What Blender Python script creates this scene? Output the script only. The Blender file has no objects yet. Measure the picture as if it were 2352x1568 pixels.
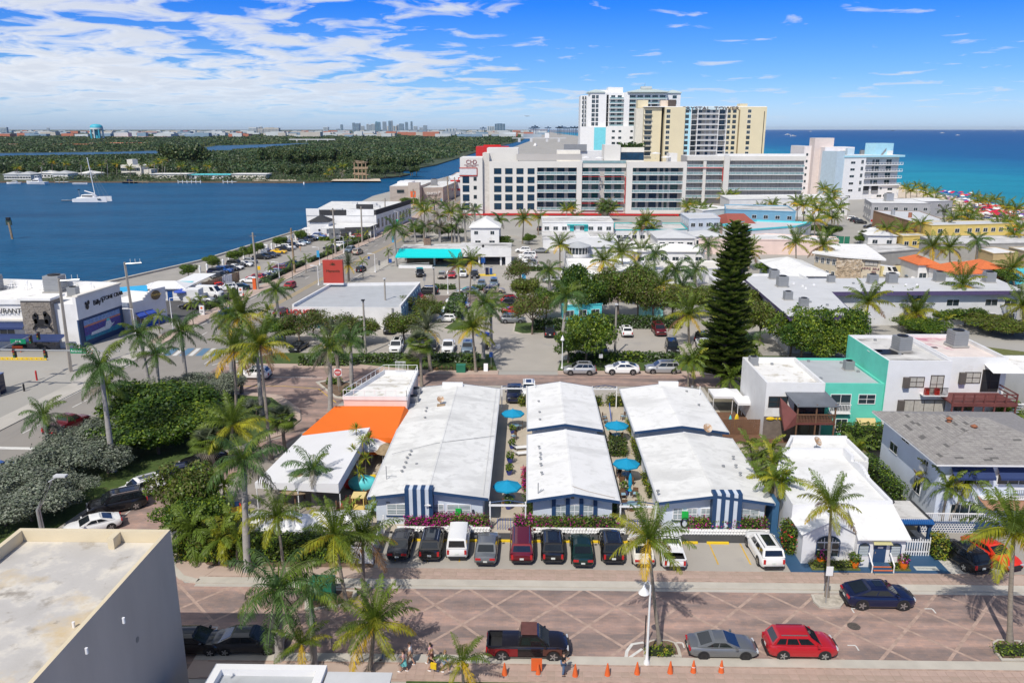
import bpy,math,random
import numpy as np
from math import cos,sin,hypot,atan2
rg=range;ru=random.uniform;nrm_=np.linalg.norm
def sv(n,i,v): n.inputs[i].default_value=v
random.seed(7);RNG=np.random.default_rng(7)
SC=bpy.context.scene;COL=SC.collection
PI=math.pi;R=math.radians
H=34.0
F=1829.6
PITCH=math.atan(487/F);YAW=math.atan(37/F)
cam=bpy.data.cameras.new('camera');camo=bpy.data.objects.new('camera',cam);COL.objects.link(camo)
cam.sensor_fit='HORIZONTAL';cam.sensor_width=36;cam.lens=36*F/2352
cam.clip_start=1;cam.clip_end=120000
camo.location=(0,0,H);camo.rotation_euler=(PI/2-PITCH,0,YAW)
SC.camera=camo
SC.render.engine='CYCLES'
SC.cycles.max_bounces=6;SC.cycles.diffuse_bounces=3;SC.cycles.glossy_bounces=3
SC.cycles.transparent_max_bounces=8;SC.cycles.use_denoising=True
SC.cycles.caustics_reflective=False;SC.cycles.caustics_refractive=False
SUN_EL,SUN_AZ=R(50),R(22)
W=bpy.data.worlds.new('World');SC.world=W;W.use_nodes=True
nt=W.node_tree;N=nt.nodes;LK=nt.links
for n in list(N):N.remove(n)
def nd(t,**k):
 n=N.new(t)
 for a,b in k.items():
  if a=='ins':
   for i,v in b.items():n.inputs[i].default_value=v
  else:setattr(n,a,b)
 return n
def mth(op,a,b=None,clamp=False):
 n=nd('ShaderNodeMath',operation=op,use_clamp=clamp)
 for i,v in enumerate((a,b)):
  if v is None:continue
  if isinstance(v,(int,float)):n.inputs[i].default_value=v
  else:LK.new(v,n.inputs[i])
 return n.outputs[0]
def rmp(v,stops,interp='LINEAR'):
 n=nd('ShaderNodeValToRGB');cr=n.color_ramp;cr.interpolation=interp
 while len(cr.elements)<len(stops):cr.elements.new(0.5)
 for e,(p,c)in zip(cr.elements,stops):
  e.position=p;e.color=(c,c,c,1)if isinstance(c,(int,float))else(*c,1)
 LK.new(v,n.inputs[0]);return n.outputs[0]
out=nd('ShaderNodeOutputWorld');bg=nd('ShaderNodeBackground');LK.new(bg.outputs[0],out.inputs[0])
sky=nd('ShaderNodeTexSky',sky_type='NISHITA',sun_disc=False,sun_elevation=SUN_EL,sun_rotation=PI+SUN_AZ)
sky.altitude=0;sky.air_density=1.0;sky.dust_density=0.3;sky.ozone_density=3.0
tc=nd('ShaderNodeTexCoord');sx=nd('ShaderNodeSeparateXYZ');LK.new(tc.outputs['Generated'],sx.inputs[0])
X_,Y_,Z_=sx.outputs
zc=mth('MAXIMUM',Z_,0.0)
tint=rmp(zc,[(0,(.66,.90,1.55)),(.02,(.60,.84,1.42)),(.06,(.36,.66,1.22)),(.14,(.075,.44,1.3)),(.3,(.22,.54,1.16)),(.6,(.66,.66,.68)),(1,(.74,.67,.62))])
mul=nd('ShaderNodeMix',data_type='RGBA',blend_type='MULTIPLY');sv(mul,0,1)
LK.new(sky.outputs[0],mul.inputs[6]);LK.new(tint,mul.inputs[7])
zz=mth("ADD",zc,0.10)
px,py=mth('DIVIDE',X_,zz),mth('DIVIDE',Y_,zz)
def bs(sx_,sy_,ox,det,scl,dist=0.0,rough=.55):
 c=nd('ShaderNodeCombineXYZ');LK.new(mth('ADD',mth('ADD',mth('MULTIPLY',px,sx_),mth('MULTIPLY',py,.05)),ox),c.inputs[0])
 LK.new(mth('ADD',mth('MULTIPLY',py,sy_),mth('MULTIPLY',px,.06)),c.inputs[1])
 n=nd('ShaderNodeTexNoise',noise_dimensions='2D');sv(n,'Scale',scl)
 sv(n,'Detail',det);sv(n,'Roughness',rough);sv(n,'Distortion',dist)
 LK.new(c.outputs[0],n.inputs['Vector']);return n.outputs[0]
big=bs(.5,.8,4.3,2,.75)
fine=bs(1.5,1.7,1.7,10,1.75,.3,.55)
azi=mth('DIVIDE',X_,mth('MAXIMUM',Y_,0.05))
west=rmp(mth('ADD',mth('MULTIPLY',azi,0.8),0.5),[(.02,.22),(.36,.17),(.47,.08),(.53,-.0),(.58,0),(1,0)])
low=rmp(zc,[(.0,0),(.02,.02),(.035,.07),(.055,.05),(.075,.0),(1,0)])
dens=mth('ADD',mth('ADD',mth('MULTIPLY',fine,.80),mth('MULTIPLY',big,.30)),mth('ADD',west,low))
cl=rmp(dens,[(.66,0),(.71,.45),(.79,.9),(.88,1)])
cl=mth('MULTIPLY',cl,rmp(zc,[(0.006,0),(.03,.75),(.06,1)]))
shade=rmp(bs(1.5,1.7,1.66,6,1.75,.3),[(.35,(8.4,8.6,9.0)),(.62,(6.6,7.0,7.8))])
cm=nd('ShaderNodeMix',data_type='RGBA');LK.new(mth('MULTIPLY',cl,.95),cm.inputs[0]);LK.new(mul.outputs[2],cm.inputs[6])
LK.new(shade,cm.inputs[7]);LK.new(cm.outputs[2],bg.inputs[0]);sv(bg,1,0.11)
sun=bpy.data.lights.new('sun','SUN');sun.energy=4.0;sun.angle=R(.53);sun.color=(1,.94,.85)
so=bpy.data.objects.new('sun',sun);COL.objects.link(so);so.location=(0,-50,120)
so.rotation_euler=(PI/2-SUN_EL,0,-SUN_AZ)
vs=SC.view_settings;vs.view_transform='Standard';vs.look='None';vs.exposure=0;vs.gamma=1;vs.use_curve_mapping=False
sp,cp=sin(PITCH),cos(PITCH);sy,cy=sin(YAW),cos(YAW)
def Q(x,y,z=0):
 u=(x-1176)/F;v=(y-784)/F;t=(H-z)/(sp+v*cp)
 a,b=t*u,t*(cp-v*sp)
 return(a*cy-b*sy,a*sy+b*cy)
def QY(x,y,yd):
 u=(x-1176)/F;v=(y-784)/F;f=cp-v*sp
 t=yd/(u*sy+f*cy)
 return((u*cy-f*sy)*t,H-(sp+v*cp)*t)
bA={}
def two(t,v,p0,c0,p1,c1):
 r=t.nodes.new('ShaderNodeValToRGB');e=r.color_ramp.elements
 for k,p,c in((0,p0,c0),(1,p1,c1)):e[k].position=p;e[k].color=(*c,1)if isinstance(c,tuple)else(c,c,c,1)
 t.links.new(v,r.inputs[0]);return r.outputs[0]
def cG(t,f,a,c,mode='MIX'):
 m=t.nodes.new('ShaderNodeMix');m.data_type='RGBA';m.blend_type=mode
 for i,v in((0,f),(6,a),(7,c)):
  if isinstance(v,(int,float)):m.inputs[i].default_value=v
  elif isinstance(v,tuple):m.inputs[i].default_value=(*v,1)
  else:t.links.new(v,m.inputs[i])
 return m.outputs[2]
def bB(t,v,sc,det=5,rough=.5,stretch=None):
 if stretch:mp=t.nodes.new('ShaderNodeMapping');sv(mp,'Scale',stretch);t.links.new(v,mp.inputs[0]);v=mp.outputs[0]
 n=t.nodes.new('ShaderNodeTexNoise');sv(n,'Scale',sc);sv(n,'Detail',det);sv(n,'Roughness',rough);t.links.new(v,n.inputs['Vector']);return n.outputs[0]
def mat(name,rgb,rough=.7,var=.12,scale=1.0,bump=0.0,metal=0.0,coat=0.0,spec=.5,stain=None,trans=0.0,rnd=0.0,coord='Object',stretch=None,det=5):
 0
 if name in bA:return bA[name]
 m=bpy.data.materials.new(name);m.use_nodes=True;t=m.node_tree;ns,ls=t.nodes,t.links
 b=ns['Principled BSDF'];sv(b,'Roughness',rough);sv(b,'Metallic',metal)
 sv(b,'Coat Weight',coat);sv(b,'Coat Roughness',.05);sv(b,'Specular IOR Level',spec)
 tcn=ns.new('ShaderNodeTexCoord');vec=tcn.outputs[coord]
 col=two(t,bB(t,vec,scale,det,.5,stretch),.3,tuple(max(0,c*(1-var))for c in rgb),.7,tuple(min(1,c*(1+var))for c in rgb))
 if stain:
  for srgb,thr,ssc,*st in([stain]if not isinstance(stain[0][0],tuple)else stain):col=cG(t,two(t,bB(t,vec,ssc,7,.62,st[0]if st else None),thr,0,min(1,thr+.12),1),col,srgb)
 if rnd:
  oi=ns.new('ShaderNodeObjectInfo');hs=ns.new('ShaderNodeHueSaturation')
  mr=ns.new('ShaderNodeMapRange');sv(mr,3,1-rnd);sv(mr,4,1+rnd);ls.new(oi.outputs['Random'],mr.inputs[0])
  mh=ns.new('ShaderNodeMapRange');sv(mh,3,.5+rnd*.06);sv(mh,4,.5-rnd*.08);ls.new(oi.outputs['Random'],mh.inputs[0])
  ls.new(mr.outputs[0],hs.inputs['Value']);ls.new(mh.outputs[0],hs.inputs['Hue']);ls.new(col,hs.inputs['Color']);col=hs.outputs[0]
 ls.new(col,b.inputs['Base Color'])
 if bump:
  bp=ns.new('ShaderNodeBump');sv(bp,'Strength',bump);sv(bp,'Distance',.05)
  ls.new(bB(t,vec,scale*6,4,.5,stretch),bp.inputs['Height']);ls.new(bp.outputs[0],b.inputs['Normal'])
 if trans:
  tr=ns.new('ShaderNodeBsdfTranslucent');ls.new(col,tr.inputs[0]);ms=ns.new('ShaderNodeMixShader');sv(ms,0,trans)
  ls.new(b.outputs[0],ms.inputs[1]);ls.new(tr.outputs[0],ms.inputs[2]);ls.new(ms.outputs[0],ns['Material Output'].inputs[0])
 bA[name]=m;return m
def ac(name,rgb,rough=.55,**k):return mat(name,rgb,rough,var=k.pop('var',.06),scale=k.pop('scale',.7),**k)
white=ac('white_paint',(.74,.74,.735),stain=((.62,.61,.58),.60,.35))
aa=ac('clean_white',(.78,.78,.78),var=.03)
ak=mat('white_roof_coating',(.72,.72,.70),.8,.06,.5,.15,stain=[((.57,.57,.555),.50,.30,(.45,1,1)),((.62,.62,.60),.50,.9),((.40,.39,.36),.69,.35,(.4,1,1))])
ab=mat('bright_roof_coating',(.75,.75,.74),.8,.04,.4,.1,stain=[((.61,.61,.60),.53,.28,(.45,1,1)),((.66,.66,.645),.52,1.1)])
aU=mat('grey_roof_membrane',(.42,.44,.46),.8,.06,.6,.12,stain=((.33,.34,.35),.62,.18))
aA=mat('dirty_roof',(.60,.59,.57),.85,.12,.5,.2,stain=[((.16,.155,.15),.52,.16,(.5,1.6,1)),((.33,.32,.30),.56,.7)])
aD=mat('stained_white_roof',(.82,.81,.79),.8,.05,.5,.15,stain=[((.25,.24,.22),.60,.13,(.6,1.8,1)),((.55,.52,.47),.60,.5)])
bJ=mat('mildewed_white_roof',(.78,.77,.74),.8,.06,.5,.2,stain=[((.17,.13,.085),.56,.22,(.35,1,1)),((.5,.46,.38),.55,.9)])
b9=ac('pale_blue_grey_stucco',(.60,.66,.74))
stucco=mat('white_stucco',(.72,.725,.74),.8,.04,.8,.25)
cream=ac('cream_stucco',(.74,.70,.62));beige=ac('beige_stucco',(.56,.49,.37));tan=ac('tan_stucco',(.48,.40,.27))
aQ=mat('warm_grey_stucco',(.66,.64,.60),.8,.04,.15);bE=mat('taupe_wall',(.44,.42,.40),.8,.05,.2)
aR=mat('yellow_concrete',(.68,.60,.41),.8,.04,.1);aY=ac('yellow_stucco',(.72,.54,.16))
bR=ac('aqua_paint',(.10,.60,.66));bm=ac('sky_blue_paint',(.38,.66,.78));bC=mat('teal_stucco',(.12,.58,.45),.8,.05,.8,.25)
teal=ac('teal_paint',(.02,.42,.42));turq=mat('turquoise_tile',(.0,.62,.62),.5,.05,2);bv=ac('navy_paint',(.018,.055,.14));bt=ac('navy_canvas',(.02,.04,.13),.8)
co=ac('blue_paint',(.02,.10,.45));bD=ac('blue_canvas',(.04,.09,.42),.8);bK=ac('blue_floor_paint',(.03,.085,.17),.6,bump=.1)
umb=ac('teal_canvas',(.0,.27,.48),.8);bI=mat('orange_canvas',(.78,.155,.01),.75,.04,.4);bP=mat('white_canvas',(.72,.72,.73),.75,.03,.4,.1)
red=ac('red_paint',(.55,.02,.02));bW=ac('brick_red_paint',(.42,.045,.03));pink=ac('pale_pink_stucco',(.74,.58,.52))
black=ac('black_paint',(.012,.012,.014),.5);dark=mat('dark_interior',(.015,.016,.018),.6,.1);grey=ac('grey_metal',(.30,.31,.32),.5,metal=.3);al=ac('light_grey_paint',(.55,.56,.57))
cj=ac('galvanised_steel',(.48,.49,.50),.4,metal=.6);bi=mat('grey_concrete',(.36,.35,.33),.85,.1,.8,.2);cw=mat('weathered_concrete_pole',(.34,.31,.27),.85,.12,1)
wood=mat('brown_wood',(.16,.085,.05),.7,.2,1.5,stretch=(1,1,8));aI=mat('weathered_wood',(.30,.22,.14),.8,.25,1.2);bd=mat('red_brown_deck_wood',(.15,.045,.04),.7,.15,1)
green=ac('green_metal',(.02,.17,.10));cH=ac('sign_green',(.0,.22,.10),.4);aT=ac('orange_plastic',(.72,.13,.03),.5,stain=((.45,.12,.05),.6,6));yellow=ac('yellow_paint',(.78,.50,.01),.6);aj=ac('bright_yellow_plastic',(.80,.55,.02),.5)
aO=mat('terracotta_tile',(.62,.16,.05),.8,.12,2);redroof=mat('red_brown_shingles',(.32,.085,.06),.85,.12,2);a9=mat('charcoal_shingles',(.035,.037,.042),.85,.2,2)
ao=mat('dark_window_glass',(.025,.04,.05),.08,.3,.4,spec=.8);aN=mat('blue_window_glass',(.010,.04,.085),.08,.5,.25,spec=.5);bb=mat('green_window_glass',(.015,.08,.09),.08,.5,.3,spec=.8)
a2=mat('balcony_glass',(.22,.34,.36),.12,.15,.5,spec=.6);be=mat('window_curtain',(.42,.40,.36),.9,.15,3);blind=mat('jalousie_slats',(.46,.52,.55),.5,.1,2)
thatch=mat('palm_thatch',(.28,.21,.13),.9,.25,3,.4)
asphalt=mat('asphalt',(.05,.05,.05),.85,.15,1,.2);
hwy=mat('worn_grey_road',(.27,.25,.225),.85,.07,.25,.15,stain=((.20,.19,.18),.55,.10,(2.2,.06,1)))
lot=mat('parking_lot_concrete',(.39,.36,.32),.85,.06,.25,.2,stain=[((.33,.31,.29),.58,.16),((.20,.19,.18),.70,.5)])
lot2=mat('old_asphalt',(.33,.31,.28),.9,.08,.3,.2,stain=[((.27,.26,.245),.54,.12),((.18,.17,.16),.68,.4)])
aP=mat('pink_concrete',(.46,.355,.295),.85,.08,.5,.2);bo=mat('concrete_kerb',(.48,.445,.385),.85,.1,.7,.2);bc=mat('pale_concrete',(.45,.425,.38),.85,.08,.4,.2,stain=((.38,.36,.33),.6,.3))
patio=mat('beige_patio_concrete',(.47,.41,.33),.85,.06,.8,.2,stain=((.36,.31,.25),.62,.6))
def gmat(name,a,b,c,sc=.5):
 m=mat(name,a,.95,.25,2.5,.5,stain=[(b,.52,sc),(c,.60,sc*2.3)]);return m
b7=gmat('lawn',(.055,.095,.018),(.085,.12,.025),(.14,.125,.05));bM=gmat('dry_lawn',(.13,.14,.04),(.09,.125,.03),(.20,.155,.08),.3)
soil=mat('planting_soil',(.15,.10,.065),.95,.25,1.5,.5,stain=((.30,.24,.18),.58,1.2));sand=mat('beach_sand',(.62,.52,.40),.95,.06,.1)
aL=lambda n,c,**k:mat(n,c,.45,.35,k.pop('scale',.9),trans=k.pop('trans',.30),rnd=k.pop('rnd',.12),spec=.35,**k)
aV=aL('frond_green',(.125,.185,.022));bT=aL('frond_yellow_green',(.29,.30,.022));bY=aL('frond_golden',(.56,.38,.02));cB=aL('frond_dead',(.22,.12,.055));bU=aL('frond_dark_green',(.075,.145,.035));cc=aL('frond_silver_green',(.13,.155,.085));ce=aL('frond_grey',(.24,.21,.16))
aG=aL('leaf_dark',(.042,.095,.015));aw=aL('leaf_mid',(.095,.165,.018));at=aL('leaf_light',(.20,.27,.022));bk=aL('leaf_olive',(.125,.135,.035));L_SILV=aL('leaf_silver',(.22,.245,.185),trans=.1);bG=aL('leaf_grey_green',(.12,.15,.095),trans=.1)
L_PINE=aL('needle_green',(.085,.14,.025));L_PINE2=aL('needle_lit_tip_green',(.20,.26,.05));L_RED=aL('flower_magenta',(.60,.02,.33));bZ=aL('flower_red',(.6,.03,.03));bH=aL('leaf_brown',(.16,.09,.05));bj=aL('leaf_yellow',(.34,.30,.03))
trunkm=mat('palm_trunk',(.25,.215,.175),.9,.2,2,.3,stretch=(1,1,4));cg=mat('royal_palm_trunk',(.34,.32,.30),.85,.15,1.2,.2,stretch=(1,1,3));crownshaft=mat('green_crownshaft',(.16,.26,.05),.5,.1,1);cE=mat('tree_bark',(.16,.125,.10),.9,.25,2,.4)
tyre=mat('tyre_rubber',(.015,.015,.016),.8,.1,5);rim=mat('alloy_rim',(.45,.46,.47),.3,.1,6,metal=.8);b6=mat('black_rim',(.02,.02,.022),.35,.1,6);a6=mat('car_glass',(.012,.016,.02),.06,.2,.6,spec=.7,coat=.3)
chrome=mat('chrome_trim',(.6,.6,.62),.2,.05,3,metal=1);tail=mat('tail_light_red',(.45,.01,.015),.2,.1,5,coat=.5);head=mat('headlight_glass',(.55,.57,.6),.1,.1,5,coat=.5);plate=mat('licence_plate',(.62,.66,.62),.5,.1,8);aB=mat('black_plastic',(.02,.02,.022),.6,.1,4)
skin=mat('skin',(.50,.29,.20),.6,.05,4);skin2=mat('tanned_skin',(.38,.20,.13),.6,.05,4);hairm=mat('dark_hair',(.03,.018,.012),.6,.2,8)
def av(rgb,metal=.0,rough=.25):
 return mat('car_paint_%02d_%02d_%02d_%d'%(*[int(c*99)for c in rgb],int(metal*10)),rgb,.45 if metal else .5,.03,.5,metal=metal,coat=1,spec=.15)
ah,ag,aH,aW,bl=av((.008,.008,.010)),av((.78,.78,.77)),av((.46,.47,.48),.6),av((.20,.21,.22),.5),av((.045,.045,.048),.4)
bF,a8,a4,aC,P_CREAM,P_YELLOW,cq,bf,aZ,b3=av((.42,.012,.02)),av((.14,.01,.018),.3),av((.008,.014,.055),.3),av((.015,.09,.34),.3),av((.70,.66,.56)),av((.80,.48,.01)),av((.008,.03,.026),.3),av((.68,.03,.012)),av((.20,.27,.34),.5),av((.42,.36,.29),.4)
class MB:
 def __init__(s):s.v=[];s.f=[];s.mi=[];s.ms=[]
 def _m(s,m):
  if m not in s.ms:s.ms.append(m)
  return s.ms.index(m)
 def face(s,pts,m):
  n=len(s.v);s.v+=[tuple(p)for p in pts];s.f.append(tuple(range(n,n+len(pts))));s.mi.append(s._m(m));return s
 def add(s,vs,fs,m):
  n=len(s.v);s.v+=[tuple(p)for p in vs];k=s._m(m)
  for f in fs:s.f.append(tuple(i+n for i in f));s.mi.append(k)
  return s
 def bx_(s,x0,y0,z0,x1,y1,z1,m,top=None,rz=0,c=None):
  vs=[(x,y,z)for z in(z0,z1)for x,y in((x0,y0),(x1,y0),(x1,y1),(x0,y1))]
  if rz:
   cx,cy_=c or((x0+x1)/2,(y0+y1)/2);ca,sa=cos(rz),sin(rz)
   vs=[(cx+(x-cx)*ca-(y-cy_)*sa,cy_+(x-cx)*sa+(y-cy_)*ca,z)for x,y,z in vs]
  s.add(vs,[(3,2,1,0),(0,1,5,4),(1,2,6,5),(2,3,7,6),(3,0,4,7)],m);s.add(vs[4:],[(0,1,2,3)],top or m);return s
 def cb(s,x,y,z,w,d,h,m,rz=0,top=None):return s.bx_(x-w/2,y-d/2,z,x+w/2,y+d/2,z+h,m,top,rz)
 def pr_(s,poly,z0,z1,m,top=None,bottom=False):
  n=len(poly);area=sum(poly[i][0]*poly[(i+1)%n][1]-poly[(i+1)%n][0]*poly[i][1]for i in rg(n))
  if area<0:poly=poly[::-1]
  zf=z1 if callable(z1)else(lambda x,y:z1)
  vs=[(x,y,z0)for x,y in poly]+[(x,y,zf(x,y))for x,y in poly]
  s.add(vs,[(i,(i+1)%n,n+(i+1)%n,n+i)for i in rg(n)],m);s.add(vs[n:],[tuple(range(n))],top or m)
  if bottom:s.add(vs[:n],[tuple(range(n))[::-1]],m)
  return s
 def tu(s,pts,rad,m,n=8,cap=True):
  rad=rad if isinstance(rad,(list,tuple))else[rad]*len(pts);vs=[];fs=[]
  for i,p in enumerate(pts):
   a=pts[max(0,i-1)];b=pts[min(len(pts)-1,i+1)];d=np.array(b,float)-np.array(a,float);d/=max(1e-9,nrm_(d))
   u=np.cross(d,(0,0,1)if abs(d[2])<.9 else(1,0,0));u/=nrm_(u);w=np.cross(d,u)
   for k in rg(n):vs.append(tuple(np.array(p)+rad[i]*(cos(2*PI*k/n)*u+sin(2*PI*k/n)*w)))
  for i in rg(len(pts)-1):
   for k in rg(n):fs.append((i*n+k,(i+1)*n+k,(i+1)*n+(k+1)%n,i*n+(k+1)%n)[::-1])
  if cap:fs+=[tuple(range(n)),tuple(range((len(pts)-1)*n,len(pts)*n))[::-1]]
  s.add(vs,[f[::-1]for f in fs],m);return s
 def la(s,prof,m,c=(0,0,0),n=12,sx=1,sy=1):
  vs=[(c[0]+r*sx*cos(2*PI*k/n),c[1]+r*sy*sin(2*PI*k/n),c[2]+z)for r,z in prof for k in rg(n)]
  fs=[(i*n+k,i*n+(k+1)%n,(i+1)*n+(k+1)%n,(i+1)*n+k)for i in rg(len(prof)-1)for k in rg(n)]
  if prof[0][0]>1e-3:fs.append(tuple(range(n))[::-1])
  if prof[-1][0]>1e-3:fs.append(tuple(range((len(prof)-1)*n,len(prof)*n)))
  s.add(vs,fs,m);return s
 def ball(s,c,r,m,n=8,k=6):
  rx,ry,rz=r if isinstance(r,tuple)else(r,r,r)
  return s.la([(max(1e-4,sin(PI*i/k)),-cos(PI*i/k)*rz)for i in rg(k+1)],m,c,n,rx,ry)
 def mesh(s,name,smooth=None):
  me=bpy.data.meshes.new(name);me.from_pydata(s.v,[],s.f)
  for m in s.ms:me.materials.append(m)
  me.polygons.foreach_set('material_index',s.mi)
  if smooth:me.polygons.foreach_set('use_smooth',[True]*len(s.f));me.set_sharp_from_angle(angle=R(smooth))
  return me
 def obj(s,name,parent=None,loc=(0,0,0),rz=0,smooth=None):return aE(name,s.mesh(name,smooth),parent,loc,rz)
def aE(name,data,parent=None,loc=(0,0,0),rz=0):
 o=bpy.data.objects.new(name,data);COL.objects.link(o);o.location=loc
 if rz:o.rotation_euler=(0,0,rz)
 if parent is not None:o.parent=parent
 return o
PHRASES={'~':' beside the ','^':' behind the ','`':' before the ','@':' of the ','$':' in the ','|':' right of the ','&':' left of the ','!':' from the left','?':' at the ',';':' on the ','{':' between the ','}':' with the ','<':' under the ','>':' from the ','*':' below the ','=':' and ','+':' with ','#':' the ','"':' of '}
def tag(o,label,cat,group=None,kind=None):
 if label:
  for a,c in PHRASES.items():label=label.replace(a,c)
  o['label']=label
 if cat:o['category']=cat
 if group:o['group']=group
 if kind:o['kind']=kind
 return o
def af(name,label,cat,loc=(0,0,0),rz=0,group=None):return tag(aE(name,None,None,(*loc,0)[:3],rz),label,cat,group)
def ae(name,mb,kind='structure',**k):return tag(mb.obj(name,**k),None,None,None,kind)
def meshnp(name,V,Fq,mats,mi=None):
 me=bpy.data.meshes.new(name);me.vertices.add(len(V));me.vertices.foreach_set('co',V.astype('f').ravel())
 k=Fq.shape[1];me.loops.add(Fq.size);me.loops.foreach_set('vertex_index',Fq.astype('i').ravel())
 me.polygons.add(len(Fq));me.polygons.foreach_set('loop_start',np.arange(len(Fq),dtype='i')*k)
 for m in mats:me.materials.append(m)
 if mi is not None:me.polygons.foreach_set('material_index',mi.astype('i'))
 me.update(calc_edges=True);return me
ORD='first second third fourth fifth sixth seventh eighth ninth tenth eleventh twelfth thirteenth fourteenth fifteenth sixteenth seventeenth eighteenth nineteenth twentieth'.split()
BAKE=bpy.data.scenes.new('bake')
def baked(o,name,mods=()):
 BAKE.collection.objects.link(o);BAKE.view_layers[0].update();dg=BAKE.view_layers[0].depsgraph;me=bpy.data.meshes.new_from_object(o.evaluated_get(dg));bpy.data.objects.remove(o);me.name=name;return me
def cJ(txt,size,m,depth=.03):
 c=bpy.data.curves.new('lettering','FONT');c.body=txt;c.size=size;c.extrude=depth/2;c.align_x='CENTER';c.align_y='CENTER'
 c.materials.append(m);return c
def au(txt,size,m,parent,loc,rz=0,name='lettering',depth=.06,sx=1,tilt=PI/2):
 me=baked(bpy.data.objects.new('t',cJ(txt,size,m,depth)),'lettering')
 o=aE(name,me,parent,loc);o.rotation_euler=(tilt,0,rz);o.scale=(sx,1,1);return o
WIN={}
def window(parent,loc,rz,w,h,style='cross',frame=aa,pane=ao,name='window',fw=.07,deep=.06):
 k=(round(w,2),round(h,2),style,frame.name,pane.name,fw)
 if k not in WIN:
  b=MB();d=deep
  b.bx_(-w/2-fw,-d,-fw,w/2+fw,0,0,frame).bx_(-w/2-fw,-d,h,w/2+fw,0,h+fw,frame).bx_(-w/2-fw,-d,0,-w/2,0,h,frame).bx_(w/2,-d,0,w/2+fw,0,h,frame)
  t=min(.05,fw*.8)
  if style in('cross','v','grid'):b.bx_(-t/2,-d*.8,0,t/2,0,h,frame)
  if style in('cross','h'):b.bx_(-w/2,-d*.75,h*.5-t/2,w/2,0,h*.5+t/2,frame)
  if style=='grid':
   for q in(.33,.66):b.bx_(-w/2,-d*.75,h*q-t/2,w/2,0,h*q+t/2,frame)
  if style in('v3','v4'):
   n=int(style[1])
   for i in rg(1,n):b.bx_(-w/2+w*i/n-t/2,-d*.8,0,-w/2+w*i/n+t/2,0,h,frame)
  if style=='jal':
   n=max(3,int(h/.14))
   for i in rg(n):b.bx_(-w/2,-d*.9,h*i/n,w/2,-d*.35,h*(i+.62)/n,blind)
   b.bx_(-t/2,-d*1.1,0,t/2,0,h,frame)
   b.bx_(-w/2,-d*1.05,h*.5-t/2,w/2,0,h*.5+t/2,frame)
  p=MB().face([(-w/2,-d*.3,0),(w/2,-d*.3,0),(w/2,-d*.3,h),(-w/2,-d*.3,h)],pane)
  WIN[k]=(b.mesh('window_frame'),p.mesh('pane'))
 a,p=WIN[k];o=aE(name,a,parent,loc,rz);aE('pane',p,o);return o
class Bld:
 0
 def __init__(s,name,label,cat,x,y,rz=0,group=None):
  s.o=af(name,label,cat,(x,y,0),rz,group)
 def bk(s,x0,y0,x1,y1,h,wall,roof=None,par=.35,z0=0,pt=.22,cap=None,name='wall',coping=None):
  b=MB();b.bx_(x0,y0,z0,x1,y1,h,wall);b.obj(name,s.o)
  r=MB().bx_(x0+pt,y0+pt,h,x1-pt,y1-pt,h+.03,roof or ak);r.obj('roof',s.o)
  if par:
   p=MB();c=cap or wall
   p.bx_(x0,y0,h,x1,y0+pt,h+par,c).bx_(x0,y1-pt,h,x1,y1,h+par,c).bx_(x0,y0+pt,h,x0+pt,y1-pt,h+par,c).bx_(x1-pt,y0+pt,h,x1,y1-pt,h+par,c);p.obj('parapet',s.o)
  s.d=(x0,y0,x1,y1);return s
 def sl_(s,x0,y0,x1,y1,z0,z1,m,name='roof',top=None):MB().bx_(x0,y0,z0,x1,y1,z1,m,top).obj(name,s.o);return s
 def win(s,face,lst,d=None,**k):
  x0,y0,x1,y1=d or s.d
  for u,z,w,h in lst:
   l,r={'S':((x0+u,y0,z),0),'E':((x1,y0+u,z),PI/2),'N':((x0+u,y1,z),PI),'W':((x0,y0+u,z),-PI/2)}[face]
   window(s.o,l,r,w,h,**k)
  return s
 def p_(s,name,mb,**k):return mb.obj(name,s.o,**k)
def bu(mb,x0,y0,x1,y1,z,rise,m,ov=.4,th=.15,ridge='auto'):
 x0-=ov;y0-=ov;x1+=ov;y1+=ov;w,d=x1-x0,y1-y0
 if w<d:r=w/2;a,b=((x0+x1)/2,y0+r),((x0+x1)/2,y1-r)
 else:r=d/2;a,b=(x0+r,(y0+y1)/2),(x1-r,(y0+y1)/2)
 vs=[(x0,y0,z),(x1,y0,z),(x1,y1,z),(x0,y1,z),(*a,z+rise),(*b,z+rise)]
 fs=[(0,1,4),(1,2,5,4),(2,3,5),(3,0,4,5)]if w<d else[(0,1,5,4),(1,2,5),(2,3,4,5),(3,0,4)]
 mb.bx_(x0,y0,z-th,x1,y1,z-.001,m);mb.add(vs,fs,m);return mb
def aF(x,y,z,s=1.0,label='',rz=0,m=None,group='air conditioning units;flat roofs'):
 t=af('air_conditioner',label,'air conditioner',(x,y,z),rz,group);m=m or grey
 b=MB().cb(0,0,.1*s,1.1*s,1.0*s,1.1*s,m)
 for i in rg(5):b.cb(0,0,(.25+i*.18)*s,1.14*s,1.04*s,.05*s,m)
 b.obj('casing',t);MB().la([(.40*s,0),(.42*s,.08*s),(.30*s,.09*s),(.05*s,.03*s)],black,(0,0,1.2*s),12).obj('fan_grille',t)
 MB().cb(0,0,0,1.3*s,1.2*s,.1*s,bi).obj('base',t);return t
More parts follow.
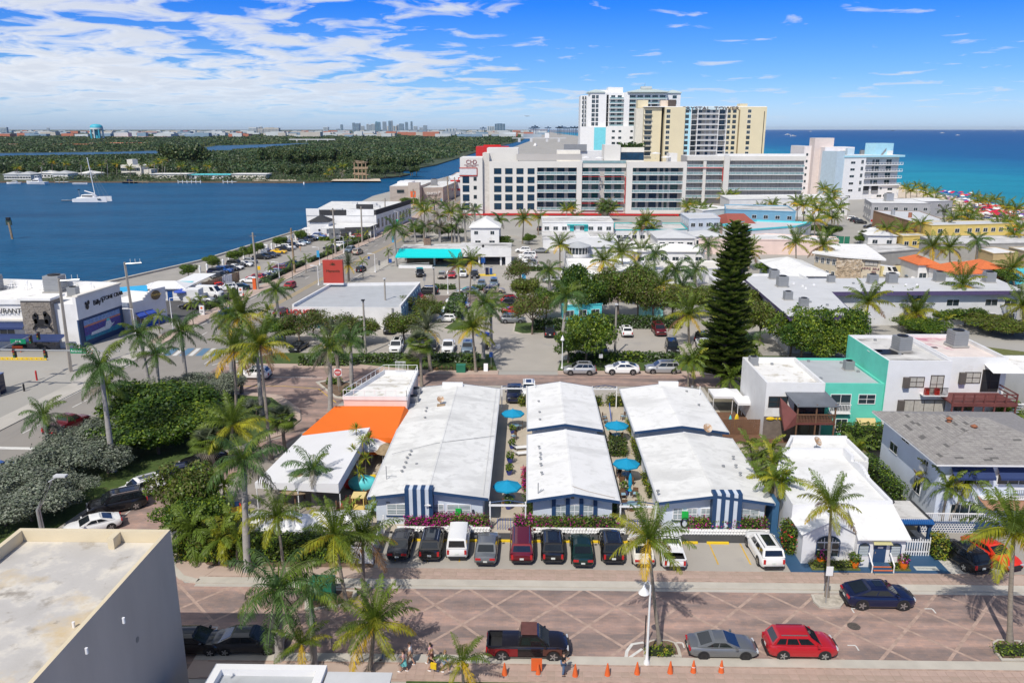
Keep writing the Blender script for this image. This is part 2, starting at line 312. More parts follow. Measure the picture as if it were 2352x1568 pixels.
 # SETTING
def brickmat():
 m=mat('red_brick_pavers',(.385,.275,.235),.9,.12,.8)
 t=m.node_tree;ns,ls=t.nodes,t.links;b=ns['Principled BSDF'];old=b.inputs['Base Color'].links[0].from_socket
 tcn=ns.new('ShaderNodeTexCoord');br=ns.new('ShaderNodeTexBrick');ls.new(tcn.outputs['Object'],br.inputs['Vector'])
 for k,v in(('Scale',1.0),('Mortar Size',.012),('Brick Width',.42),('Row Height',.2),('Bias',.1)):br.inputs[k].default_value=v
 sv(br,'Color1',(.78,.82,.88,1));sv(br,'Color2',(1.25,1.1,1.0,1));sv(br,'Mortar',(.8,.78,.75,1))
 v=tcn.outputs['Object'];tr=two(t,bB(t,v,1.3,6,.5,(.05,.55,1)),.38,1,.58,(.60,.66,.70));pt=two(t,bB(t,v,.35,8,.65),.35,(.86,.88,.9),.65,(1.1,1.06,1.04))
 ls.new(cG(t,1,cG(t,1,cG(t,.55,old,br.outputs[0],'MULTIPLY'),tr,'MULTIPLY'),pt,'MULTIPLY'),b.inputs['Base Color']);return m
brick=brickmat();bandm=mat('light_brick_band',(.40,.288,.235),.9,.2,2.5);paverm=mat('pink_paver',(.41,.305,.25),.85,.1,1.3,rnd=.08)
def cb(name,stops,axis,rough=.14,bump=.5,sc=.35,spec=.3,patch=.35):
 0
 m=bpy.data.materials.new(name);m.use_nodes=True;t=m.node_tree;ns,ls=t.nodes,t.links;b=ns['Principled BSDF']
 g=ns.new('ShaderNodeNewGeometry');s=ns.new('ShaderNodeSeparateXYZ');ls.new(g.outputs['Position'],s.inputs[0])
 gp=g.outputs['Position'];n0=bB(t,gp,.012,6,.5,(1,.35,1))
 ad=ns.new('ShaderNodeMath');ad.operation='MULTIPLY_ADD';ls.new(n0,ad.inputs[0]);sv(ad,1,160*patch);ls.new(s.outputs[axis],ad.inputs[2])
 mr=ns.new('ShaderNodeMapRange');a,z=stops[0][0],stops[-1][0];sv(mr,1,a);sv(mr,2,z);ls.new(ad.outputs[0],mr.inputs[0])
 r=ns.new('ShaderNodeValToRGB');cr=r.color_ramp
 while len(cr.elements)<len(stops):cr.elements.new(.5)
 for e,(p,c)in zip(cr.elements,stops):e.position=(p-a)/(z-a);e.color=(*c,1)
 ls.new(mr.outputs[0],r.inputs[0])
 rr=two(t,bB(t,gp,1,9,.68,(.010,.040,1)),.34,(.66,.72,.78),.6,(1.08,1.05,1.03));r3=two(t,bB(t,gp,1,5,.7,(.16,.42,1)),.3,(.72,.76,.8),.7,(1.2,1.18,1.15))
 ls.new(cG(t,.8,cG(t,1,r.outputs[0],rr,'MULTIPLY'),r3,'MULTIPLY'),b.inputs['Base Color'])
 sv(b,'Roughness',rough);sv(b,'Specular IOR Level',spec);sv(b,'IOR',1.33)
 bp=ns.new('ShaderNodeBump');sv(bp,'Strength',bump);sv(bp,'Distance',1.2);ls.new(bB(t,gp,sc,5,.65,(.5,1.3,1)),bp.inputs['Height']);ls.new(bp.outputs[0],b.inputs['Normal'])
 return m
cA=cb('lagoon_water',[(-3000,(.009,.078,.185)),(-50,(.009,.09,.205))],0,spec=.004,rough=.28)
seam=cb('sea_water',[(225,(.06,.36,.36)),(300,(.012,.285,.33)),(420,(.004,.24,.31)),(520,(.002,.16,.27)),(680,(.001,.085,.205)),(1500,(.001,.055,.165)),(9000,(.001,.045,.15))],0,patch=.9,spec=.08,rough=.3)
seabed=mat('sea_bed',(.05,.08,.07))
ae('lagoon_water',MB().face([(-60000,-400,-.9),(66,-400,-.9),(66,60000,-.9),(-60000,60000,-.9)],cA))
ae('sea_water',MB().face([(66.01,-400,-.9),(60000,-400,-.9),(60000,60000,-.9),(66.01,60000,-.9)],seam))
islandm=mat('island_ground',(.36,.345,.315),.9,.1,.06,.2,stain=[((.27,.255,.23),.56,.03),((.42,.36,.27),.62,.06)])
ISL=[(-112,-60),(-110,150),(-87,209),(-79,288),(-82,425),(-56,640),(-45,1250),(10,2600),(60,60000),(245,60000),(255,2500),(238,700),(222,540),(200,404),(222,380),(240,250),(260,-60)]
ae('ground',MB().pr_(ISL,-1.6,0,bi,islandm))
BEACH=[(172,395),(182,345),(200,250),(215,100),(246,100),(232,250),(219,370),(216,404),(236,540),(248,700),(262,1500),(240,1500),(205,700),(190,560),(176,470)]
ae('beach',MB().pr_(BEACH,-.9,.03,sand))
cf=[(-60000,539),(-1500,541),(-356,539),(-224,542),(-150,539),(-118,560),(-96,610),(-93,640),(-112,668),(-104,712),(-92,800),(-86,1000),(-80,1260),(-20,2600),(30,8000),(60,60000),(-60000,60000)]
mainm=mat('marsh_ground',(.05,.07,.03),.95,.3,.01,0,stain=((.10,.085,.05),.62,.006))
ae('far_land',MB().pr_(cf,-1.6,.1,soil,mainm))
RIV=[Q(*q)for q in((-40,363),(0,362),(130,359),(270,357),(385,355),(470,349.5),(500,347.5),(588,341),(640,337.5),(708,332),(708,329.5),(640,331),(588,333),(500,335),(478,338.5),(385,346),(270,349.5),(130,351),(0,352.5),(-40,353))]
ae('river_water',MB().pr_(RIV,.0,.25,cA))
def am(mb,pts,w,z,m,off=0.0,z0=None):
 out=[]
 for i,p in enumerate(pts):
  a=pts[max(0,i-1)];b=pts[min(len(pts)-1,i+1)];d=hypot(b[0]-a[0],b[1]-a[1]);nx,ny=(b[1]-a[1])/d,-(b[0]-a[0])/d
  out.append(((p[0]+nx*(off-w/2),p[1]+ny*(off-w/2)),(p[0]+nx*(off+w/2),p[1]+ny*(off+w/2))))
 for(l0,r0),(l1,r1)in zip(out,out[1:]):
  if z0 is None:mb.face([(*l0,z),(*r0,z),(*r1,z),(*l1,z)],m)
  else:mb.pr_([l0,r0,r1,l1],z0,z,m)
 return mb
def along(pts,s):
 for a,b in zip(pts,pts[1:]):
  L=hypot(b[0]-a[0],b[1]-a[1])
  if s<=L:return(a[0]+(b[0]-a[0])*s/L,a[1]+(b[1]-a[1])*s/L,atan2(b[1]-a[1],b[0]-a[0]))
  s-=L
 return(*b,atan2(b[1]-a[1],b[0]-a[0]))
A1A=[(-59,30),(-57,60),(-54.5,85),(-52.6,105),(-52,125),(-51,150),(-47.8,193),(-41.3,245),(-36.8,300),(-33.5,380),(-31,480),(-30,800)]
ae('highway',am(MB(),A1A,15.5,.012,hwy))
mk=mat('worn_white_road_paint',(.62,.61,.58),.8,.12,2);yk=mat('worn_yellow_road_paint',(.60,.38,.05),.8,.15,2)
def bh(name,pts,off,L,gap,w,m,s0=0,s1=None,z=.020):
 tot=sum(hypot(b[0]-a[0],b[1]-a[1])for a,b in zip(pts,pts[1:]));s=s0;b=MB()
 while s<(s1 or tot)-L:
  p=[along(pts,s+L*k/3)for k in rg(4)];am(b,[q[:2]for q in p],w,z,m,off);s+=L+gap
 return ae(name,b)
bh('lane_marking',A1A,-3.9,3,6,.16,mk,10);bh('lane_marking',A1A,3.9,3,6,.16,mk,12)
bh('lane_marking',A1A,.35,12,.01,.16,yk,100);bh('lane_marking',A1A,-.35,12,.01,.16,yk,100);bh('lane_marking',A1A,-7.1,12,.01,.14,mk,10);bh('lane_marking',A1A,7.1,12,.01,.14,mk,105)
bh('lane_marking',A1A,0,9,.01,.16,mk,20,55);bh('lane_marking',A1A,-2.0,9,.01,.16,mk,30,55)
b=MB()
for k in rg(5):am(b,[(-58.6+k*2.5,118.0),(-59.0+k*2.5,122.4)],1.1,.022,ac('faded_blue_road_paint',(.09,.19,.30)));am(b,[(-57.4+k*2.5,118.0),(-57.8+k*2.5,122.4)],.7,.024,mk)
b.face([(-61,80.6,.022),(-48.5,80.2,.022),(-48.5,80.9,.022),(-61,81.3,.022)],mk)
ae('crosswalk_marking',b)
b=MB();W1=A1A[4:];am(b,W1,3.0,.12,aP,-9.3,0);ae('sidewalk',b)
b=MB();am(b,[(-62.5,84),(-60.8,105),(-60.4,125)],3.0,.12,bc,-.6,0);ae('sidewalk',b)
b=MB();am(b,A1A[5:],.3,.14,bo,-7.75,0);am(b,A1A[5:],.3,.14,bo,7.75,0);ae('kerb',b)
b=MB();am(b,A1A[6:],2.4,.12,bc,9.1,0);ae('sidewalk',b)
ae('west_parking_lot',MB().face([(-68,133,.012),(-63,133,.012),(-60.6,193,.012),(-54.2,245,.012),(-51.4,272,.012),(-79.5,272,.012),(-86,209,.012),(-96,178,.012),(-88,150,.012)],lot2))
ae('asphalt_forecourt',MB().face([(-86,140,.02),(-62.8,140,.02),(-61.6,168,.02),(-82,168,.02)],mat('dark_asphalt',(.085,.085,.088),.9,.15,.5,.1)))
BR=[(-42,38),(-42,60),(-40.2,62),(-39.5,67),(-38.3,71),(-36,75.5),(-33.2,78.8),(-30.9,82),(-28.2,84.5),(-27.2,90),(-28.3,93.5),(-32.8,99.3),(-38,100.3),(-46,102),(-46,112),(-25,111.8),(-17,109),(75,109.8),(75,104.3),(-13,104),(-20,103),(-24,97),(-25,90),(-26,86.6),(-27,81.3),(-29.2,75.4),(-31.2,71),(-31.4,62.5),(-28.6,56.5),(-26.5,54.4),(80,54.3),(80,45.7),(-22,45.7),(-22,38)]
road=ae('brick_road',MB().pr_(BR,-.05,.016,brick))
XB=Q(1276,1392)[0]-(Q(1276,1392)[1]-45.75)*.95
for k in rg(-6,18):
 x=k*4.47+XB
 for dx,z in((8.5*.95,.021),(-8.5*.95,.025)):
  x1=x if dx>0 else x+2*.95*(Q(1276,1392)[1]-45.75)
  am(MB(),[(x1,45.75),(x1+dx,54.25)],.22,z,bandm).obj('light_paver_band',road)
ae('kerb',MB().pr_([(-25.6,54.3),(80,54.3),(80,55.15),(-25.6,55.15)],0,.13,bo));ae('gutter',MB().pr_([(-25.6,53.95),(80,53.95),(80,54.29),(-25.6,54.29)],0,.03,bc))
ae('kerb',MB().pr_([(-22,45.1),(80,45.1),(80,45.95),(-22,45.95)],0,.13,bo))
CURV=[(-25.6,54.3),(-27.2,54.9),(-28.6,56.4),(-29.3,58.2),(-31.0,62.5)]
b=MB();am(b,CURV,.5,.13,bo,.25,0);ae('kerb',b);b=MB();am(b,[(-25.6,54.3),(-27.2,54.9),(-28.6,56.4),(-29.3,58.2)],2.0,.115,aP,1.5,0);ae('sidewalk',b)
walk=ae('sidewalk',MB().pr_([(-25.6,55.16),(80,55.16),(80,56.75),(-25.6,56.75)],0,.10,aP))
walk2=ae('sidewalk',MB().pr_([(-22,43.3),(80,43.3),(80,45.09),(-22,45.09)],0,.10,aP))
pv=MB().bx_(-.285,-.245,0,.285,.245,.025,paverm).mesh('paver');n=0
for par,y0,x0,x1 in((walk,55.44,-13,38),(walk2,43.62,-8,34)):
 x=x0;cK=MB()
 while x<x1:
  for j in rg(3):
   y=y0+j*.52;dz=.1+ru(-.004,.004)
   if n<299 and x>x0+1 and j<2:o=aE('paver',pv,par,(x,y,dz));n+=1
   else:cK.cb(x,y,dz,.57,.49,.025,paverm)
  x+=.60
 r=cK.obj('remaining_pavers',par);r['kind']='stuff'
b=MB()
for yy in(55.2,56.62,43.36,44.98):b.bx_(-25 if yy>50 else-21,yy,.1,80,yy+.12,.128,bandm)
ae('brick_edging',b)
ae('parking_forecourt',MB().pr_([(-12.2,56.76),(21.0,56.76),(21.0,61.4),(-11.4,61.4)],-.05,.05,lot));ae('asphalt_strip',MB().face([(-11.4,61.41,.05),(20.9,61.41,.05),(21.1,62.75,.05),(-11.2,62.75,.05)],mat('fresh_asphalt',(.06,.06,.062),.9,.15,.8,.2)))
ae('motel_courtyard',MB().face([(-16,62.76,.04),(24,62.76,.04),(24,98,.04),(-16,98,.04)],patio));ae('rear_parking',MB().face([(-13,98.01,.045),(24,98.01,.045),(24,103.99,.045),(-13,103.99,.045)],lot))
b=MB()
for k in rg(13):x=-10.7+k*2.62;b.bx_(x-.06,57.9,.05,x+.06,61.3,.056,yk)
ae('bay_marking',b)
ae('cafe_yard',MB().face([(-29.4,58.3,.03),(-16.01,57.0,.03),(-16.01,98,.03),(-24,92,.03),(-30.8,70,.03)],mat('cafe_paving',(.30,.27,.24),.9,.1,.6)))
ae('planting_bed',MB().face([(-29.2,57.6,.06),(-27.6,56.8,.06),(-12.3,56.8,.06),(-12.3,59.6,.06),(-29.6,60.5,.06)],soil))
ae('blue_path',MB().pr_([(21.01,56.76),(22.6,56.76),(23.4,66.5),(21.01,66.5)],0,.07,bK));ae('blue_path',MB().pr_([(22.61,56.76),(33.6,56.76),(33.6,62.6),(22.61,62.6)],0,.06,bK))
ae('front_garden',MB().pr_([(22.75,57.15),(26.6,57.15),(26.6,60.0),(22.9,60.4)],0,.16,bM));ae('front_garden',MB().pr_([(28.7,57.15),(30.6,57.15),(30.3,59.3),(28.7,59.3)],0,.16,bM))
ae('gravel_drive',MB().face([(33.61,56.76,.05),(36,56.76,.05),(34.8,64,.05),(33.61,64,.05)],mat('white_gravel',(.50,.48,.44),.95,.3,6,.5)));ae('concrete_drive',MB().face([(36.01,56.76,.05),(43,56.76,.05),(42,64,.05),(34.81,64,.05)],lot2))
ae('house_yards',MB().face([(22.61,62.61,.02),(70,64.01,.02),(70,103.9,.02),(24.1,103.9,.02)],mat('yard_ground',(.16,.14,.10),.95,.3,.6,.3)))
MED=[(-49.5,36),(-42.6,36),(-42.6,60),(-40.8,62.4),(-40.1,67.2),(-38.9,71.4),(-36.5,76),(-33.6,79.4),(-31.2,82.5),(-28.8,85),(-27.9,90),(-28.9,93.2),(-33.1,98.7),(-38.2,99.6),(-46.2,101.2),(-47.3,90),(-49.2,60)]
ae('kerb',MB().pr_(MED,0,.13,bo));cxm,cym=-41,75
ae('median_lawn',MB().pr_([(x+.45*(1 if x<cxm else-1),y+.45*(1 if y<cym else-1))for x,y in MED],0,.16,b7))
b=MB();am(b,[(-38.2,99.0),(-33.3,98.0),(-29.6,93.0),(-28.7,90.0),(-29.4,85.6),(-31.5,83.2)],1.3,.175,aP,-.7,0);ae('sidewalk',b)
ISLT=[(-29.4,104.9),(-27.6,106.2),(-21.2,103.6),(-20.6,102.3),(-24.0,98.0),(-25.2,98.4)]
ae('kerb',MB().pr_(ISLT,0,.14,bo));ae('traffic_island',MB().pr_([(-25.2+(x+25.2)*.84,102.2+(y-102.2)*.84)for x,y in ISLT],0,.17,soil))
b=MB();am(b,[(-45,103.0),(-33.5,103.3),(-28.3,102.2),(-24.6,96.6)],.14,.02,yk);am(b,[(-45,107.5),(-29,107.2)],.14,.02,mk);am(b,[(-36.8,64.5),(-36.2,70),(-34.6,74.4),(-32.0,78.4),(-30,81)],.10,.02,mk);am(b,[(-47,113),(-40,126)],.2,.024,mk)
ae('lane_marking',b)
b=MB().pr_([(-46,112.01),(-25,111.81),(-17,109.01),(-4.2,109.1),(-4.2,110.9),(-17,111.2),(-25,113.6),(-46,113.8)],0,.12,aP).pr_([(4.4,109.2),(75,109.81),(75,111.4),(4.4,111)],0,.12,aP);ae('sidewalk',b)
ae('verge',MB().pr_([(-44,113.81),(-25,113.61),(-17,111.21),(-4.4,111),(-5.6,119.6),(-39.6,119.6)],0,.14,b7));ae('verge',MB().pr_([(4.4,111.01),(40,111.5),(40,119.4),(10,119.4),(5,116)],0,.14,b7))
ae('parking_lot',MB().face([(-42.5,119.61,.02),(-4.3,119.61,.02),(-4.3,111,.02),(4.3,111,.02),(5.1,119.61,.02),(38,119.61,.02),(38,140.4,.02),(7,139.6,.02),(5.2,157,.02),(-10.8,157,.02),(-12,141,.02),(-42.6,134.5,.02)],lot))
ae('side_street',MB().face([(-21,157.01,.022),(60,161,.022),(60,168,.022),(-21,164.9,.022)],mat('brown_pavers',(.21,.17,.145),.9,.12,.5)))
ae('parking_lot',MB().face([(-39.5,157.5,.024),(-21.2,157.5,.024),(-21.2,165,.024),(8,166.1,.024),(3.4,196,.024),(-2,230,.024),(-6,230,.024),(-6,198,.024),(-38.6,198,.024)],lot))
for P in([(-15,135.8),(-13.6,141.2),(-9.6,141.2),(-8.4,138.2),(-9.6,134.6),(-13,134.4)],[(-2.6,134.0),(-2.4,140.6),(4.6,141),(4.8,135.6),(2.6,132.8),(-1,132.4)]):
 ae('kerb',MB().pr_(P,0,.14,bo));cx_,cy_=sum(p[0]for p in P)/6,sum(p[1]for p in P)/6
 ae('lawn_island',MB().pr_([(cx_+(x-cx_)*.92,cy_+(y-cy_)*.92)for x,y in P],0,.17,b7))
ae('grass_strip',MB().face([(-7.6,36,.11),(16.4,36,.11),(16.4,43.29,.11),(-7.6,43.29,.11)],b7));ae('south_plot',MB().face([(-22,30,.05),(-7.61,30,.05),(-7.61,43.29,.05),(-22,43.29,.05)],bc))
ae('vacant_lawn',MB().pr_([(44,97.5),(75,93),(86,118),(70,128),(54,124)],-.05,.1,bM));ae('side_lane',MB().face([(36.5,112,.03),(40,112,.03),(36,140,.03),(33.5,140,.03)],lot2))
# CARS
cd={
'sedan':(4.8,1.84,1.45,.93,.84,.98,-1.85,-1.0,.30,1.15,2.8,.33),'coupe':(4.6,1.80,1.38,.90,.84,.95,-1.75,-.75,.15,1.05,2.76,.34),'sports':(4.7,1.88,1.30,.88,.86,.93,-1.9,-.8,.0,.8,2.8,.35),'suv':(4.65,1.90,1.70,1.06,1.02,1.10,-2.12,-1.72,.42,1.18,2.72,.37),'bigsuv':(5.05,2.0,1.80,1.12,1.10,1.15,-2.36,-2.1,.55,1.3,3.0,.40),'fastback':(4.95,2.0,1.66,1.08,1.04,1.16,-2.22,-.95,.45,1.3,2.98,.42),'hatch':(3.65,1.65,1.50,.95,.92,.98,-1.7,-1.35,.45,1.05,2.35,.31),'minivan':(5.1,2.0,1.76,1.05,1.0,1.08,-2.42,-2.15,.95,1.75,3.05,.35),'van':(4.6,1.85,1.98,1.15,1.08,1.15,-2.24,-2.15,.95,1.62,2.9,.33),'bigvan':(5.6,2.05,2.5,1.3,1.2,1.3,-2.75,-2.7,1.3,2.1,3.4,.36),'pickup':(5.5,1.98,1.86,1.12,1.10,1.05,-.62,-.45,.72,1.45,3.4,.41),}
CARM={}
def cI(k):
 0
 if k in CARM:return CARM[k]
 L,Wd,Ht,belt,hood,tailz,xa,xb,xc,xd,wb,wr=cd[k];h=L/2;w=Wd/2;cp_=ag;D={}
 pick=k=='pickup';b=MB();sill=.24
 st=[(-h,.80,.50,tailz-.28),(-h+.10,.90,.36,tailz-.05),(-h+.35,.96,.27,tailz),(-h*.62,1,sill,(tailz+belt)/2),(xa*.5,1,sill,belt),(0,1,sill,belt),(xd,1,sill,belt-.0),(xd+(h-xd)*.45,.985,sill,(belt+hood)/2),(h-.42,.95,.25,hood-.05),(h-.16,.86,.30,hood-.16),(h,.70,.42,hood-.32)]
 st.sort();ring=[];vs=[];fs=[]
 for x,f,zb,zt in st:
  ww=w*f;rr=[(ww*.90,zb),(ww,zb+.12),(ww,zb+(zt-zb)*.55),(ww*.97,zt-.10),(ww*.90,zt-.015),(ww*.5,zt+.035),(0,zt+.045)]
  rr=rr+[(-y,z)for y,z in rr[-2::-1]];vs+=[(x,y,z)for y,z in rr]
 n=13
 bedi=[i for i,s_ in enumerate(st)if s_[0]<xa-.05]
 for i in rg(len(st)-1):
  for j in rg(n-1):
   if pick and i+1 in bedi and i>0 and 4<=j<=7:continue
   fs.append((i*n+j,(i+1)*n+j,(i+1)*n+j+1,i*n+j+1))
  fs.append((i*n+n-1,(i+1)*n+n-1,(i+1)*n,i*n))
 fs+=[tuple(range(n)),tuple(range((len(st)-1)*n,len(st)*n))[::-1]]
 b.add(vs,[f[::-1]for f in fs],cp_)
 if pick:
  x0,x1,yb,zt=-h+.14,xa-.12,w*.80,tailz
  b.face([(x0,-yb,.62),(x1,-yb,.62),(x1,yb,.62),(x0,yb,.62)],aB)
  for s_ in(-1,1):b.face([(x0,s_*yb,.62),(x1,s_*yb,.62),(x1,s_*yb,zt),(x0,s_*yb,zt)],aB);b.bx_(x0,min(s_*yb,s_*w*.93),zt-.03,x1,max(s_*yb,s_*w*.93),zt+.02,cp_)
  for xx in(x0,x1):b.face([(xx,-yb,.62),(xx,yb,.62),(xx,yb,zt),(xx,-yb,zt)],aB)
  b.bx_(-h+.02,-w*.84,zt-.06,x0,w*.84,zt+.03,cp_)
 wb_,wt=w*.90,w*.74;zb=belt+.01;sh=.10
 low=[(xa,tailz if not pick else zb),(xd,zb)]
 A=[(xa,-wb_,low[0][1]),(xd,-wb_,zb),(xd,wb_,zb),(xa,wb_,low[0][1])]
 Bv=[(xb,-wt-.05,Ht-sh),(xc,-wt-.05,Ht-sh),(xc,wt+.05,Ht-sh),(xb,wt+.05,Ht-sh)]
 Cv=[(xb+.12,-wt*.80,Ht-.02),(xc-.12,-wt*.80,Ht-.02),(xc-.12,wt*.80,Ht-.02),(xb+.12,wt*.80,Ht-.02)]
 mid=[(x,y*.55,Ht)for x,y,z in Cv]
 vs=A+Bv+Cv+mid;fs=[]
 for o in(0,4,8):fs+=[(o+i,o+(i+1)%4,o+4+(i+1)%4,o+4+i)for i in rg(4)]
 fs.append((12,13,14,15));b.add(vs,fs,cp_)
 D['body']=b.mesh('car_body',38)
 def lerp(p,q,t):return tuple(a+(c-a)*t for a,c in zip(p,q))
 def quadin(p0,p1,p2,p3,a0,a1,b0,b1,off):
  f=lambda u,v:np.array(lerp(lerp(p0,p1,u),lerp(p3,p2,u),v))
  q=[f(a0,b0),f(a1,b0),f(a1,b1),f(a0,b1)];nn=np.cross(q[1]-q[0],q[3]-q[0]);nn=nn/nrm_(nn)*off
  return[tuple(x+nn)for x in q]
 g=MB().face(quadin(A[1],A[2],Bv[2],Bv[1],.05,.95,.06,.97,.012),a6);D['windscreen']=g.mesh('windscreen')
 g=MB().face(quadin(A[3],A[0],Bv[0],Bv[3],.09,.91,.18 if not pick else .3,.93,.012),a6);D['rear_window']=g.mesh('rear_window')
 span=xd-xa;cuts={'van':[(.62,.86)],'bigvan':[(.72,.9)],'pickup':[(.08,.42),(.46,.86)],'coupe':[(.16,.46),(.49,.84)],'sports':[(.3,.84)],'hatch':[(.08,.40),(.43,.84)],'sedan':[(.13,.49),(.52,.86)],'fastback':[(.12,.47),(.50,.86)]}.get(k,[(.06,.26),(.29,.55),(.58,.87)])
 for s_,nm in((0,'side_window'),(1,'side_window_l')):
  g=MB();q=(A[0],A[1],Bv[1],Bv[0])if s_==0 else(A[2],A[3],Bv[3],Bv[2])
  for a0,a1 in cuts:
   if s_:a0,a1=1-a1,1-a0
   g.face(quadin(*q,a0,a1,.14,.90,.012),a6)
  D[nm]=g.mesh('side_window')
 t=MB();r_=MB();n=18;ww=.22
 t.add([(cos(2*PI*i/n)*wr,y,sin(2*PI*i/n)*wr)for y in(-ww/2,ww/2)for i in rg(n)],[(i,(i+1)%n,n+(i+1)%n,n+i)for i in rg(n)]+[tuple(range(n))[::-1],tuple(range(n,2*n))],tyre)
 for s_ in(-1,1):
  y=s_*(ww/2+.006);r_.face([(cos(2*PI*i/18)*wr*.68,y,sin(2*PI*i/18)*wr*.68)for i in rg(18)][::s_ or 1],b6)
  for q in rg(5):
   a=2*PI*q/5;u=np.array((cos(a),0,sin(a)));v=np.array((-sin(a),0,cos(a)));y2=np.array((0,y+s_*.008,0))
   r_.face([tuple(u*wr*.08-v*wr*.14+y2),tuple(u*wr*.66-v*wr*.10+y2),tuple(u*wr*.66+v*wr*.10+y2),tuple(u*wr*.08+v*wr*.14+y2)][::s_],rim)
 D['tyre']=t.mesh('tyre',40);D['rim']=r_.mesh('rim')
 a=MB()
 for sx in(-1,1):
  for s_ in(-1,1):
   y0=s_*(w-.05);y1=s_*(w+.004);rr=wr*1.17;pts=[(sx*wb/2+cos(PI*i/12)*rr,wr+sin(PI*i/12)*rr)for i in rg(13)]+[(sx*wb/2-rr,.24),(sx*wb/2+rr,.24)]
   a.add([(x,y1,z)for x,z in pts],[tuple(range(15))[::-s_]],aB)
 D['wheel_arch']=a.mesh('wheel_arch')
 zt=tailz-.25;tl=MB();tall=k in('van','bigvan','suv','bigsuv','pickup','minivan','hatch')
 if tall:tl.cb(-h+.06,0,zt-.22,.16,.17,.36,tail)
 else:tl.cb(-h+.06,0,zt-.04,.16,.42,.16,tail)
 D['tail_light']=tl.mesh('tail_light');D['headlight']=MB().cb(h-.14,0,hood-.34,.18,.36,.16,head).mesh('headlight');D['_y']={'tail_light':w*(.76 if tall else .62),'headlight':w*.62,'mirror':w+.07,'roof_rail':wt*.86}
 g=MB().cb(h-.03,0,hood-.42,.1,w*.9,.22,aB).cb(h-.05,0,.30,.12,w*1.25,.12,aB);D['grille']=g.mesh('grille')
 g=MB().cb(-h+.02,0,.34,.14,w*1.5,.16,aB);D['rear_bumper']=g.mesh('rear_bumper')
 D['licence_plate']=MB().cb(-h-.005,0,zt-.26,.03,.32,.16,plate).mesh('licence_plate')
 D['mirror']=MB().cb(xd-.30,0,belt+.02,.14,.2,.15,cp_).mesh('mirror')
 if k in('suv','bigsuv','minivan'):
  D['roof_rail']=MB().bx_(xb+.2,-.025,Ht-.03,xc-.2,.025,Ht+.03,chrome).mesh('roof_rail')
 if k in('suv','bigsuv','fastback'):D['sunroof']=MB().bx_(xb+.5,-wt*.5,Ht-.005,xc-.3,wt*.5,Ht+.008,a6).mesh('sunroof')
 D['_']=(wb,wr,w);CARM[k]=D;return D
def car(kind,paintm,x,y,deg,label,group=None,lod=2,z=.03,rimm=None,extra=(),name=None):
 0
 nm={'van':'parked_van','bigvan':'parked_van','pickup':'pickup_truck','minivan':'parked_minivan'}.get(kind,'parked_car');D=cI(kind);wb,wr,w=D['_']
 cat={'van':'van','bigvan':'van','pickup':'pickup truck','minivan':'minivan'}.get(kind,'car')
 t=af(name or nm,label,cat,(x,y,z),R(deg),group)
 def setm(o,m=paintm):o.material_slots[0].link='OBJECT';o.material_slots[0].material=m
 def add(n):return aE(n.replace('_l','')if n=='side_window_l' else n,D[n],t)
 setm(add('body'))
 for n in('windscreen','rear_window','side_window','side_window_l','wheel_arch','tail_light','headlight')+(('grille','rear_bumper','licence_plate','roof_rail','sunroof')if lod==2 else()):
  if n in D and n not in extra:
   o=add(n);yo=D['_y'].get(n)
   if yo:o.location.y=yo;add(n).location.y=-yo
 if lod==2:
  for s in(-1,1):o=add('mirror');setm(o);o.location.y=s*D['_y']['mirror']
 for sx in(-1,1):
  for s in(-1,1):
   q=aE('wheel',D['tyre'],t,(sx*wb/2,s*(w-.10),wr));r=aE('rim',D['rim'],q)
   if rimm:r.material_slots[1].link='OBJECT';r.material_slots[1].material=rimm
 return t
 # PALMS
def cF(name,L,e0,bend,llen,droop,m,nst=24,wid=.075,twist=0.,stem=None,fold=.5,sweep=.7,seed=0):
 0
 r=random.Random(seed);b=MB();stem=stem or m;p=np.zeros(3);pts=[];ang=[]
 for i in rg(nst+1):
  t=i/nst;a=e0-bend*(t**1.5);pts.append(p.copy());ang.append(a);p=p+np.array((cos(a),sin(twist)*t*.25,sin(a)))*(L/nst)
 for i in rg(0,nst,3):
  p0,p1=pts[i],pts[min(nst,i+3)];w0,w1=.07*(1-i/nst)+.012,.07*(1-(i+3)/nst)+.012
  b.face([p0+(0,-w0,0),p0+(0,w0,0),p1+(0,w1,0),p1+(0,-w1,0)],stem)
 for i in rg(2,nst+1):
  t=i/nst;ll=llen*(sin(PI*min(1,.12+t*.86))**.6)*r.uniform(.72,1.12);a=ang[i];d=np.array((cos(a),0,sin(a)));up=np.array((-sin(a),0,cos(a)))
  for s in(-1,1):
   dr=droop+r.uniform(-.4,.4);side=np.array((0,s,0));o=d*sweep+side*cos(dr*.4)+up*(fold-dr);o=o/nrm_(o)
   q=pts[i];mid=q+o*ll*.5;tip=mid+(o*.6-np.array((0,0,.25+.45*dr)))*ll*.5;wv=d*wid
   b.face([q-wv*.5,mid-wv,tip,mid+wv],m)
 return b.mesh(name)
FR={}
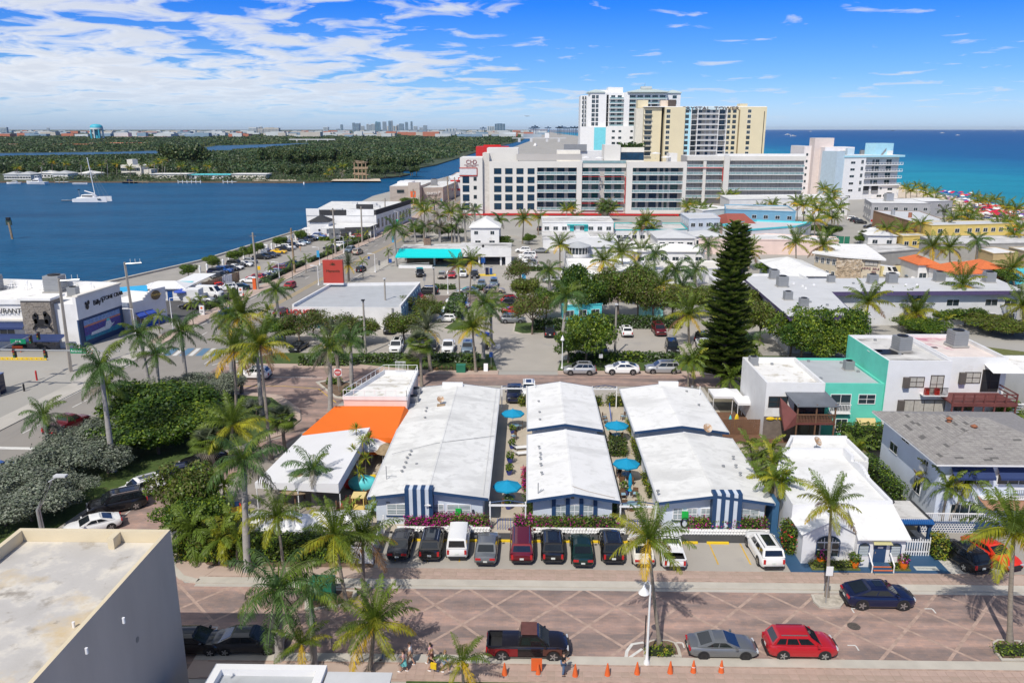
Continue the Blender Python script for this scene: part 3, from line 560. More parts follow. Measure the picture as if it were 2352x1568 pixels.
def fr(kind,lvl,m):
 k=(kind,lvl,m.name)
 if k not in FR:
  P={'coconut':dict(L=3.9,llen=.98,nst=56,wid=.04,droop=.75,fold=.35),'royal':dict(L=3.5,llen=.85,nst=44,wid=.038,droop=1.1,fold=.55,sweep=.45),'date':dict(L=2.6,llen=.5,nst=30,wid=.035,droop=.15,fold=.5,sweep=.9),'xmas':dict(L=1.9,llen=.55,nst=24,wid=.05,droop=.7,fold=.5)}[kind]
  e0,bend={'coconut':[(1.35,.75),(.85,1.15),(.3,1.15),(-.25,.95)],'royal':[(1.25,1.5),(.7,1.75),(.15,1.55),(-.5,.9)],'date':[(1.3,.35),(.8,.6),(.3,.65),(-.3,.5)],'xmas':[(1.3,1.3),(.8,1.7),(.2,1.5),(-.3,.9)]}[kind][lvl]
  FR[k]=cF('frond',e0=e0,bend=bend,m=m,twist=ru(-.8,.8),seed=hash(k[1])%97,**P)
 return FR[k]
FANM={}
def fanfrond(m,L=1.25):
 if m.name not in FANM:
  b=MB();b.face([(0,-.03,0),(0,.03,0),(L*.6,.02,.05),(L*.6,-.02,.05)],m)
  for i in rg(15):
   a=(i-7)*.19;c=np.array((L*.55,0,.05));d=np.array((cos(a),sin(a),0));n_=np.array((-d[1],d[0],0))*.06
   mid=c+d*L*.45;tip=c+d*L*.8+(0,0,-.3);b.face([c,mid-n_,tip,mid+n_],m)
  FANM[m.name]=b.mesh('frond')
 return FANM[m.name]
cs={}
def farcrown(kind,v):
 0
 if(kind,v)in cs:return cs[kind,v]
 r=random.Random(v*31+len(kind));b=MB();n=19
 for i in rg(n):
  lv=i/n;e0=1.35-1.75*lv+r.uniform(-.15,.15);bend=(1.0 if kind=='coconut' else 1.5)+r.uniform(-.2,.3);L=(3.6 if kind=='coconut' else 3.0)*r.uniform(.85,1.1);az=i*2.4+r.uniform(-.3,.3)
  m=(aV if lv<.45 else r.choice([bT,aV,bT,bY])if lv<.8 else r.choice([bY,cB,aV]))if kind=='coconut' else(cc if kind=='date' else r.choice([bU,aV,bU,ce]))
  if kind=='date':L=2.4;bend*=.5
  ca,sa=cos(az),sin(az);p=np.zeros(3);ns=10;droop=.8 if kind!='date' else .2
  for k in rg(ns):
   t=(k+1)/ns;a=e0-bend*t**1.5;q=p+np.array((cos(a)*ca,cos(a)*sa,sin(a)))*L/ns;ll=.75*sin(PI*min(1,.15+t*.82))**.6*r.uniform(.8,1.15)
   if kind=='date':ll*=.7
   for s in(-1,1):
    o=np.array((-sa*s*.8+ca*.5,ca*s*.8+sa*.5,-droop));o/=nrm_(o);wv=(q-p)*.42;mid=p+o*ll*.55
    b.face([p-wv*.4,mid-wv,p+o*ll+(0,0,-.12),mid+wv],m)
   p=q
 cs[kind,v]=b.mesh('crown');return cs[kind,v]
def aq(kind,base,crown,label,group=None,lod=2,scale=1.0,n=None,dead=1,name=None,seed=None):
 0
 bx,by=Q(*base)if len(base)==2 else base[:2];cxw,cz=QY(*crown,by);rd=random.Random(seed if seed is not None else int(bx*13+by*7));cz=max(2.2,cz)
 nm=name or{'coconut':'coconut_palm','royal':'royal_palm','date':'date_palm','fan':'fan_palm','xmas':'small_palm'}[kind]
 t=af(nm,label,'palm tree',(bx,by,0),0,group);lx=cxw-bx;ly=rd.uniform(-.04,.04)*cz
 r0={'coconut':.20,'royal':.27,'date':.24,'fan':.17,'xmas':.10}[kind]*min(1.15,scale);r1=r0*{'coconut':.58,'royal':.72,'date':.85,'fan':.95,'xmas':.7}[kind]
 bow=rd.uniform(.0,.10)if kind=='coconut' else 0;ns=7 if lod else 3
 pts=[];rad=[]
 for i in rg(ns+1):
  q=i/ns;k=q+bow*sin(PI*q);pts.append((lx*k,ly*k,cz*q));rad.append((r0*1.45 if i==0 else r0+(r1-r0)*q)*(1.12 if kind=='royal' and i in(2,3)else 1))
 MB().tu(pts,rad,cg if kind=='royal' else trunkm,9 if lod else 5).obj('trunk',t,smooth=50)
 top=np.array(pts[-1])
 if kind=='royal' and lod:MB().tu([top-(0,0,.1),top+(0,0,.6),top+(0,0,1.1)],[r1*1.02,r1*.9,.06],crownshaft,8).obj('crownshaft',t,smooth=50);top=top+(0,0,.9)
 if lod==0:
  o=aE('crown',farcrown(kind if kind!='xmas' else 'royal',rd.randrange(4)),t,tuple(top),rd.uniform(0,6.28));s=scale*rd.uniform(.88,1.12);o.scale=(s,s,s);return t
 if kind=='fan':
  n=n or 34
  for i in rg(n):
   lv=i/n;o=aE('frond',fanfrond(cc if lv<.25 else(aV if lv<.8 else ce)),t,tuple(top));el=1.3-2.3*lv+rd.uniform(-.15,.15);o.rotation_euler=(0,-el,i*2.4);o.scale=(scale*rd.uniform(.9,1.15),)*3
  return t
 n=n or{'coconut':22,'royal':18,'date':42,'xmas':11}[kind]
 for i in rg(n):
  q=i/n;lvl=min(3,int(q*4));u=rd.random()
  if kind=='coconut':m=aV if q<.45 else((bT if u<.6 else aV)if q<.75 else(bY if u<.45 else bT if u<.8 else cB if dead else aV))
  elif kind=='royal':m=bU if u<.65 else aV if u<.85 or q<.6 else ce
  elif kind=='date':m=cc if q<.85 else bY
  else:m=aV if u<.8 else bT
  o=aE('frond',fr(kind,lvl,m),t,tuple(top));s=scale*rd.uniform(.82,1.12);o.scale=(s,s,s);o.rotation_euler=(rd.uniform(-.18,.18),rd.uniform(-.16,.16),i*2.4+rd.uniform(-.25,.25))
 if kind=='coconut' and rd.random()<.6:
  c=MB()
  for k in rg(5):c.ball((cos(k*1.3)*.3,sin(k*1.3)*.3,-.35-.08*(k%2)),.13,bT,6,4)
  c.obj('coconuts',t,tuple(top))
 return t
 # BROADLEAF TREES, SHRUBS, HEDGES
def ba(n,pts_fn,size,mats,weights=None,seed=1,flat=.35,name='crown'):
 0
 g=np.random.default_rng(seed);P,out=pts_fn(g,n);m=len(P)
 nrm=out*.6+g.normal(size=(m,3))*.55+np.array((0,0,flat));nrm/=nrm_(nrm,axis=1)[:,None]
 t=np.cross(nrm,g.normal(size=(m,3)));t/=nrm_(t,axis=1)[:,None];b=np.cross(nrm,t);s=size*g.uniform(.6,1.4,(m,1))
 V=np.stack([P-t*s,P-b*s*.55,P+t*s,P+b*s*.55],1).reshape(-1,3);Fq=np.arange(4*m).reshape(m,4)
 return meshnp(name,V,Fq,mats,g.choice(len(mats),m,p=weights))
def cu(specs):
 0
 S=np.array(specs);wt=(S[:,3]*S[:,4]*S[:,5])**.67;wt/=wt.sum()
 def f(g,n):
  i=g.choice(len(S),n,p=wt);d=g.normal(size=(n,3));d/=nrm_(d,axis=1)[:,None];r=g.uniform(.35,1,(n,1))**.4
  return S[i,:3]+d*S[i,3:]*r*(1+.12*g.normal(size=(n,1))),d
 return f
def boxfn(x0,y0,z0,x1,y1,z1,rough=.12):
 A=[(x1-x0)*(y1-y0),(x1-x0)*(z1-z0),(x1-x0)*(z1-z0),(y1-y0)*(z1-z0),(y1-y0)*(z1-z0)];A=np.array(A)/sum(A)
 def f(g,n):
  k=g.choice(5,n,p=A);u,v=g.random(n),g.random(n);P=np.zeros((n,3));D=np.zeros((n,3));lo=np.array((x0,y0,z0));sz=np.array((x1-x0,y1-y0,z1-z0))
  P[:]=lo+sz*g.random((n,3))
  for j,(ax,val,dn)in enumerate(((2,1,1),(1,0,-1),(1,1,1),(0,0,-1),(0,1,1))):
   q=k==j;P[q,ax]=lo[ax]+sz[ax]*val;D[q,ax]=dn
  return P+g.normal(size=(n,3))*rough,D
 return f
def bS(seed,R_,hgt,n=14,flat=.75):
 r=random.Random(seed);return[(cos(a)*R_*q,sin(a)*R_*q,hgt*r.uniform(-.28,.42)*(1-q*.5),R_*r.uniform(.28,.46),R_*r.uniform(.28,.46),hgt*r.uniform(.18,.30))for a,q in((r.uniform(0,6.28),math.sqrt(r.random())*flat)for _ in rg(n))]
cv={}
def treemesh(kind,v):
 if(kind,v)not in cv:
  m,wt,n,s={'olive':([bk,aw,at],[.55,.35,.10],8200,.125),'green':([aw,at,aG],[.5,.2,.3],8600,.125),'dark':([aG,aw,at],[.6,.32,.08],8600,.125),'sparse':([bk,bH,aw],[.6,.1,.3],3200,.12),'silver':([L_SILV,bG],[.6,.4],9000,.095)}[kind]
  cv[kind,v]=ba(n,cu(bS(v*7+len(kind),1.0*3,3.0,16)),s,m,wt,v+3)
 return cv[kind,v]
def tree(kind,x,y,h,rad,label,group=None,z=0,name=None,cat='tree',trunkr=.16,v=None):
 rd=random.Random(int(x*11+y*17));t=af(name or 'broadleaf_tree',label,cat,(x,y,z),0,group);v=rd.randrange(3)if v is None else v
 ch=min(h*.72,rad*1.6);b=MB();zc=h-ch*.5
 b.tu([(0,0,0),(rd.uniform(-.2,.2),rd.uniform(-.2,.2),zc*.6),(0,0,zc)],[trunkr*1.3,trunkr,trunkr*.6],cE,7)
 for k in rg(5):a=k*1.3+rd.random();b.tu([(0,0,zc*.55),(cos(a)*rad*.35,sin(a)*rad*.35,zc*.85),(cos(a)*rad*.7,sin(a)*rad*.7,zc+ch*.15)],[trunkr*.6,trunkr*.4,trunkr*.15],cE,5)
 b.obj('trunk',t,smooth=60);o=aE('crown',treemesh(kind,v),t,(0,0,zc),rd.uniform(0,6.28));o.scale=(rad/3,rad/3,ch/3);return t
def hedge(x0,y0,x1,y1,h,label,mats,wt,dens=70,size=.11,rz=0,name='hedge',group=None,z0=.05,cat='hedge',rough=.1,loc=None):
 cx,cy_=(x0+x1)/2,(y0+y1)/2;w,d=(x1-x0)/2,(y1-y0)/2;n=int(dens*(4*w*d+4*(w+d)*h))
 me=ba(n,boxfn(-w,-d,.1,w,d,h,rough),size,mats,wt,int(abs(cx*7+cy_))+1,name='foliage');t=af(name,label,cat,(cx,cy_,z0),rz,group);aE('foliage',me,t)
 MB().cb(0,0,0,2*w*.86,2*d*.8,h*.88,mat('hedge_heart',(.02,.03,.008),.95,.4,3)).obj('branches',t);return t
 # THE MOTEL AND ITS NEIGHBOURS (near)
def wq(x,y,Y):return QY(x,y,Y)[0]
def b5(b,name,x0,x1,y0,y1,ez,rz,ov,m,under,inset=.55,wallm=b9,fascia=bv):
 0
 w0,w1,a,c=x0+inset,x1-inset,y0+ov,y1-ov;xm=(x0+x1)/2;q=MB();zi=ez+(rz-ez)*inset/(xm-x0)-.12
 q.bx_(w0,a,0,w1,c,zi,wallm)
 for yy,s in((a,1),(c,-1)):q.face([(w0,yy,zi),(w1,yy,zi),(xm,yy,rz-.12)][::s],wallm)
 b.p_('wall',q);r=MB()
 for s,xa in((-1,x0),(1,x1)):
  pts=[(xa,y0,ez),(xm,y0,rz),(xm,y1,rz),(xa,y1,ez)];lo=[(x,y,z-.12)for x,y,z in pts]
  r.face(pts if s<0 else pts[::-1],m);r.face(lo if s>0 else lo[::-1],under)
 b.p_('roof',r)
 for yy,d in((y0,-.05),(y1,.01)):b.p_('fascia',MB().add([(x,yy+d+k,z)for k in(0,.04)for x,z in((x0,ez-.24),(xm,rz-.24),(x1,ez-.24),(x1,ez+.03),(xm,rz+.03),(x0,ez+.03))],[(0,1,4,5),(1,2,3,4),(11,10,7,6),(10,9,8,7),(5,4,10,11),(4,3,9,10)],fascia))
 for xa in(x0,x1):b.p_('gutter',MB().bx_(xa-.07,y0,ez-.16,xa+.07,y1,ez+.02,al))
 e=MB().bx_(xm-.12,y0,rz-.02,xm+.12,y1,rz+.025,m);b.p_('ridge_cap',e)
def cC(b,x0,x1,y,h,n=7):
 w=(x1-x0)/n
 for i in rg(n):MB().bx_(x0+i*w,y-.84-(.06 if i%2==0 else 0),.05,x0+(i+1)*w,y-.002,h-(.0 if i%2==0 else .04),bv if i%2==0 else b9).obj('striped_pier',b.o)
def jal(b,lst,y,fr=bv):
 for x0,x1,z,h,st in lst:window(b.o,((x0+x1)/2,y,z),0,x1-x0,h,st,aa,bb,fw=.07);MB().bx_(x0-.12,y-.10,z-.20,x1+.12,y-.002,z-.08,bv).obj('window_sill',b.o)
def vent(b,x,y,z,h=.35,r=.06):MB().tu([(x,y,z),(x,y,z+h)],r,cj,6).la([(r*2,0),(r*2,.08),(.01,.12)],grey,(x,y,z+h),8).obj('vent_pipe',b.o)
def dish(x,y,z,label,r=.42,az=0,m=None):
 t=af('satellite_dish',label,'satellite dish',(x,y,z),az);m=m or mat('rusty_dish',(.42,.26,.15),.7,.3,3,stain=((.6,.55,.48),.5,3))
 MB().tu([(0,0,0),(0,0,.55)],.035,grey,6).obj('mast',t);o=MB().la([(.02,0),(r*.5,.03),(r,.14),(r*.97,.16),(r*.5,.05),(.02,.02)],m,n=16).obj('reflector',t,(0,0,.62),smooth=40);o.rotation_euler=(R(48),0,R(20));MB().tu([(0,0,.6),(.1,-.45,.75)],.025,grey,5).obj('feed_arm',t)
Y=64.2;B_=Bld('motel_wing','long white roofed motel wing+letter B by its green window sign','motel',0,0);b5(B_,'b',-13.9,-3.35,63.5,93.9,2.95,3.62,.7,ak,white)
cC(B_,wq(931,1180,Y-.8),wq(995,1180,Y-.8),Y,3.85);jal(B_,[(wq(890,1165,Y),wq(931,1165,Y),1.0,.95,'jal'),(wq(997,1165,Y),wq(1018,1165,Y),1.0,.95,'jal'),(wq(1028,1165,Y),wq(1080,1165,Y),.95,1.0,'jal')],Y)
au('B',.5,black,B_.o,(wq(1087,1170,Y),Y-.05,1.35));au('334',.22,grey,B_.o,(wq(891,1147,Y),Y-.05,2.15))
MB().cb(wq(1053,1166,Y),Y-.16,1.05,.5,.12,.62,ac('sign_board_green',(.01,.42,.06))).obj('green_sign',B_.o)
t_=af('wall_lamp','white twin headed floodlight;striped pier"wing B','lamp',(wq(987,1169,Y),Y-1.0,2.4));MB().cb(0,0,-.1,.16,.12,.2,aa).tu([(0,0,0),(-.25,-.15,.05)],.07,aa,6).tu([(0,0,0),(.25,-.15,.05)],.07,aa,6).obj('lamp_head',t_)
for qx,qy in((976,960),(980,938),(978,945),(944,1037),(941,1045),(935,1052),(932,1063),(928,1074),(957,1067),(923,1083)):p=Q(qx,qy,3.3);vent(B_,*p,3.2,.18,.07)
p=Q(1012,932,3.3);dish(p[0],p[1],3.45,'rusty tilted satellite dish on a block;roof"wing B',.42);q=Q(1010,928,3.3);MB().cb(p[0]+.1,p[1]-.35,3.4,.9,.45,.22,aI).obj('dish_block',B_.o)
p=Q(888,1100,3.1);MB().tu([(p[0],p[1],2.9),(p[0],p[1],4.4)],.04,grey,6).tu([(p[0],p[1],3.4),(p[0]+.9,p[1]+.2,3.35)],.03,grey,5).obj('mast_pipe',B_.o)
MB().tu([(*Q(900,1042,3.2),3.2),(*Q(1000,1018,3.65),3.68),(*Q(1135,1002,3),3.08)],.025,grey,4).obj('roof_cable',B_.o)
MB().bx_(*Q(1016,886,3.6),3.3,Q(1063,886,3.6)[0],Q(1016,886,3.6)[1]+.35,4.0,aa).obj('roof_sign_box',B_.o)
for k in rg(6):xx=-12.6+k*1.75;MB().face([(xx,63.9,2.985+.064*(xx+13.9)+.025 if xx<-8.6 else 2.985+.064*(-3.35-xx)+.05),(xx+.05,63.9,2.985+.064*(xx+13.9)+.028 if xx<-8.6 else 2.985+.064*(-3.35-xx)+.05),(xx+.05,93.6,2.985+.064*(xx+13.9)+.028 if xx<-8.6 else 2.985+.064*(-3.35-xx)+.05),(xx,93.6,2.985+.064*(xx+13.9)+.025 if xx<-8.6 else 2.985+.064*(-3.35-xx)+.05)],mat('roof_seam',(.60,.60,.585),.8)).obj('roof_seam',B_.o)
C_=Bld('motel_wing','narrow white roofed motel wing$middle+letter C on a navy pier','motel',0,0);b5(C_,'c',.02,8.05,63.2,78.5,2.95,3.6,.9,ab,white);b5(C_,'c2',.02,8.05,79.7,94.4,3.1,3.75,.5,ab,white)
Y=64.1
for qx in(1272,1304,1335,1367):x=wq(qx-.5,1180,Y);MB().bx_(x-.17,Y-.16,.05,x+.17,Y-.002,2.75,bv).obj('navy_pier',C_.o)
jal(C_,[(wq(q0,1175,Y),wq(q1,1175,Y),.95,1.15,'jal')for q0,q1 in((1277,1299),(1309,1330),(1340,1361))],Y)
au('C',.5,aa,C_.o,(wq(1367,1187,Y),Y-.2,.75));MB().cb(wq(1315,1147,Y),Y-.06,2.75,.3,.08,.35,aI).obj('gable_vent',C_.o)
for q_ in((1238,1030),(1241,1045),(1241,1055),(1242,1070),(1244,1090),(1240,967),(1239,950),(1237,925)):vent(C_,*Q(*q_,3.2),3.2,.22,.07)
p=Q(1236,1133,3.1);MB().tu([(*p,3.0),(*p,4.1)],.05,grey,6).tu([(*p,3.05),(p[0]+.5,p[1]+.5,3.3)],.03,grey,5).obj('mast_pipe',C_.o);p=Q(1228,893,3.1);MB().tu([(*p,3.1),(*p,4.2)],.05,aa,6).obj('mast_pipe',C_.o)
MB().tu([(*Q(1315,1118,3.6),3.68),(*Q(1350,1130,3.4),3.5),(*Q(1412,1145,3),3.1)],.02,aI,4).obj('roof_cable',C_.o)
D_=Bld('motel_wing','white roofed motel wing;right+striped piers=a coiled hose','motel',0,0);b5(D_,'d',11.35,21.3,63.0,77.9,2.95,3.65,.8,ak,white);b5(D_,'d2',11.35,21.3,79.2,93.6,3.1,3.8,.5,ab,white)
Y=63.8;cC(D_,wq(1635,1180,Y-.8),wq(1702,1180,Y-.8),Y,3.85);jal(D_,[(wq(1547,1172,Y),wq(1567,1172,Y),1.0,1.0,'jal'),(wq(1579,1172,Y),wq(1600,1172,Y),1.0,1.0,'jal'),(wq(1611,1172,Y),wq(1632,1172,Y),1.0,1.0,'jal'),(wq(1703,1175,Y),wq(1742,1175,Y),1.0,1.0,'jal')],Y)
MB().cb(wq(1573,1174,Y),Y-.16,1.1,.55,.12,.7,bA['sign_board_green']).obj('green_sign',D_.o)
p=Q(1624,992,3.75);dish(p[0],p[1],3.55,'rusty satellite dish?joint$roof@right wing',.5)
MB().bx_(*Q(1513,884,3.7),3.4,Q(1558,884,3.7)[0],Q(1513,884,3.7)[1]+.35,4.1,aa).obj('roof_sign_box',D_.o)
for q_ in((1504,916),(1577,901),(1605,932),(1661,1073),(1684,1052),(1690,1072),(1700,1090),(1511,1131),(1590,890)):vent(D_,*Q(*q_,3.3),3.25,.2,.08)
p=Q(1607,905,3.3);MB().tu([(*p,3.3),(*p,4.3)],.05,aa,6).obj('mast_pipe',D_.o)
t_=af('hose_coil','dark garden hose coiled;front wall@right wing','hose',(wq(1572,1204,63.7),63.68,.75))
for k in rg(5):MB().tu([(cos(a*PI/8)*(.26+.03*k),-.03-.02*k,sin(a*PI/8)*(.42+.02*k))for a in rg(17)],.03,aB,5,cap=False).obj('loop',t_)
for x0,x1,lab in((-3.3,.0,'navy trellis arch over#gate between wings B=C'),(8.05,11.3,'navy trellis arch over#gate{middle=right wings')):
 for yy,zz,sfx in((63.4,2.7,'front'),(95.2,2.9,'rear')):
  t_=af('gate_arch',lab.replace('gate',sfx+' gate'),'arch',((x0+x1)/2,yy,0));w_=(x1-x0)/2
  MB().bx_(-w_,-.08,zz-.42,w_,.08,zz-.28,aa).obj('beam',t_);MB().tu([(-w_,0,zz-.1),(-w_*.5,0,zz+.02),(0,0,zz+.15),(w_*.5,0,zz+.02),(w_,0,zz-.1)],.05,bv,6).obj('top_rail',t_)
  for s in(-1,1):MB().cb(s*(w_-.1),0,0,.12,.12,zz,aa).obj('post',t_)
  if yy<70:
   for k in rg(9):MB().cb(-w_*.55+k*w_*.14,0,.05,.04,.04,1.05,co).obj('picket',t_)
  else:
   for k in rg(6):MB().tu([(-w_+k*w_/3,0,zz-.28),(-w_+(k+1)*w_/3,0,zz+.05 if k<3 else zz-.05)],.025,bv,4).obj('lattice_bar',t_)
def bV(x0,x1,label):
 t=af('planter_wall',label,'low wall',(x0,62.75,.05));MB().bx_(0,0,0,x1-x0,.16,.5,aa).obj('wall',t);n=int((x1-x0)/.26);sc=MB()
 for i in rg(n):
  for j in rg(2):x=.13+i*.26+(.06 if j else 0);z=.12+j*.24;sc.add([(x-.12,-.002,z-.11),(x+.12,-.002,z-.11),(x+.12,-.002,z+.11),(x-.12,-.002,z+.11),(x,-.10,z)],[(0,1,4),(1,2,4),(2,3,4),(3,0,4)],aa)
 o=sc.obj('scallop_blocks',t);o['kind']='stuff'
bV(-11.3,-3.2,'white scalloped planter wall*reddest bougainvillea hedge');bV(-.6,8.6,'white scalloped planter wall in front@middle wing');bV(12.2,21.0,'white scalloped planter wall in front@right wing')
hm=[aw,at,bk,L_RED,bH]
hedge(-10.6,62.98,-6.6,63.9,1.25,'bright magenta bougainvillea hedge*left windows"wing B',hm,[.17,.12,.08,.58,.05],100,.09);hedge(-6.59,62.98,-3.3,63.9,1.2,'green=magenta bougainvillea hedge~white=blue gate"wing B',hm,[.32,.26,.12,.24,.06],100,.09)
hedge(-1.0,62.98,.4,63.9,1.25,'short magenta bougainvillea clump|blue gate',hm,[.25,.2,.1,.4,.05],100,.09);hedge(.41,62.98,8.3,63.9,1.1,'yellow green hedge+few flowers*three windows"wing C',hm,[.30,.40,.12,.13,.05],100,.09);hedge(14.2,62.98,20.8,63.8,1.25,'green hedge+magenta flowers*striped piers;right',hm,[.34,.28,.15,.19,.04],100,.09)
for i in rg(11):
 x=-10.9+2.62*i
 t_=tag(MB().bx_(x,61.15,.055,x+1.85,61.38,.19,aj).obj('wheel_stop'),'yellow concrete wheel stop, %s! along#motel forecourt'%ORD[i],'wheel stop','yellow wheel stops along#forecourt')
def umbrella(x,y,label,r=1.35,h=2.45,m=umb,closed=False,group=None,base=.04):
 t=af('patio_umbrella',label,'umbrella',(x,y,base),0,group);MB().tu([(0,0,0),(0,0,h)],.035,aa,6).obj('pole',t);c=MB();n=8
 if closed:c.la([(.05,h),(.16,h-.4),(.20,h-1.1),(.10,h-1.5),(.22,h-1.75),(.03,h-1.76)][::-1],m,n=8)
 else:
  for i in rg(n):
   a0,a1=2*PI*i/n,2*PI*(i+1)/n;p0,p1=(cos(a0)*r,sin(a0)*r,h-.52),(cos(a1)*r,sin(a1)*r,h-.52);pm=((p0[0]+p1[0])/2*.62,(p0[1]+p1[1])/2*.62,h-.26)
   c.face([(0,0,h),p0,p1],m);c.face([p0,(p0[0],p0[1],h-.66),(p1[0],p1[1],h-.66),p1],m)
  c.la([(.02,.12),(.07,.02)][::-1],m,(0,0,h),8)
 c.obj('canopy',t)
 if not closed:
  for i in rg(n):a=2*PI*i/n;MB().tu([(0,0,h-.03),(cos(a)*r*.98,sin(a)*r*.98,h-.54)],.012,al,4).obj('rib',t)
 MB().la([(.28,0),(.26,.08),(.06,.1)],bi,n=10).obj('base',t);return t
umbrella(*Q(1165,1160),'teal parasol~front gate@left courtyard',group='teal patio umbrellas');umbrella(*Q(1178,985),'teal parasol?far end@left courtyard',group='teal patio umbrellas');umbrella(*Q(1415,1014),'teal parasol?far end@right courtyard near blue railings',group='teal patio umbrellas');umbrella(*Q(1437,1106),'teal parasol$middle@right courtyard',group='teal patio umbrellas');umbrella(*Q(1446,1142),'closed teal parasol~blue pot',closed=True)
ck=mat('brown_rattan',(.13,.07,.035),.7,.2,6);cush=mat('blue_cushion',(.25,.42,.55),.9,.2,4)
CH={}
def chair(x,y,rz,label,fm=ck,cm_=cush,group='courtyard chairs',z=.04):
 k=(fm.name,cm_.name)
 if k not in CH:
  CH[k]=(MB().cb(0,0,.40,.5,.5,.05,fm).mesh('seat'),MB().cb(0,0,.45,.44,.44,.06,cm_).mesh('cushion'),MB().bx_(-.25,.22,.45,.25,.27,.95,fm).mesh('backrest'),MB().cb(0,0,0,.045,.045,.42,fm).mesh('leg'),MB().bx_(-.03,-.22,.62,.03,.24,.66,fm).mesh('armrest'))
 s,c,b,l,a=CH[k];t=af('patio_chair',label,'chair',(x,y,z),rz,group);q=aE('seat',s,t);aE('cushion',c,q);aE('backrest',b,t)
 for sx in(-1,1):
  aE('armrest',a,t,(sx*.25,0,0))
  for s_ in(-1,1):aE('leg',l,t,(sx*.22,s_*.22,0))
 return t
CHL=[((1388,965),1.3,'rattan chair nearest#blue railings$right courtyard'),((1391,973),1.5,'second rattan chair*blue railings'),((1431,964),-1.2,'rattan chair|blue railings'),((1406,1010),2.0,'dark chair left<far right parasol'),((1424,1010),-2.2,'dark chair right<far right parasol'),((1405,1018),2.7,'rattan chair by#leafy bush$right courtyard'),((1421,1095),1.4,'rattan chair&middle parasol'),((1441,1096),-1.5,'rattan chair|middle parasol'),((1428,1113),3.0,'blue cushioned chair in front@middle parasol'),((1450,1113),2.9,'second blue cushioned chair in front@middle parasol'),((1431,1145),0.1,'rattan chair&closed parasol'),((1459,1143),-.2,'rattan chair|closed parasol'),((1435,1172),0,'rattan chair outside#navy arch, left one'),((1464,1172),0,'rattan chair outside#navy arch, right one'),((1172,1150),1.2,'dark chair left<front parasol'),((1180,1010),-1.0,'dark chair<far left parasol'),((1195,985),-1.6,'rattan chair by#wall beyond#far left parasol'),((1162,1165),2.5,'chair$shade@front left parasol')]
for q_,rz,lab in CHL:chair(*Q(*q_),rz,lab)
for q_,lab in(((1412,1012),'round table<far right parasol'),((1436,1104),'round table<middle right parasol'),((1447,1172),'small table between two chairs outside#navy arch'),((1168,1157),'round table<front left parasol'),((1180,990),'round table<far left parasol')):
 p=Q(*q_);t_=af('patio_table',lab,'table',(p[0]+.15,p[1],.04),0,'courtyard tables');MB().la([(.5,.70),(.5,.74)],a2,n=14).obj('tabletop',t_);MB().tu([(0,0,0),(0,0,.7)],.05,ck,6).la([(.3,0),(.06,.06)],ck,n=8).obj('leg',t_)
for q_,lab in(((1195,1033),'white sun lounger lying further up#left courtyard'),((1199,1046),'white sun lounger nearer#front$left courtyard')):
 t_=af('sun_lounger',lab,'sun lounger',(*Q(*q_),.04),1.8);MB().bx_(-.32,-.9,.28,.32,.5,.34,aa).obj('seat',t_);MB().add([(-.32,.5,.30),(.32,.5,.30),(.32,1.0,.72),(-.32,1.0,.72)],[(0,1,2,3)],aa).obj('backrest',t_)
 for sx in(-1,1):
  for yy in(-.8,.45):MB().cb(sx*.28,yy,0,.05,.05,.28,grey).obj('leg',t_)
def bL(x,y,r,label,m=None,pm=None,kind='bush',z=.04,leaf=None):
 t=af('potted_plant',label,'potted plant',(x,y,z));MB().la([(r*.65,0),(r*.95,r*.9),(r*1.0,r*1.5),(r*.88,r*1.5),(r*.8,r*1.3),(.01,r*1.25)],m or ac('cobalt_glaze',(.01,.03,.22),.15,coat=.6),n=14).obj('pot',t,smooth=50)
 aE('foliage',ba(170,cu([(0,0,r*2.3,r*1.3,r*1.3,r*1.1)]),.11,leaf or[aw,aG,at],None,int(x*9+y)%99,name='foliage'),t)
for q_,r,lab in(((1177,995),.3,'blue pot+plant*far left parasol'),((1172,1063),.38,'cobalt blue pot$middle@left courtyard'),((1176,1030),.34,'blue pot plant~sun loungers'),((1170,1090),.36,'blue pot plant nearest#front left parasol'),((1168,1168),.40,'dark pot plant just inside#left gate'),((1436,1137),.42,'big cobalt pot next to#closed parasol'),((1397,987),.26,'turquoise pot&far right parasol'),((1428,988),.26,'turquoise pot|far right parasol')):bL(*Q(*q_),r,lab,bR if 'turquoise' in lab else None)
for q_,w_,d_,h_,lab in(((1418,1040),1.7,2.6,1.5,'tall leafy bush$middle@right courtyard'),((1450,990),.7,3.6,1.0,'yellow green border hedge~far half@right wing'),((1461,1035),.7,3.2,1.0,'yellow green border hedge along#joint@right wing'),((1472,1060),.8,2.6,1.3,'dark green shrub against#right wing'),((1485,1109),.7,1.6,.9,'low shrub$border@right wing'),((1494,1136),.7,2.2,.9,'yellow green shrub nearest#navy arch'),((1418,931),2.6,1.4,1.2,'clipped hedge^blue railings'),((1373,930),.8,1.2,1.0,'short clipped hedge?rear corner"wing C'),((1206,930),1.4,1.4,1.1,'hedge?rear end@left courtyard'),((1208,1115),.5,3.6,1.3,'red leaved cordyline border along wing C'),((1219,1175),1.1,1.0,1.9,'dark green shrub?front left corner"wing C'),((1405,1178),1.0,.8,1.2,'dark shrub?front right corner"wing C')):
 p=Q(*q_);ms=[L_RED,bZ,bH]if 'red leaved' in lab else[aG,aw,bk]if 'dark' in lab or 'tall' in lab else[at,aw,bj];hedge(p[0]-w_/2,p[1]-d_/2,p[0]+w_/2,p[1]+d_/2,h_,lab,ms,None,60,.10,name='shrub',cat='shrub',rough=.15)
t_=af('stair_railing','blue metal stair railing?rear@right courtyard','railing',(*Q(1403,962),.04))
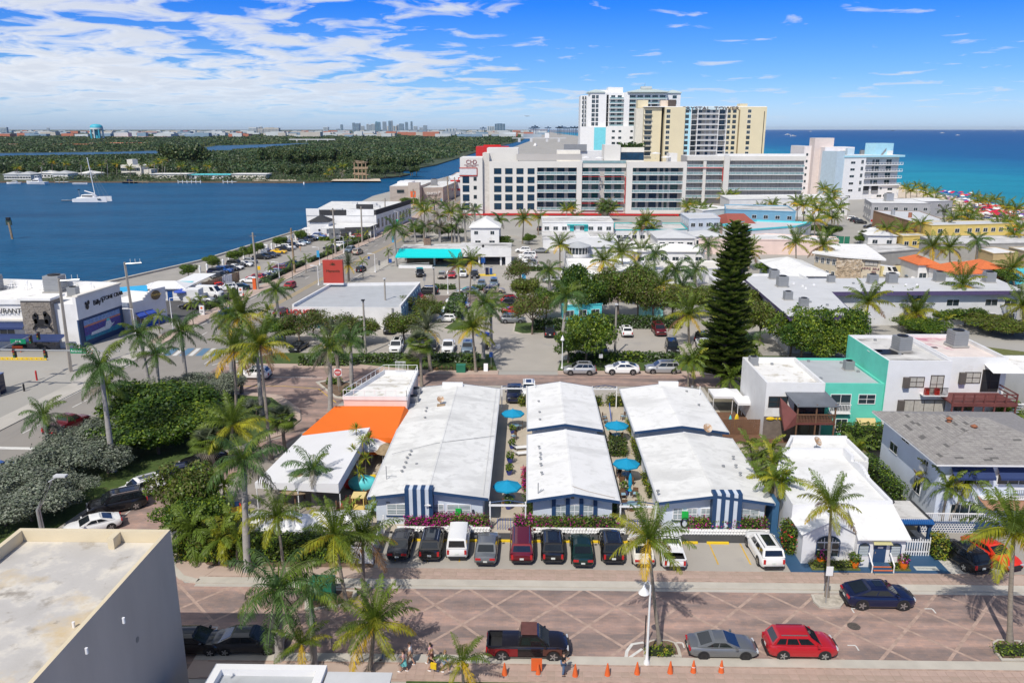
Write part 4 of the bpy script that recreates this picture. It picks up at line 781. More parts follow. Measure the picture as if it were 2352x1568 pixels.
for sx in(-.1,1.9):
 MB().tu([(sx,-1.2,.5),(sx,1.2,1.6)],.035,co,5).tu([(sx,-1.2,.1),(sx,1.2,1.2)],.025,co,5).obj('handrail',t_)
 for k in rg(9):y=-1.2+k*.3;MB().cb(sx,y,.1+k*.14,.03,.03,.42,co).obj('baluster',t_)
K_=Bld('cafe_building','white flat roofed cafe+railed roof terrace^orange awning','cafe',-20.9,85.5,R(0));poly=[(0,0),(7.2,0),(7.1,10),(2.9,10)]
K_.p_('wall',MB().pr_(poly,0,4.3,pink,bJ));w_=MB()
for(ax,ay),(bx,by)in zip(poly,poly[1:]+poly[:1]):am(w_,[(ax,ay),(bx,by)],.22,4.75,white,0,4.29)
K_.p_('parapet',w_)
for(ax,ay),(bx,by)in zip(poly,poly[1:]+poly[:1]):
 r_=MB();r_.tu([(ax,ay,5.45),(bx,by,5.45)],.03,aa,5);L=hypot(bx-ax,by-ay)
 for k in rg(int(L/1.2)+1):f=k*1.2/L;r_.cb(ax+(bx-ax)*f,ay+(by-ay)*f,4.75,.05,.05,.7,aa)
 K_.p_('railing',r_)
g_=MB().cb(5,9.8,4.75,1.3,.06,.06,aa).cb(5,9.8,5.9,1.3,.06,.06,aa)
for k in rg(8):g_.cb(4.4+k*.17,9.8,4.75,.03,.03,1.2,aa)
K_.p_('gate',g_)
for q_,lab in(((948,893),'grey air conditioner nearer#street~cafe wall'),((957,906),'grey air conditioner nearer#motel roof~cafe wall')):p=Q(*q_,0);aF(-13.45 if 'street' in lab else-13.3,91.5 if 'street' in lab else 88.6,2.6,.95,lab)
OA=af('orange_awning','big orange canvas awning in front@roof terrace','awning',(0,0,0));o4=[(*Q(770,932,3.55),3.55),(*Q(930,932,3.55),3.55),(*Q(905,1006,2.75),2.75),(*Q(694,997,2.75),2.75)];MB().face([o4[3],o4[2],o4[1],o4[0]],bI).face([o4[2],(o4[2][0],o4[2][1],2.2),(o4[1][0]+.5,o4[1][1],2.9),o4[1]],bI).face([o4[3],(o4[3][0],o4[3][1],2.25),(o4[2][0],o4[2][1],2.2),o4[2]],bI).obj('canopy',OA)
for k in rg(5):f=k/4;x=o4[3][0]+(o4[2][0]-o4[3][0])*f;y=o4[3][1]+(o4[2][1]-o4[3][1])*f;MB().tu([(x,y-.05,0),(x,y-.05,2.7)],.04,aa,6).obj('post',OA)
MB().face([(o4[2][0]-2.6,o4[2][1]-.3,1.0),(o4[2][0]-.1,o4[2][1]-.3,1.0),(o4[2][0]-.1,o4[2][1]-.1,2.2),(o4[2][0]-2.6,o4[2][1]-.1,2.2)],bI).obj('side_curtain',OA)
WA=af('white_awning','long sloping white canvas awning~brick loop road','awning',(0,0,0));w4=[(*Q(693,1000,3.0),3.0),(*Q(850,981,3.4),3.4),(*Q(777,1110,3.3),3.3),(*Q(585,1108,2.9),2.9)];lowr=[(x,y,2.35)for x,y,z in w4];c_=MB().face(w4[::-1],bP)
for i in rg(4):c_.face([w4[i],lowr[i],lowr[(i+1)%4],w4[(i+1)%4]],bP)
c_.obj('canopy',WA)
for i in rg(4):
 for f in(0,.5):a,b_=lowr[i],lowr[(i+1)%4];x,y=a[0]+(b_[0]-a[0])*f,a[1]+(b_[1]-a[1])*f;MB().tu([(x*.995,y,0),(x*.995,y,2.3)],.05,aa,6).obj('post',WA)
def tent(x,y,w_,d_,h,eave,label,rz=0,m=bP,group='white party tents'):
 t=af('party_tent',label,'tent',(x,y,.04),rz,group);c=MB();P=[(-w_/2,-d_/2),(w_/2,-d_/2),(w_/2,d_/2),(-w_/2,d_/2)]
 for i in rg(4):a,b_=P[i],P[(i+1)%4];mid=tuple((u+v)/4 for u,v in zip(a,b_));c.face([(*a,eave),(*b_,eave),(*[q*.45 for q in b_],eave+(h-eave)*.42),(*[q*.45 for q in a],eave+(h-eave)*.42)],m);c.face([(*[q*.45 for q in a],eave+(h-eave)*.42),(*[q*.45 for q in b_],eave+(h-eave)*.42),(0,0,h)],m);c.face([(*a,eave-.3),(*b_,eave-.3),(*b_,eave),(*a,eave)],m)
 c.obj('canopy',t)
 for px_,py_ in P:MB().tu([(px_*.98,py_*.98,0),(px_*.98,py_*.98,eave)],.04,aa,6).obj('leg',t)
tent(*Q(600,1250),2.9,2.9,3.1,2.1,'white peaked tent?left end@green hedge');tent(*Q(672,1252),3.0,3.0,3.3,2.1,'white peaked tent}tallest point^green hedge');tent(*Q(755,1245),3.2,3.0,2.8,2.1,'white tent nearest#white board fence');tent(*Q(812,1240),2.8,3.2,2.6,2.0,'small white tent tight against#white board fence')
tent(*Q(858,1065),2.6,2.8,2.9,2.2,'grey white market parasol<motel eave',group=None);p=Q(890,1075)
t_=af('thatched_hut','small thatched parasol roof squeezed against#motel gutter','hut',(p[0],p[1],0));MB().la([(1.15,1.9),(1.2,1.95),(.7,2.45),(.05,2.85)],thatch,n=16).obj('roof',t_);MB().tu([(0,0,0),(0,0,2)],.07,wood,6).obj('post',t_)
t_=af('thatched_hut','thatched bar roof^palms&yellow booth','hut',(*Q(690,1160),0));MB().la([(1.9,1.9),(1.95,2.0),(1.1,2.7),(.05,3.4)],thatch,n=18).obj('roof',t_)
for a in rg(4):MB().tu([(cos(a*1.57)*1.4,sin(a*1.57)*1.4,0),(cos(a*1.57)*1.4,sin(a*1.57)*1.4,2)],.08,wood,6).obj('post',t_)
t_=af('inflatable_dome','round turquoise inflatable^yellow green shrub','inflatable',(*Q(835,1125),.04));MB().ball((0,0,.7),(1.5,.9,.8),bR,14,8).obj('shell',t_,smooth=60);MB().ball((-1.5,.3,.5),(.5,.5,.5),red,8,6).obj('end_ball',t_,smooth=60)
t_=af('toy_car','yellow plastic ride on toy~motel wall','toy',(*Q(862,1108),.04),.6);MB().cb(0,0,.2,1.0,.6,.35,aj).cb(-.2,0,.55,.5,.5,.25,aj).obj('body',t_)
for sx in(-.35,.35):
 for s in(-.3,.3):MB().cb(sx,s,0,.22,.1,.22,black).obj('wheel',t_)
t_=af('yellow_booth','yellow roofed ticket booth~dark fence','booth',(*Q(827,1185),.04));MB().bx_(-.6,-.6,2.0,.6,.6,2.12,ac('cream_yellow',(.75,.60,.25))).obj('roof',t_);MB().cb(0,0,.0,1.0,1.0,.9,aY).obj('counter',t_)
for sx in(-.5,.5):
 for s in(-.5,.5):MB().cb(sx,s,0,.08,.08,2.0,aY).obj('post',t_)
for q_,lab in(((853,1187),'round glass bar table nearest#yellow booth'),((867,1180),'round glass bar table against#motel wall'),((870,1192),'round glass bar table closest to#white wall')):t_=af('bar_table',lab,'table',(*Q(*q_),.04),0,'round bar tables');MB().la([(.55,1.02),(.55,1.06)],a2,n=14).obj('tabletop',t_);MB().tu([(0,0,0),(0,0,1.02)],.04,black,6).obj('leg',t_)
umbrella(*Q(788,1205),'closed pink parasol near#dark fence',closed=True,m=ac('pink_canvas',(.65,.07,.10)),h=2.1);umbrella(*Q(797,1170),'small pink ball shaped parasol^dark fence',closed=True,m=bA['pink_canvas'],h=1.4)
t_=af('board_fence','dark wooden board fence between cafe yard=motel wall','fence',(0,0,0));a,b_=Q(775,1190),Q(868,1150)
for k in rg(26):f=k/25;MB().cb(a[0]+(b_[0]-a[0])*f,a[1]+(b_[1]-a[1])*f,.04,.2,.05,1.5,wood,atan2(b_[1]-a[1],b_[0]-a[0])).obj('board',t_)
for k in rg(4):f=k/3;MB().cb(a[0]+(b_[0]-a[0])*f,a[1]+(b_[1]-a[1])*f-.1,.04,.12,.12,1.75,wood).obj('post',t_)
t_=af('white_fence','white vinyl board fence?left end@parking bays','fence',(0,0,0))
for k in rg(20):
 if k<8:MB().cb(-14.0+k*.2,57.5,.05,.19,.06,1.45,aa).obj('board',t_)
 else:MB().cb(-12.44,57.6+(k-8)*.42,.05,.06,.40,1.45,aa).obj('board',t_)
for x,y in((-14.1,57.5),(-12.44,57.45),(-12.44,62.7)):MB().cb(x,y,.05,.14,.14,1.6,aa).obj('post',t_)
t_=af('playground_slide','red=yellow plastic slide^left hedge','slide',(*Q(540,1190),.04),.5);MB().bx_(-.5,-1.2,.9,.5,.2,1.0,aj).obj('chute',t_)
for s in(-1,1):MB().bx_(s*.55-.06,-1.3,.8,s*.55+.06,.3,1.25,bf).obj('side_rail',t_)
MB().cb(0,.8,0,1.2,.9,1.0,aC).obj('platform',t_);MB().cb(-1.0,1.0,0,.6,.1,1.9,aj).obj('ladder',t_)
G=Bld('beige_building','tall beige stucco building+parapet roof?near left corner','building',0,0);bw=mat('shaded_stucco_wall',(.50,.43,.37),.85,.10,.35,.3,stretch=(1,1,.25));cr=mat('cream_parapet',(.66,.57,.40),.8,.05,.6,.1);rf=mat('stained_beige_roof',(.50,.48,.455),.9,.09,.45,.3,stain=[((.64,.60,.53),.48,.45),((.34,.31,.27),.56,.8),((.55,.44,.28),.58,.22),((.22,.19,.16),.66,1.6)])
X0,X1,Y0,Y1,HT=-29.6,-20.75,6,41.6,11.5
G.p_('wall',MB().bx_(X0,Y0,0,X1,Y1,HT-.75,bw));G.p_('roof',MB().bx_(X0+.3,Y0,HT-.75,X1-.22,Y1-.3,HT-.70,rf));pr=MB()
pr.bx_(X1-.22,Y0,HT-.75,X1,Y1,HT,bw,cr).bx_(X0,Y1-.28,HT-.75,X1-.23,Y1,HT,cr).bx_(X0-.0,Y0,HT-.75,X0+.28,Y1-.29,HT,cr).bx_(-23.9,Y1-1.1,HT-.75,-23.55,Y1-.29,HT-.02,cr);G.p_('parapet',pr)
for q_ in((170,1440),(95,1572-8),(200,1500),(285,1430),(92,1568)):p=Q(*q_,HT-.7);MB().tu([(*p,HT-.7),(*p,HT-.4)],.07,aa,8).obj('vent_pipe',G.o)
for yy,zz in((36.6,7.7),(31.8,6.6),(26.5,5.0),(31.0,2.6)):MB().la([(.16,0),(.16,.02)],mat('patched_stucco',(.26,.235,.21),.9),n=12).obj('wall_patch',G.o,(X1+.005,yy,zz)).rotation_euler=(0,PI/2,0)
aF(-26.5,28.5,HT-.72,.9,'dark fan unit;beige roof?picture corner')
S1=Bld('white_roofed_shop','small white parapet roof?bottom edge*big palms','shop',-18.3,33);S1.bk(0,0,6.6,7.2,3.1,white,aU,.45,pt=.5,cap=aa);MB().bx_(.6,4.4,3.1,6.0,4.6,3.3,aU).obj('roof_step',S1.o)
S2=Bld('flat_grey_roof','plain flat grey roof?bottom edge~white parapet roof','shop',-11.5,33);S2.bk(0,0,3.6,6.8,3.2,al,aU,0);S2.sl_(-.1,-.1,3.7,6.9,3.23,3.33,al)
S3=Bld('brown_tiled_house','brown shingled hip roof?bottom right edge','house',16.8,30);bz=[mat('brown_shingle_%s'%n,c,.9,.15,3)for n,c in(('light',(.33,.235,.18)),('mid',(.28,.19,.145)),('dark',(.23,.155,.12)))]
S3.p_('wall',MB().bx_(0.6,0,0,9,9,3.0,white));r_=MB();e0,e1=(-.1,9.75),(8.3,9.75);ap=(5.2,4.2,5.2)
r_.face([(-.1,-3,3.0),(-.1,9.75,3.0),(2.6,7.0,4.3),(2.6,-3,4.3)][::-1],bz[1]).face([(-.1,9.75,3.0),(8.3,9.75,3.0),(5.6,7,4.3),(2.6,7,4.3)][::-1],bz[1]).face([(8.3,9.75,3),(8.3,-3,3),(5.6,-3,4.3),(5.6,7,4.3)][::-1],bz[1]).face([(2.6,-3,4.3),(2.6,7,4.3),(5.6,7,4.3),(5.6,-3,4.3)][::-1],bz[2]);S3.p_('roof',r_)
def bO(b,o,u,v,n,W0,W1,Ln,mats_,w=.32,d=.22,limit=300,tri=False,seed=3):
 0
 rd=random.Random(seed);u,v,n,o=map(np.array,(u,v,n,o));ms={};cK=MB();c=0;nr=int(Ln/d);Rm=np.array([u,v,n]).T;from mathutils import Matrix as Mx;M3=Mx(Rm.tolist()).to_quaternion()
 for m in mats_:ms[m.name]=MB().add([(0,0,.035),(w-.012,0,.035),(w-.012,d,.012),(0,d,.012),(0,0,.0),(w-.012,0,.0)],[(0,1,2,3),(4,5,1,0)],m).mesh('shingle')
 for i in rg(nr):
  f=i/nr;a=W0[0]+(W1[0]-W0[0])*f;e=W0[1]+(W1[1]-W0[1])*f;x=a+(w/2 if i%2 else 0)
  while x<e-w:
   m=rd.choices(mats_,[6,5,.6]if len(mats_)==3 else None)[0];p=o+u*x+v*i*d
   if c<limit:q=aE('shingle',ms[m.name],b.o,tuple(p));q.rotation_mode='QUATERNION';q.rotation_quaternion=M3;c+=1
   else:cK.add([tuple(p+u*xx+v*yy+n*zz)for xx,yy,zz in((0,0,.035),(w-.012,0,.035),(w-.012,d,.012),(0,d,.012),(0,0,0),(w-.012,0,0))],[(0,1,2,3),(4,5,1,0)],m)
   x+=w
 if cK.f:r=cK.obj('remaining_shingles',b.o);r['kind']='stuff'
sl=hypot(2.75,1.3);bO(S3,(8.3,9.75,3.0),(-1,0,0),(0,-2.75/sl,1.3/sl),(0,1.3/sl,2.75/sl),(0,8.4),(2.7,5.7),sl,bz,.3,.2,290)
# EAST SIDE HOUSES
M_=Bld('mission_house','white mission style house+arched windows=a blue front door','house',0,0);st_=stucco
M_.p_('wall',MB().pr_([(22.1,60.9),(30.4,60.9),(30.4,71.6),(24.4,71.6),(22.3,66)],0,3.9,st_,ab));pr=MB()
am(pr,[(24.4,71.5),(30.3,71.5)],.3,4.55,st_,0,3.89);am(pr,[(26.7,61.05),(30.3,61.05)],.28,4.25,st_,0,3.89);am(pr,[(22.2,65.9),(24.4,71.4)],.2,4.1,st_,0,3.89);M_.p_('parapet',pr)
sc=MB();n=26
for i in rg(n):
 y0=61.2+10.1*i/n;f=i/n;z=4.2+(.55 if f>.78 else .0)+(.45*sin((f-.42)/.36*PI)if .42<f<.78 else 0);sc.bx_(30.12,y0,3.89,30.4,y0+10.1/n,z,st_)
M_.p_('curved_parapet',sc)
for a,b_ in((61.6,64.6),(67.9,71.0)):
 k=0
 while a<b_:MB().tu([(30.42,a,4.02),(30.72,a,3.86)],.13,a9,6).obj('roof_tile',M_.o);a+=.24
g=MB();g.bx_(22.2,58.2,0,26.35,60.89,2.75,st_).face([(22.2,58.2,2.75),(26.35,58.2,2.75),(24.3,58.2,3.85)],st_);M_.p_('gable_wall',g);r=MB()
r.face([(22.0,58.0,2.68),(24.3,58.0,3.92),(24.3,60.9,3.92),(22.0,60.9,2.68)][::-1],ab).face([(26.5,58.0,2.75),(24.3,58.0,3.92),(24.3,60.9,3.92),(26.5,60.9,2.75)],ab);M_.p_('gable_roof',r)
def bX(b,x,y,z,w,h,fan=True,grid=3,frame=bv,inner=aa,jal_=False):
 o=MB();n=12;R_=w/2;pts=lambda rr,d:[(x+cos(PI-PI*i/n)*rr,y-d,z+h+sin(PI*i/n)*rr*.62)for i in rg(n+1)]
 outer=[(x-R_-.09,y-.07,z)]+pts(R_+.09,.07)+[(x+R_+.09,y-.07,z)];inn=[(x-R_,y-.07,z)]+pts(R_,.07)+[(x+R_,y-.07,z)]
 for i in rg(len(outer)-1):o.face([outer[i],outer[i+1],inn[i+1],inn[i]][::-1],frame)
 w_=o.obj('arched_window',b.o);MB().face([(p[0],y-.02,p[2])for p in inn][::-1],ao).obj('pane',w_);q=MB()
 if fan:
  for i in rg(1,6):a=PI*i/6;q.bx_(x+cos(a)*R_*.75-.02,y-.06,z+h+.0,x+cos(a)*R_*.75+.02,y-.03,z+h+sin(a)*R_*.5,inner)
  q.bx_(x-R_,y-.065,z+h-.06,x+R_,y-.025,z+h+.02,inner)
 if jal_:
  for i in rg(6):q.bx_(x-R_,y-.06,z+i*h/6,x+R_,y-.03,z+(i+.7)*h/6,blind)
 else:
  for i in rg(1,grid):q.bx_(x-R_+w*i/grid-.02,y-.06,z,x-R_+w*i/grid+.02,y-.03,z+h,inner)
  q.bx_(x-R_,y-.06,z+h*.45,x+R_,y-.03,z+h*.45+.04,inner)
 q.obj('glazing_bars',w_)
bX(M_,wq(1905,1220,58.2),58.2,.75,1.75,1.25)
e=MB();e.bx_(26.36,57.75,0,30.2,60.89,2.7,st_);M_.p_('entry_wall',e)
M_.p_('entry_roof',MB().add([(26.2,57.35,2.72),(30.4,57.35,2.72),(30.4,61.0,3.95),(26.6,61.0,3.95),(26.2,57.35,2.60),(30.4,57.35,2.60),(30.4,61.0,3.8),(26.6,61.0,3.8)],[(0,1,2,3),(7,6,5,4),(4,5,1,0),(5,6,2,1),(7,4,0,3)],ab))
dx=wq(2021,1260,57.75);bX(M_,wq(1985,1250,57.75),57.75,1.1,.72,.85,False,jal_=True);bX(M_,wq(2058,1250,57.75),57.75,1.1,.72,.85,False,jal_=True)
d_=MB().bx_(dx-.48,57.69,.55,dx+.48,57.749,2.2,bv).la([(.48,0),(.47,.06)],bv,(dx,57.72,2.17),12,1,.05).obj('front_door',M_.o);MB().cb(dx-.38,57.66,1.3,.06,.06,.2,chrome).obj('handle',d_);MB().cb(dx,57.675,1.75,.42,.02,.16,aa).obj('name_plate',d_)
M_.p_('door_awning',MB().add([(dx-.75,57.2,2.32),(dx+.75,57.2,2.32),(dx+.65,57.74,2.58),(dx-.65,57.74,2.58)],[(0,1,2,3)],ac('olive_yellow',(.50,.47,.24))));
for k in rg(3):M_.p_('front_step',MB().bx_(dx-.75+.0,57.74-.28*(k+1)-.4,.06,dx+.75,57.74-.28*k-.4 if k else 57.74,.50-.15*k,bK));M_.p_('step_edge',MB().bx_(dx-.75,57.72-.28*(k+1)-.41,.44-.15*k,dx+.75,57.72-.28*(k+1)-.33,.505-.15*k,aO if k<2 else tan))
for s in(-1,1):M_.p_('stair_rail',MB().tu([(dx+s*.85,57.7,1.35),(dx+s*.85,56.8,.75),(dx+s*.85,56.8,.1)],.06,aa,6))
p=Q(1895,1032,4.5);dish(28.3,73.2,3.95,'rusty round satellite dish;rear roof@mission house',.5,.4)
M_.p_('rear_wall',MB().pr_([(24.6,71.61),(32.3,70.5),(32.3,75.9),(26.6,75.9)],0,3.6,st_,ab));b=MB();am(b,[(26.6,75.8),(32.2,75.8)],.25,4.15,st_,0,3.59);am(b,[(24.7,71.7),(26.7,75.7)],.25,4.15,st_,0,3.59);am(b,[(32.2,75.7),(32.2,70.7)],.25,3.95,st_,0,3.59);M_.p_('rear_parapet',b)
cpx=[(30.45,60.0),(33.4,60.0),(33.3,64.0),(30.45,64.0)];M_.p_('carport_roof',MB().pr_(cpx,2.55,2.85,bv,aA,True))
for x in(30.7,33.2):M_.p_('carport_post',MB().cb(x,60.2,.06,.25,.25,2.5,bv))
k=30.5
while k<33.45:MB().tu([(k,59.75,2.80),(k,60.2,3.02)],.075,co if False else ac('glazed_blue_tile',(.02,.10,.30),.3),6).obj('roof_tile',M_.o);k+=.165
k=60.2
while k<64:MB().tu([(33.5,k,2.8),(33.25,k,3.0)],.08,a9,6).obj('roof_tile',M_.o);k+=.2
g_=af('picket_gate','white picket gate<blue tiled carport','gate',(0,59.6,.06))
for k in rg(14):x=30.5+k*.20;MB().cb(x,0,0,.08,.05,1.5 if k not in(0,9,13)else 1.65,aa).obj('picket',g_)
for z in(.3,1.2):MB().bx_(30.45,.03,z,33.2,.07,z+.09,aa).obj('rail',g_)
t_=tag(MB().bx_(31.1,57.3,.062,32.9,57.9,.075,ac('pale_doormat',(.50,.52,.48))).obj('door_mat'),'pale lettered mat lying;dark blue path','mat')
au('WHITEHALL',.26,grey,t_,(32.0,57.6,.082),0,tilt=0,depth=.01)
t_=af('shell_wall','low blue=white shell patterned wall^red car','low wall',(0,0,0));MB().bx_(34.2,63.6,.05,41,63.9,1.0,bv).obj('wall',t_)
for k in rg(30):
 for j in rg(4):x,z=34.35+k*.23+(.115 if j%2 else 0),.16+j*.22;MB().tu([(x+cos(a*PI/3)*.115,63.57,z+sin(a*PI/3)*.115)for a in rg(7)],.022,aa,4,cap=False).obj('shell_ring',t_)if k<20 else None
t_=af('white_railing','white baluster railing above#shell wall','railing',(0,63.75,1.0));MB().bx_(34.2,-.04,.75,41,.04,.84,aa).obj('handrail',t_)
for k in rg(40):MB().cb(34.3+k*.17,0,0,.05,.05,.75,aa).obj('baluster',t_)
for q_,lab,c in(((1885,1298),'orange pot+dark red plant&garden palm',aT),((1961,1305),'orange pot+green plant&blue door steps',aT),((2073,1308),'orange pot+red flowers|blue door steps',aT)):bL(*Q(*q_),.38,lab,c and ac('orange_glaze',(.75,.16,.01),.4),z=.14,leaf=[aw,L_RED,aG]if 'red' in lab else None)
hedge(23.0,57.3,26.4,58.0,.42,'low grassy border<round headed window',[aw,at,bk],None,80,.08,name='border_plants',cat='plants',z0=.12);hedge(28.9,57.3,30.4,58.3,.4,'low grassy border|blue door',[aw,at,aG],None,80,.08,name='border_plants',cat='plants',z0=.12)
hedge(21.55,59.4,22.15,61.6,2.3,'tall hibiscus bush+red flowers?corner@mission house',[aw,aG,at,bZ],[.5,.22,.2,.08],90,.1,name='hibiscus_bush',cat='bush');hedge(33.3,58.8,34.3,60.2,1.9,'bright yellow green bush~picket gate',[at,bj,aw],None,80,.1,name='croton_bush',cat='bush')
t_=af('blue_pier','blue painted wall pier&mission house','pillar',(21.55,64.2,0));MB().cb(0,0,0,.55,1.8,2.9,co if False else ac('mid_blue_wall',(.04,.12,.24))).obj('pier',t_)
Hh=Bld('hip_roof_house','white=pale blue two storey house under a grey shingled hip roof','house',0,0);Hh.p_('wall',MB().bx_(36.0,64.9,0,48,76.3,6.0,ac('pale_blue_stucco',(.60,.66,.76),.8,scale=.5)))
sh3=[mat('grey_shingle_%s'%n,c,.9,.15,4)for n,c in(('light',(.30,.285,.27)),('mid',(.265,.25,.24)),('dark',(.13,.125,.12)))]
e0,e1,f0,f1,ez=35.1,49.2,63.9,77.3,6.3;rx0,rx1,rz_=41.8,42.6,8.15;ry=70.6;A=[(e0,f0,ez),(e1,f0,ez),(e1,f1,ez),(e0,f1,ez)];T=[(rx0,ry,rz_),(rx1,ry,rz_)]
r=MB().face([A[0],A[1],T[1],T[0]],sh3[1]).face([A[1],A[2],T[1]],sh3[1]).face([A[2],A[3],T[0],T[1]],sh3[1]).face([A[3],A[0],T[0]],sh3[1]).bx_(e0+.01,f0+.01,ez-.16,e1-.01,f1-.01,ez-.004,aa);Hh.p_('roof',r)
sl=hypot(ry-f0,rz_-ez);bO(Hh,(e0,f0,ez),(1,0,0),(0,(ry-f0)/sl,(rz_-ez)/sl),(0,-(rz_-ez)/sl,(ry-f0)/sl),(0,e1-e0),(6.7,7.5),sl,sh3,.75,.26,150)
sl=hypot(rx0-e0,rz_-ez);bO(Hh,(e0,f1,ez),(0,-1,0),((rx0-e0)/sl,0,(rz_-ez)/sl),(-(rz_-ez)/sl,0,(rx0-e0)/sl),(0,f1-f0),(6.3,7.1),sl,sh3,.75,.26,150,seed=9)
for q_,in(((2180,965),),((2237,982),)):
 p=Q(*q_,7.7);vt=MB().la([(.2,0),(.2,.3),(.32,.32),(.05,.5)],mat('rusted_vent',(.26,.10,.05),.8,.3,4),(p[0],p[1],7.55),10);Hh.p_('roof_vent',vt)
Y=64.9
for x0,x1 in((wq(2187,1080,Y),wq(2277,1080,Y)),(wq(2293,1080,Y),wq(2370,1080,Y))):
 window(Hh.o,((x0+x1)/2,Y,4.1),0,x1-x0-.1,.9,'v3',aa,ao);Hh.p_('window_awning',MB().add([(x0-.1,Y,5.65),(x1+.1,Y,5.65),(x1+.1,Y-.75,4.95),(x0-.1,Y-.75,4.95),(x0-.1,Y-.75,4.75),(x1+.1,Y-.75,4.75)],[(3,2,1,0),(4,5,2,3)],bt))
t2=MB().bx_(39.6,64.2,2.9,48,64.88,3.0,aa);Hh.p_('balcony_slab',t2)
for k in rg(34):Hh.p_('baluster',MB().cb(42.2+k*.17,64.25,3.0,.04,.04,.9,grey))
Hh.p_('balcony_rail',MB().bx_(42.1,64.2,3.9,48,64.3,3.98,aa));Hh.p_('porch_roof',MB().add([(39.5,63.0,2.5),(43.5,63.0,2.5),(43.5,64.9,2.95),(39.5,64.9,2.95)],[(0,1,2,3)],mat('brown_tile_porch',(.35,.19,.12),.85,.2,3)));window(Hh.o,(38.6,Y,.8),0,2.4,1.3,'v3',aa,ao);window(Hh.o,(44.5,Y,.8),0,2.0,1.3,'v3',aa,ao)
for yy,zz,w_,h_ in((73.6,3.4,1.6,.85),(71.5,5.3,1.5,.3),(67.3,4.3,.8,.9),(68.3,1.6,1.2,1.4)):window(Hh.o,(36.0,yy,zz),-PI/2,w_,h_,'v',aa,ao)
Hh.p_('wall_air_conditioner',MB().bx_(35.6,67.0,4.3,36,67.7,4.75,al));dish(35.6,68.0,2.9,'rusty satellite dish;side wall@grey shingled house',.55,1.2)
hedge(33.9,68.0,35.1,76.0,2.2,'clipped hedge{mission house=the grey shingled house',[aG,aw,at],[.35,.45,.2],60,.1)
a3=mat('dark_bronze_frame',(.05,.035,.028),.5)
def aJ(b,x0,x1,y,z,h,n=2,fr=aa,pn=ao,shutter=None):
 window(b.o,((x0+x1)/2,y,z),0,x1-x0,h,{1:'plain',2:'cross',3:'v3',4:'v4'}[n],fr,pn)
 if shutter:b.p_('shutter',MB().bx_(x0-.75,y-.5,z-.05,x0-.12,y-.05,z+h+.05,shutter))
T1=Bld('townhouse','white townhouse+dark metal roofed wooden balcony on its front','townhouse',0,0,group='stepped townhouses');T1.bk(26.7,85.2,33.2,95.6,6.2,white,bJ,.5,pt=.3);Y=85.2
aJ(T1,wq(1767,915,Y),wq(1808,915,Y),Y,3.9,1.15,2,a3);aJ(T1,wq(1772,975,Y),wq(1808,975,Y),Y,.9,1.4,2);
T1.p_('lower_wall_cladding',MB().bx_(26.69,85.12,0,30.2,85.19,2.75,mat('grey_brown_boards',(.16,.13,.11),.8,.2,2)))
fish=[((1770,957),.0),((1798,957),.0)]
for q_,z in fish:
 x=wq(*q_,85.0);t_=af('fish_ornament','yellow fish ornament;white townhouse wall, %s one'%('left' if x<28.6 else 'right'),'wall ornament',(x,85.0,2.55));MB().ball((0,0,0),(.5,.06,.2),aj,10,6).obj('body',t_,smooth=60);MB().face([(.45,0,0),(.75,0,.18),(.75,0,-.18)],aj).obj('tail',t_)
x0,x1=wq(1824,970,83.2),wq(1914,970,83.2);bal=MB().bx_(x0,82.6,2.75,x1,85.19,2.9,bd);T1.p_('balcony_floor',bal)
for x in(x0+.1,(x0+x1)/2,x1-.1):T1.p_('balcony_post',MB().cb(x,82.7,.05,.14,.14,5.0,wood))
for k in rg(26):T1.p_('balcony_baluster',MB().cb(x0+.1+k*(x1-x0-.2)/25,82.65,2.95,.07,.05,.95,wood))
T1.p_('balcony_rail',MB().bx_(x0,82.58,3.85,x1,82.74,3.95,wood));T1.p_('stair_stringer',MB().add([(x0-1.2,82.6,2.0),(x0,82.6,2.7),(x0,82.6,4.0),(x0-1.2,84.9,5.1),(x0-1.2,84.9,3.6)],[(0,1,2),(0,2,3),(0,3,4)],bd))
T1.p_('balcony_roof',MB().add([(x0-.1,82.4,4.95),(x1+.3,82.4,4.95),(x1-.4,85.6,5.75),(x0-.7,85.6,5.75),(x0-.1,82.4,4.85),(x1+.3,82.4,4.85)],[(0,1,2,3),(4,5,1,0)],mat('grey_metal_roof',(.16,.175,.20),.5,.1,1,metal=.2)))
aJ(T1,x0+.6,x1-.4,85.2,3.0,1.9,3,a3);aJ(T1,x0+.4,x1-.8,85.2,.2,1.9,3,a3)
T2=Bld('townhouse','teal green townhouse+white sliding doors=tan shade sail','townhouse',0,0,group='stepped townhouses');T2.bk(33.25,86.2,40.2,96.6,6.1,bC,aU,.25,pt=.25,cap=bC);Y=86.2
aJ(T2,wq(1905,945,Y),wq(1950,945,Y),Y,3.1,1.95,2);aJ(T2,wq(1973,910,Y),wq(2010,910,Y),Y,4.0,1.05,2);aJ(T2,wq(1918,985,Y),wq(1943,985,Y),Y,.6,1.5,2);aJ(T2,wq(1966,975,Y),wq(2004,975,Y),Y,.3,1.7,2)
for k in rg(14):T2.p_('baluster',MB().cb(wq(1903,945,Y)+k*.17,85.75,3.0,.05,.05,.95,aa))
T2.p_('balcony_rail',MB().bx_(wq(1901,945,Y),85.7,3.95,wq(1950,945,Y),85.8,4.03,aa));T2.p_('balcony_slab',MB().bx_(wq(1901,945,Y),85.65,2.9,wq(1950,945,Y),86.19,3.0,aa))
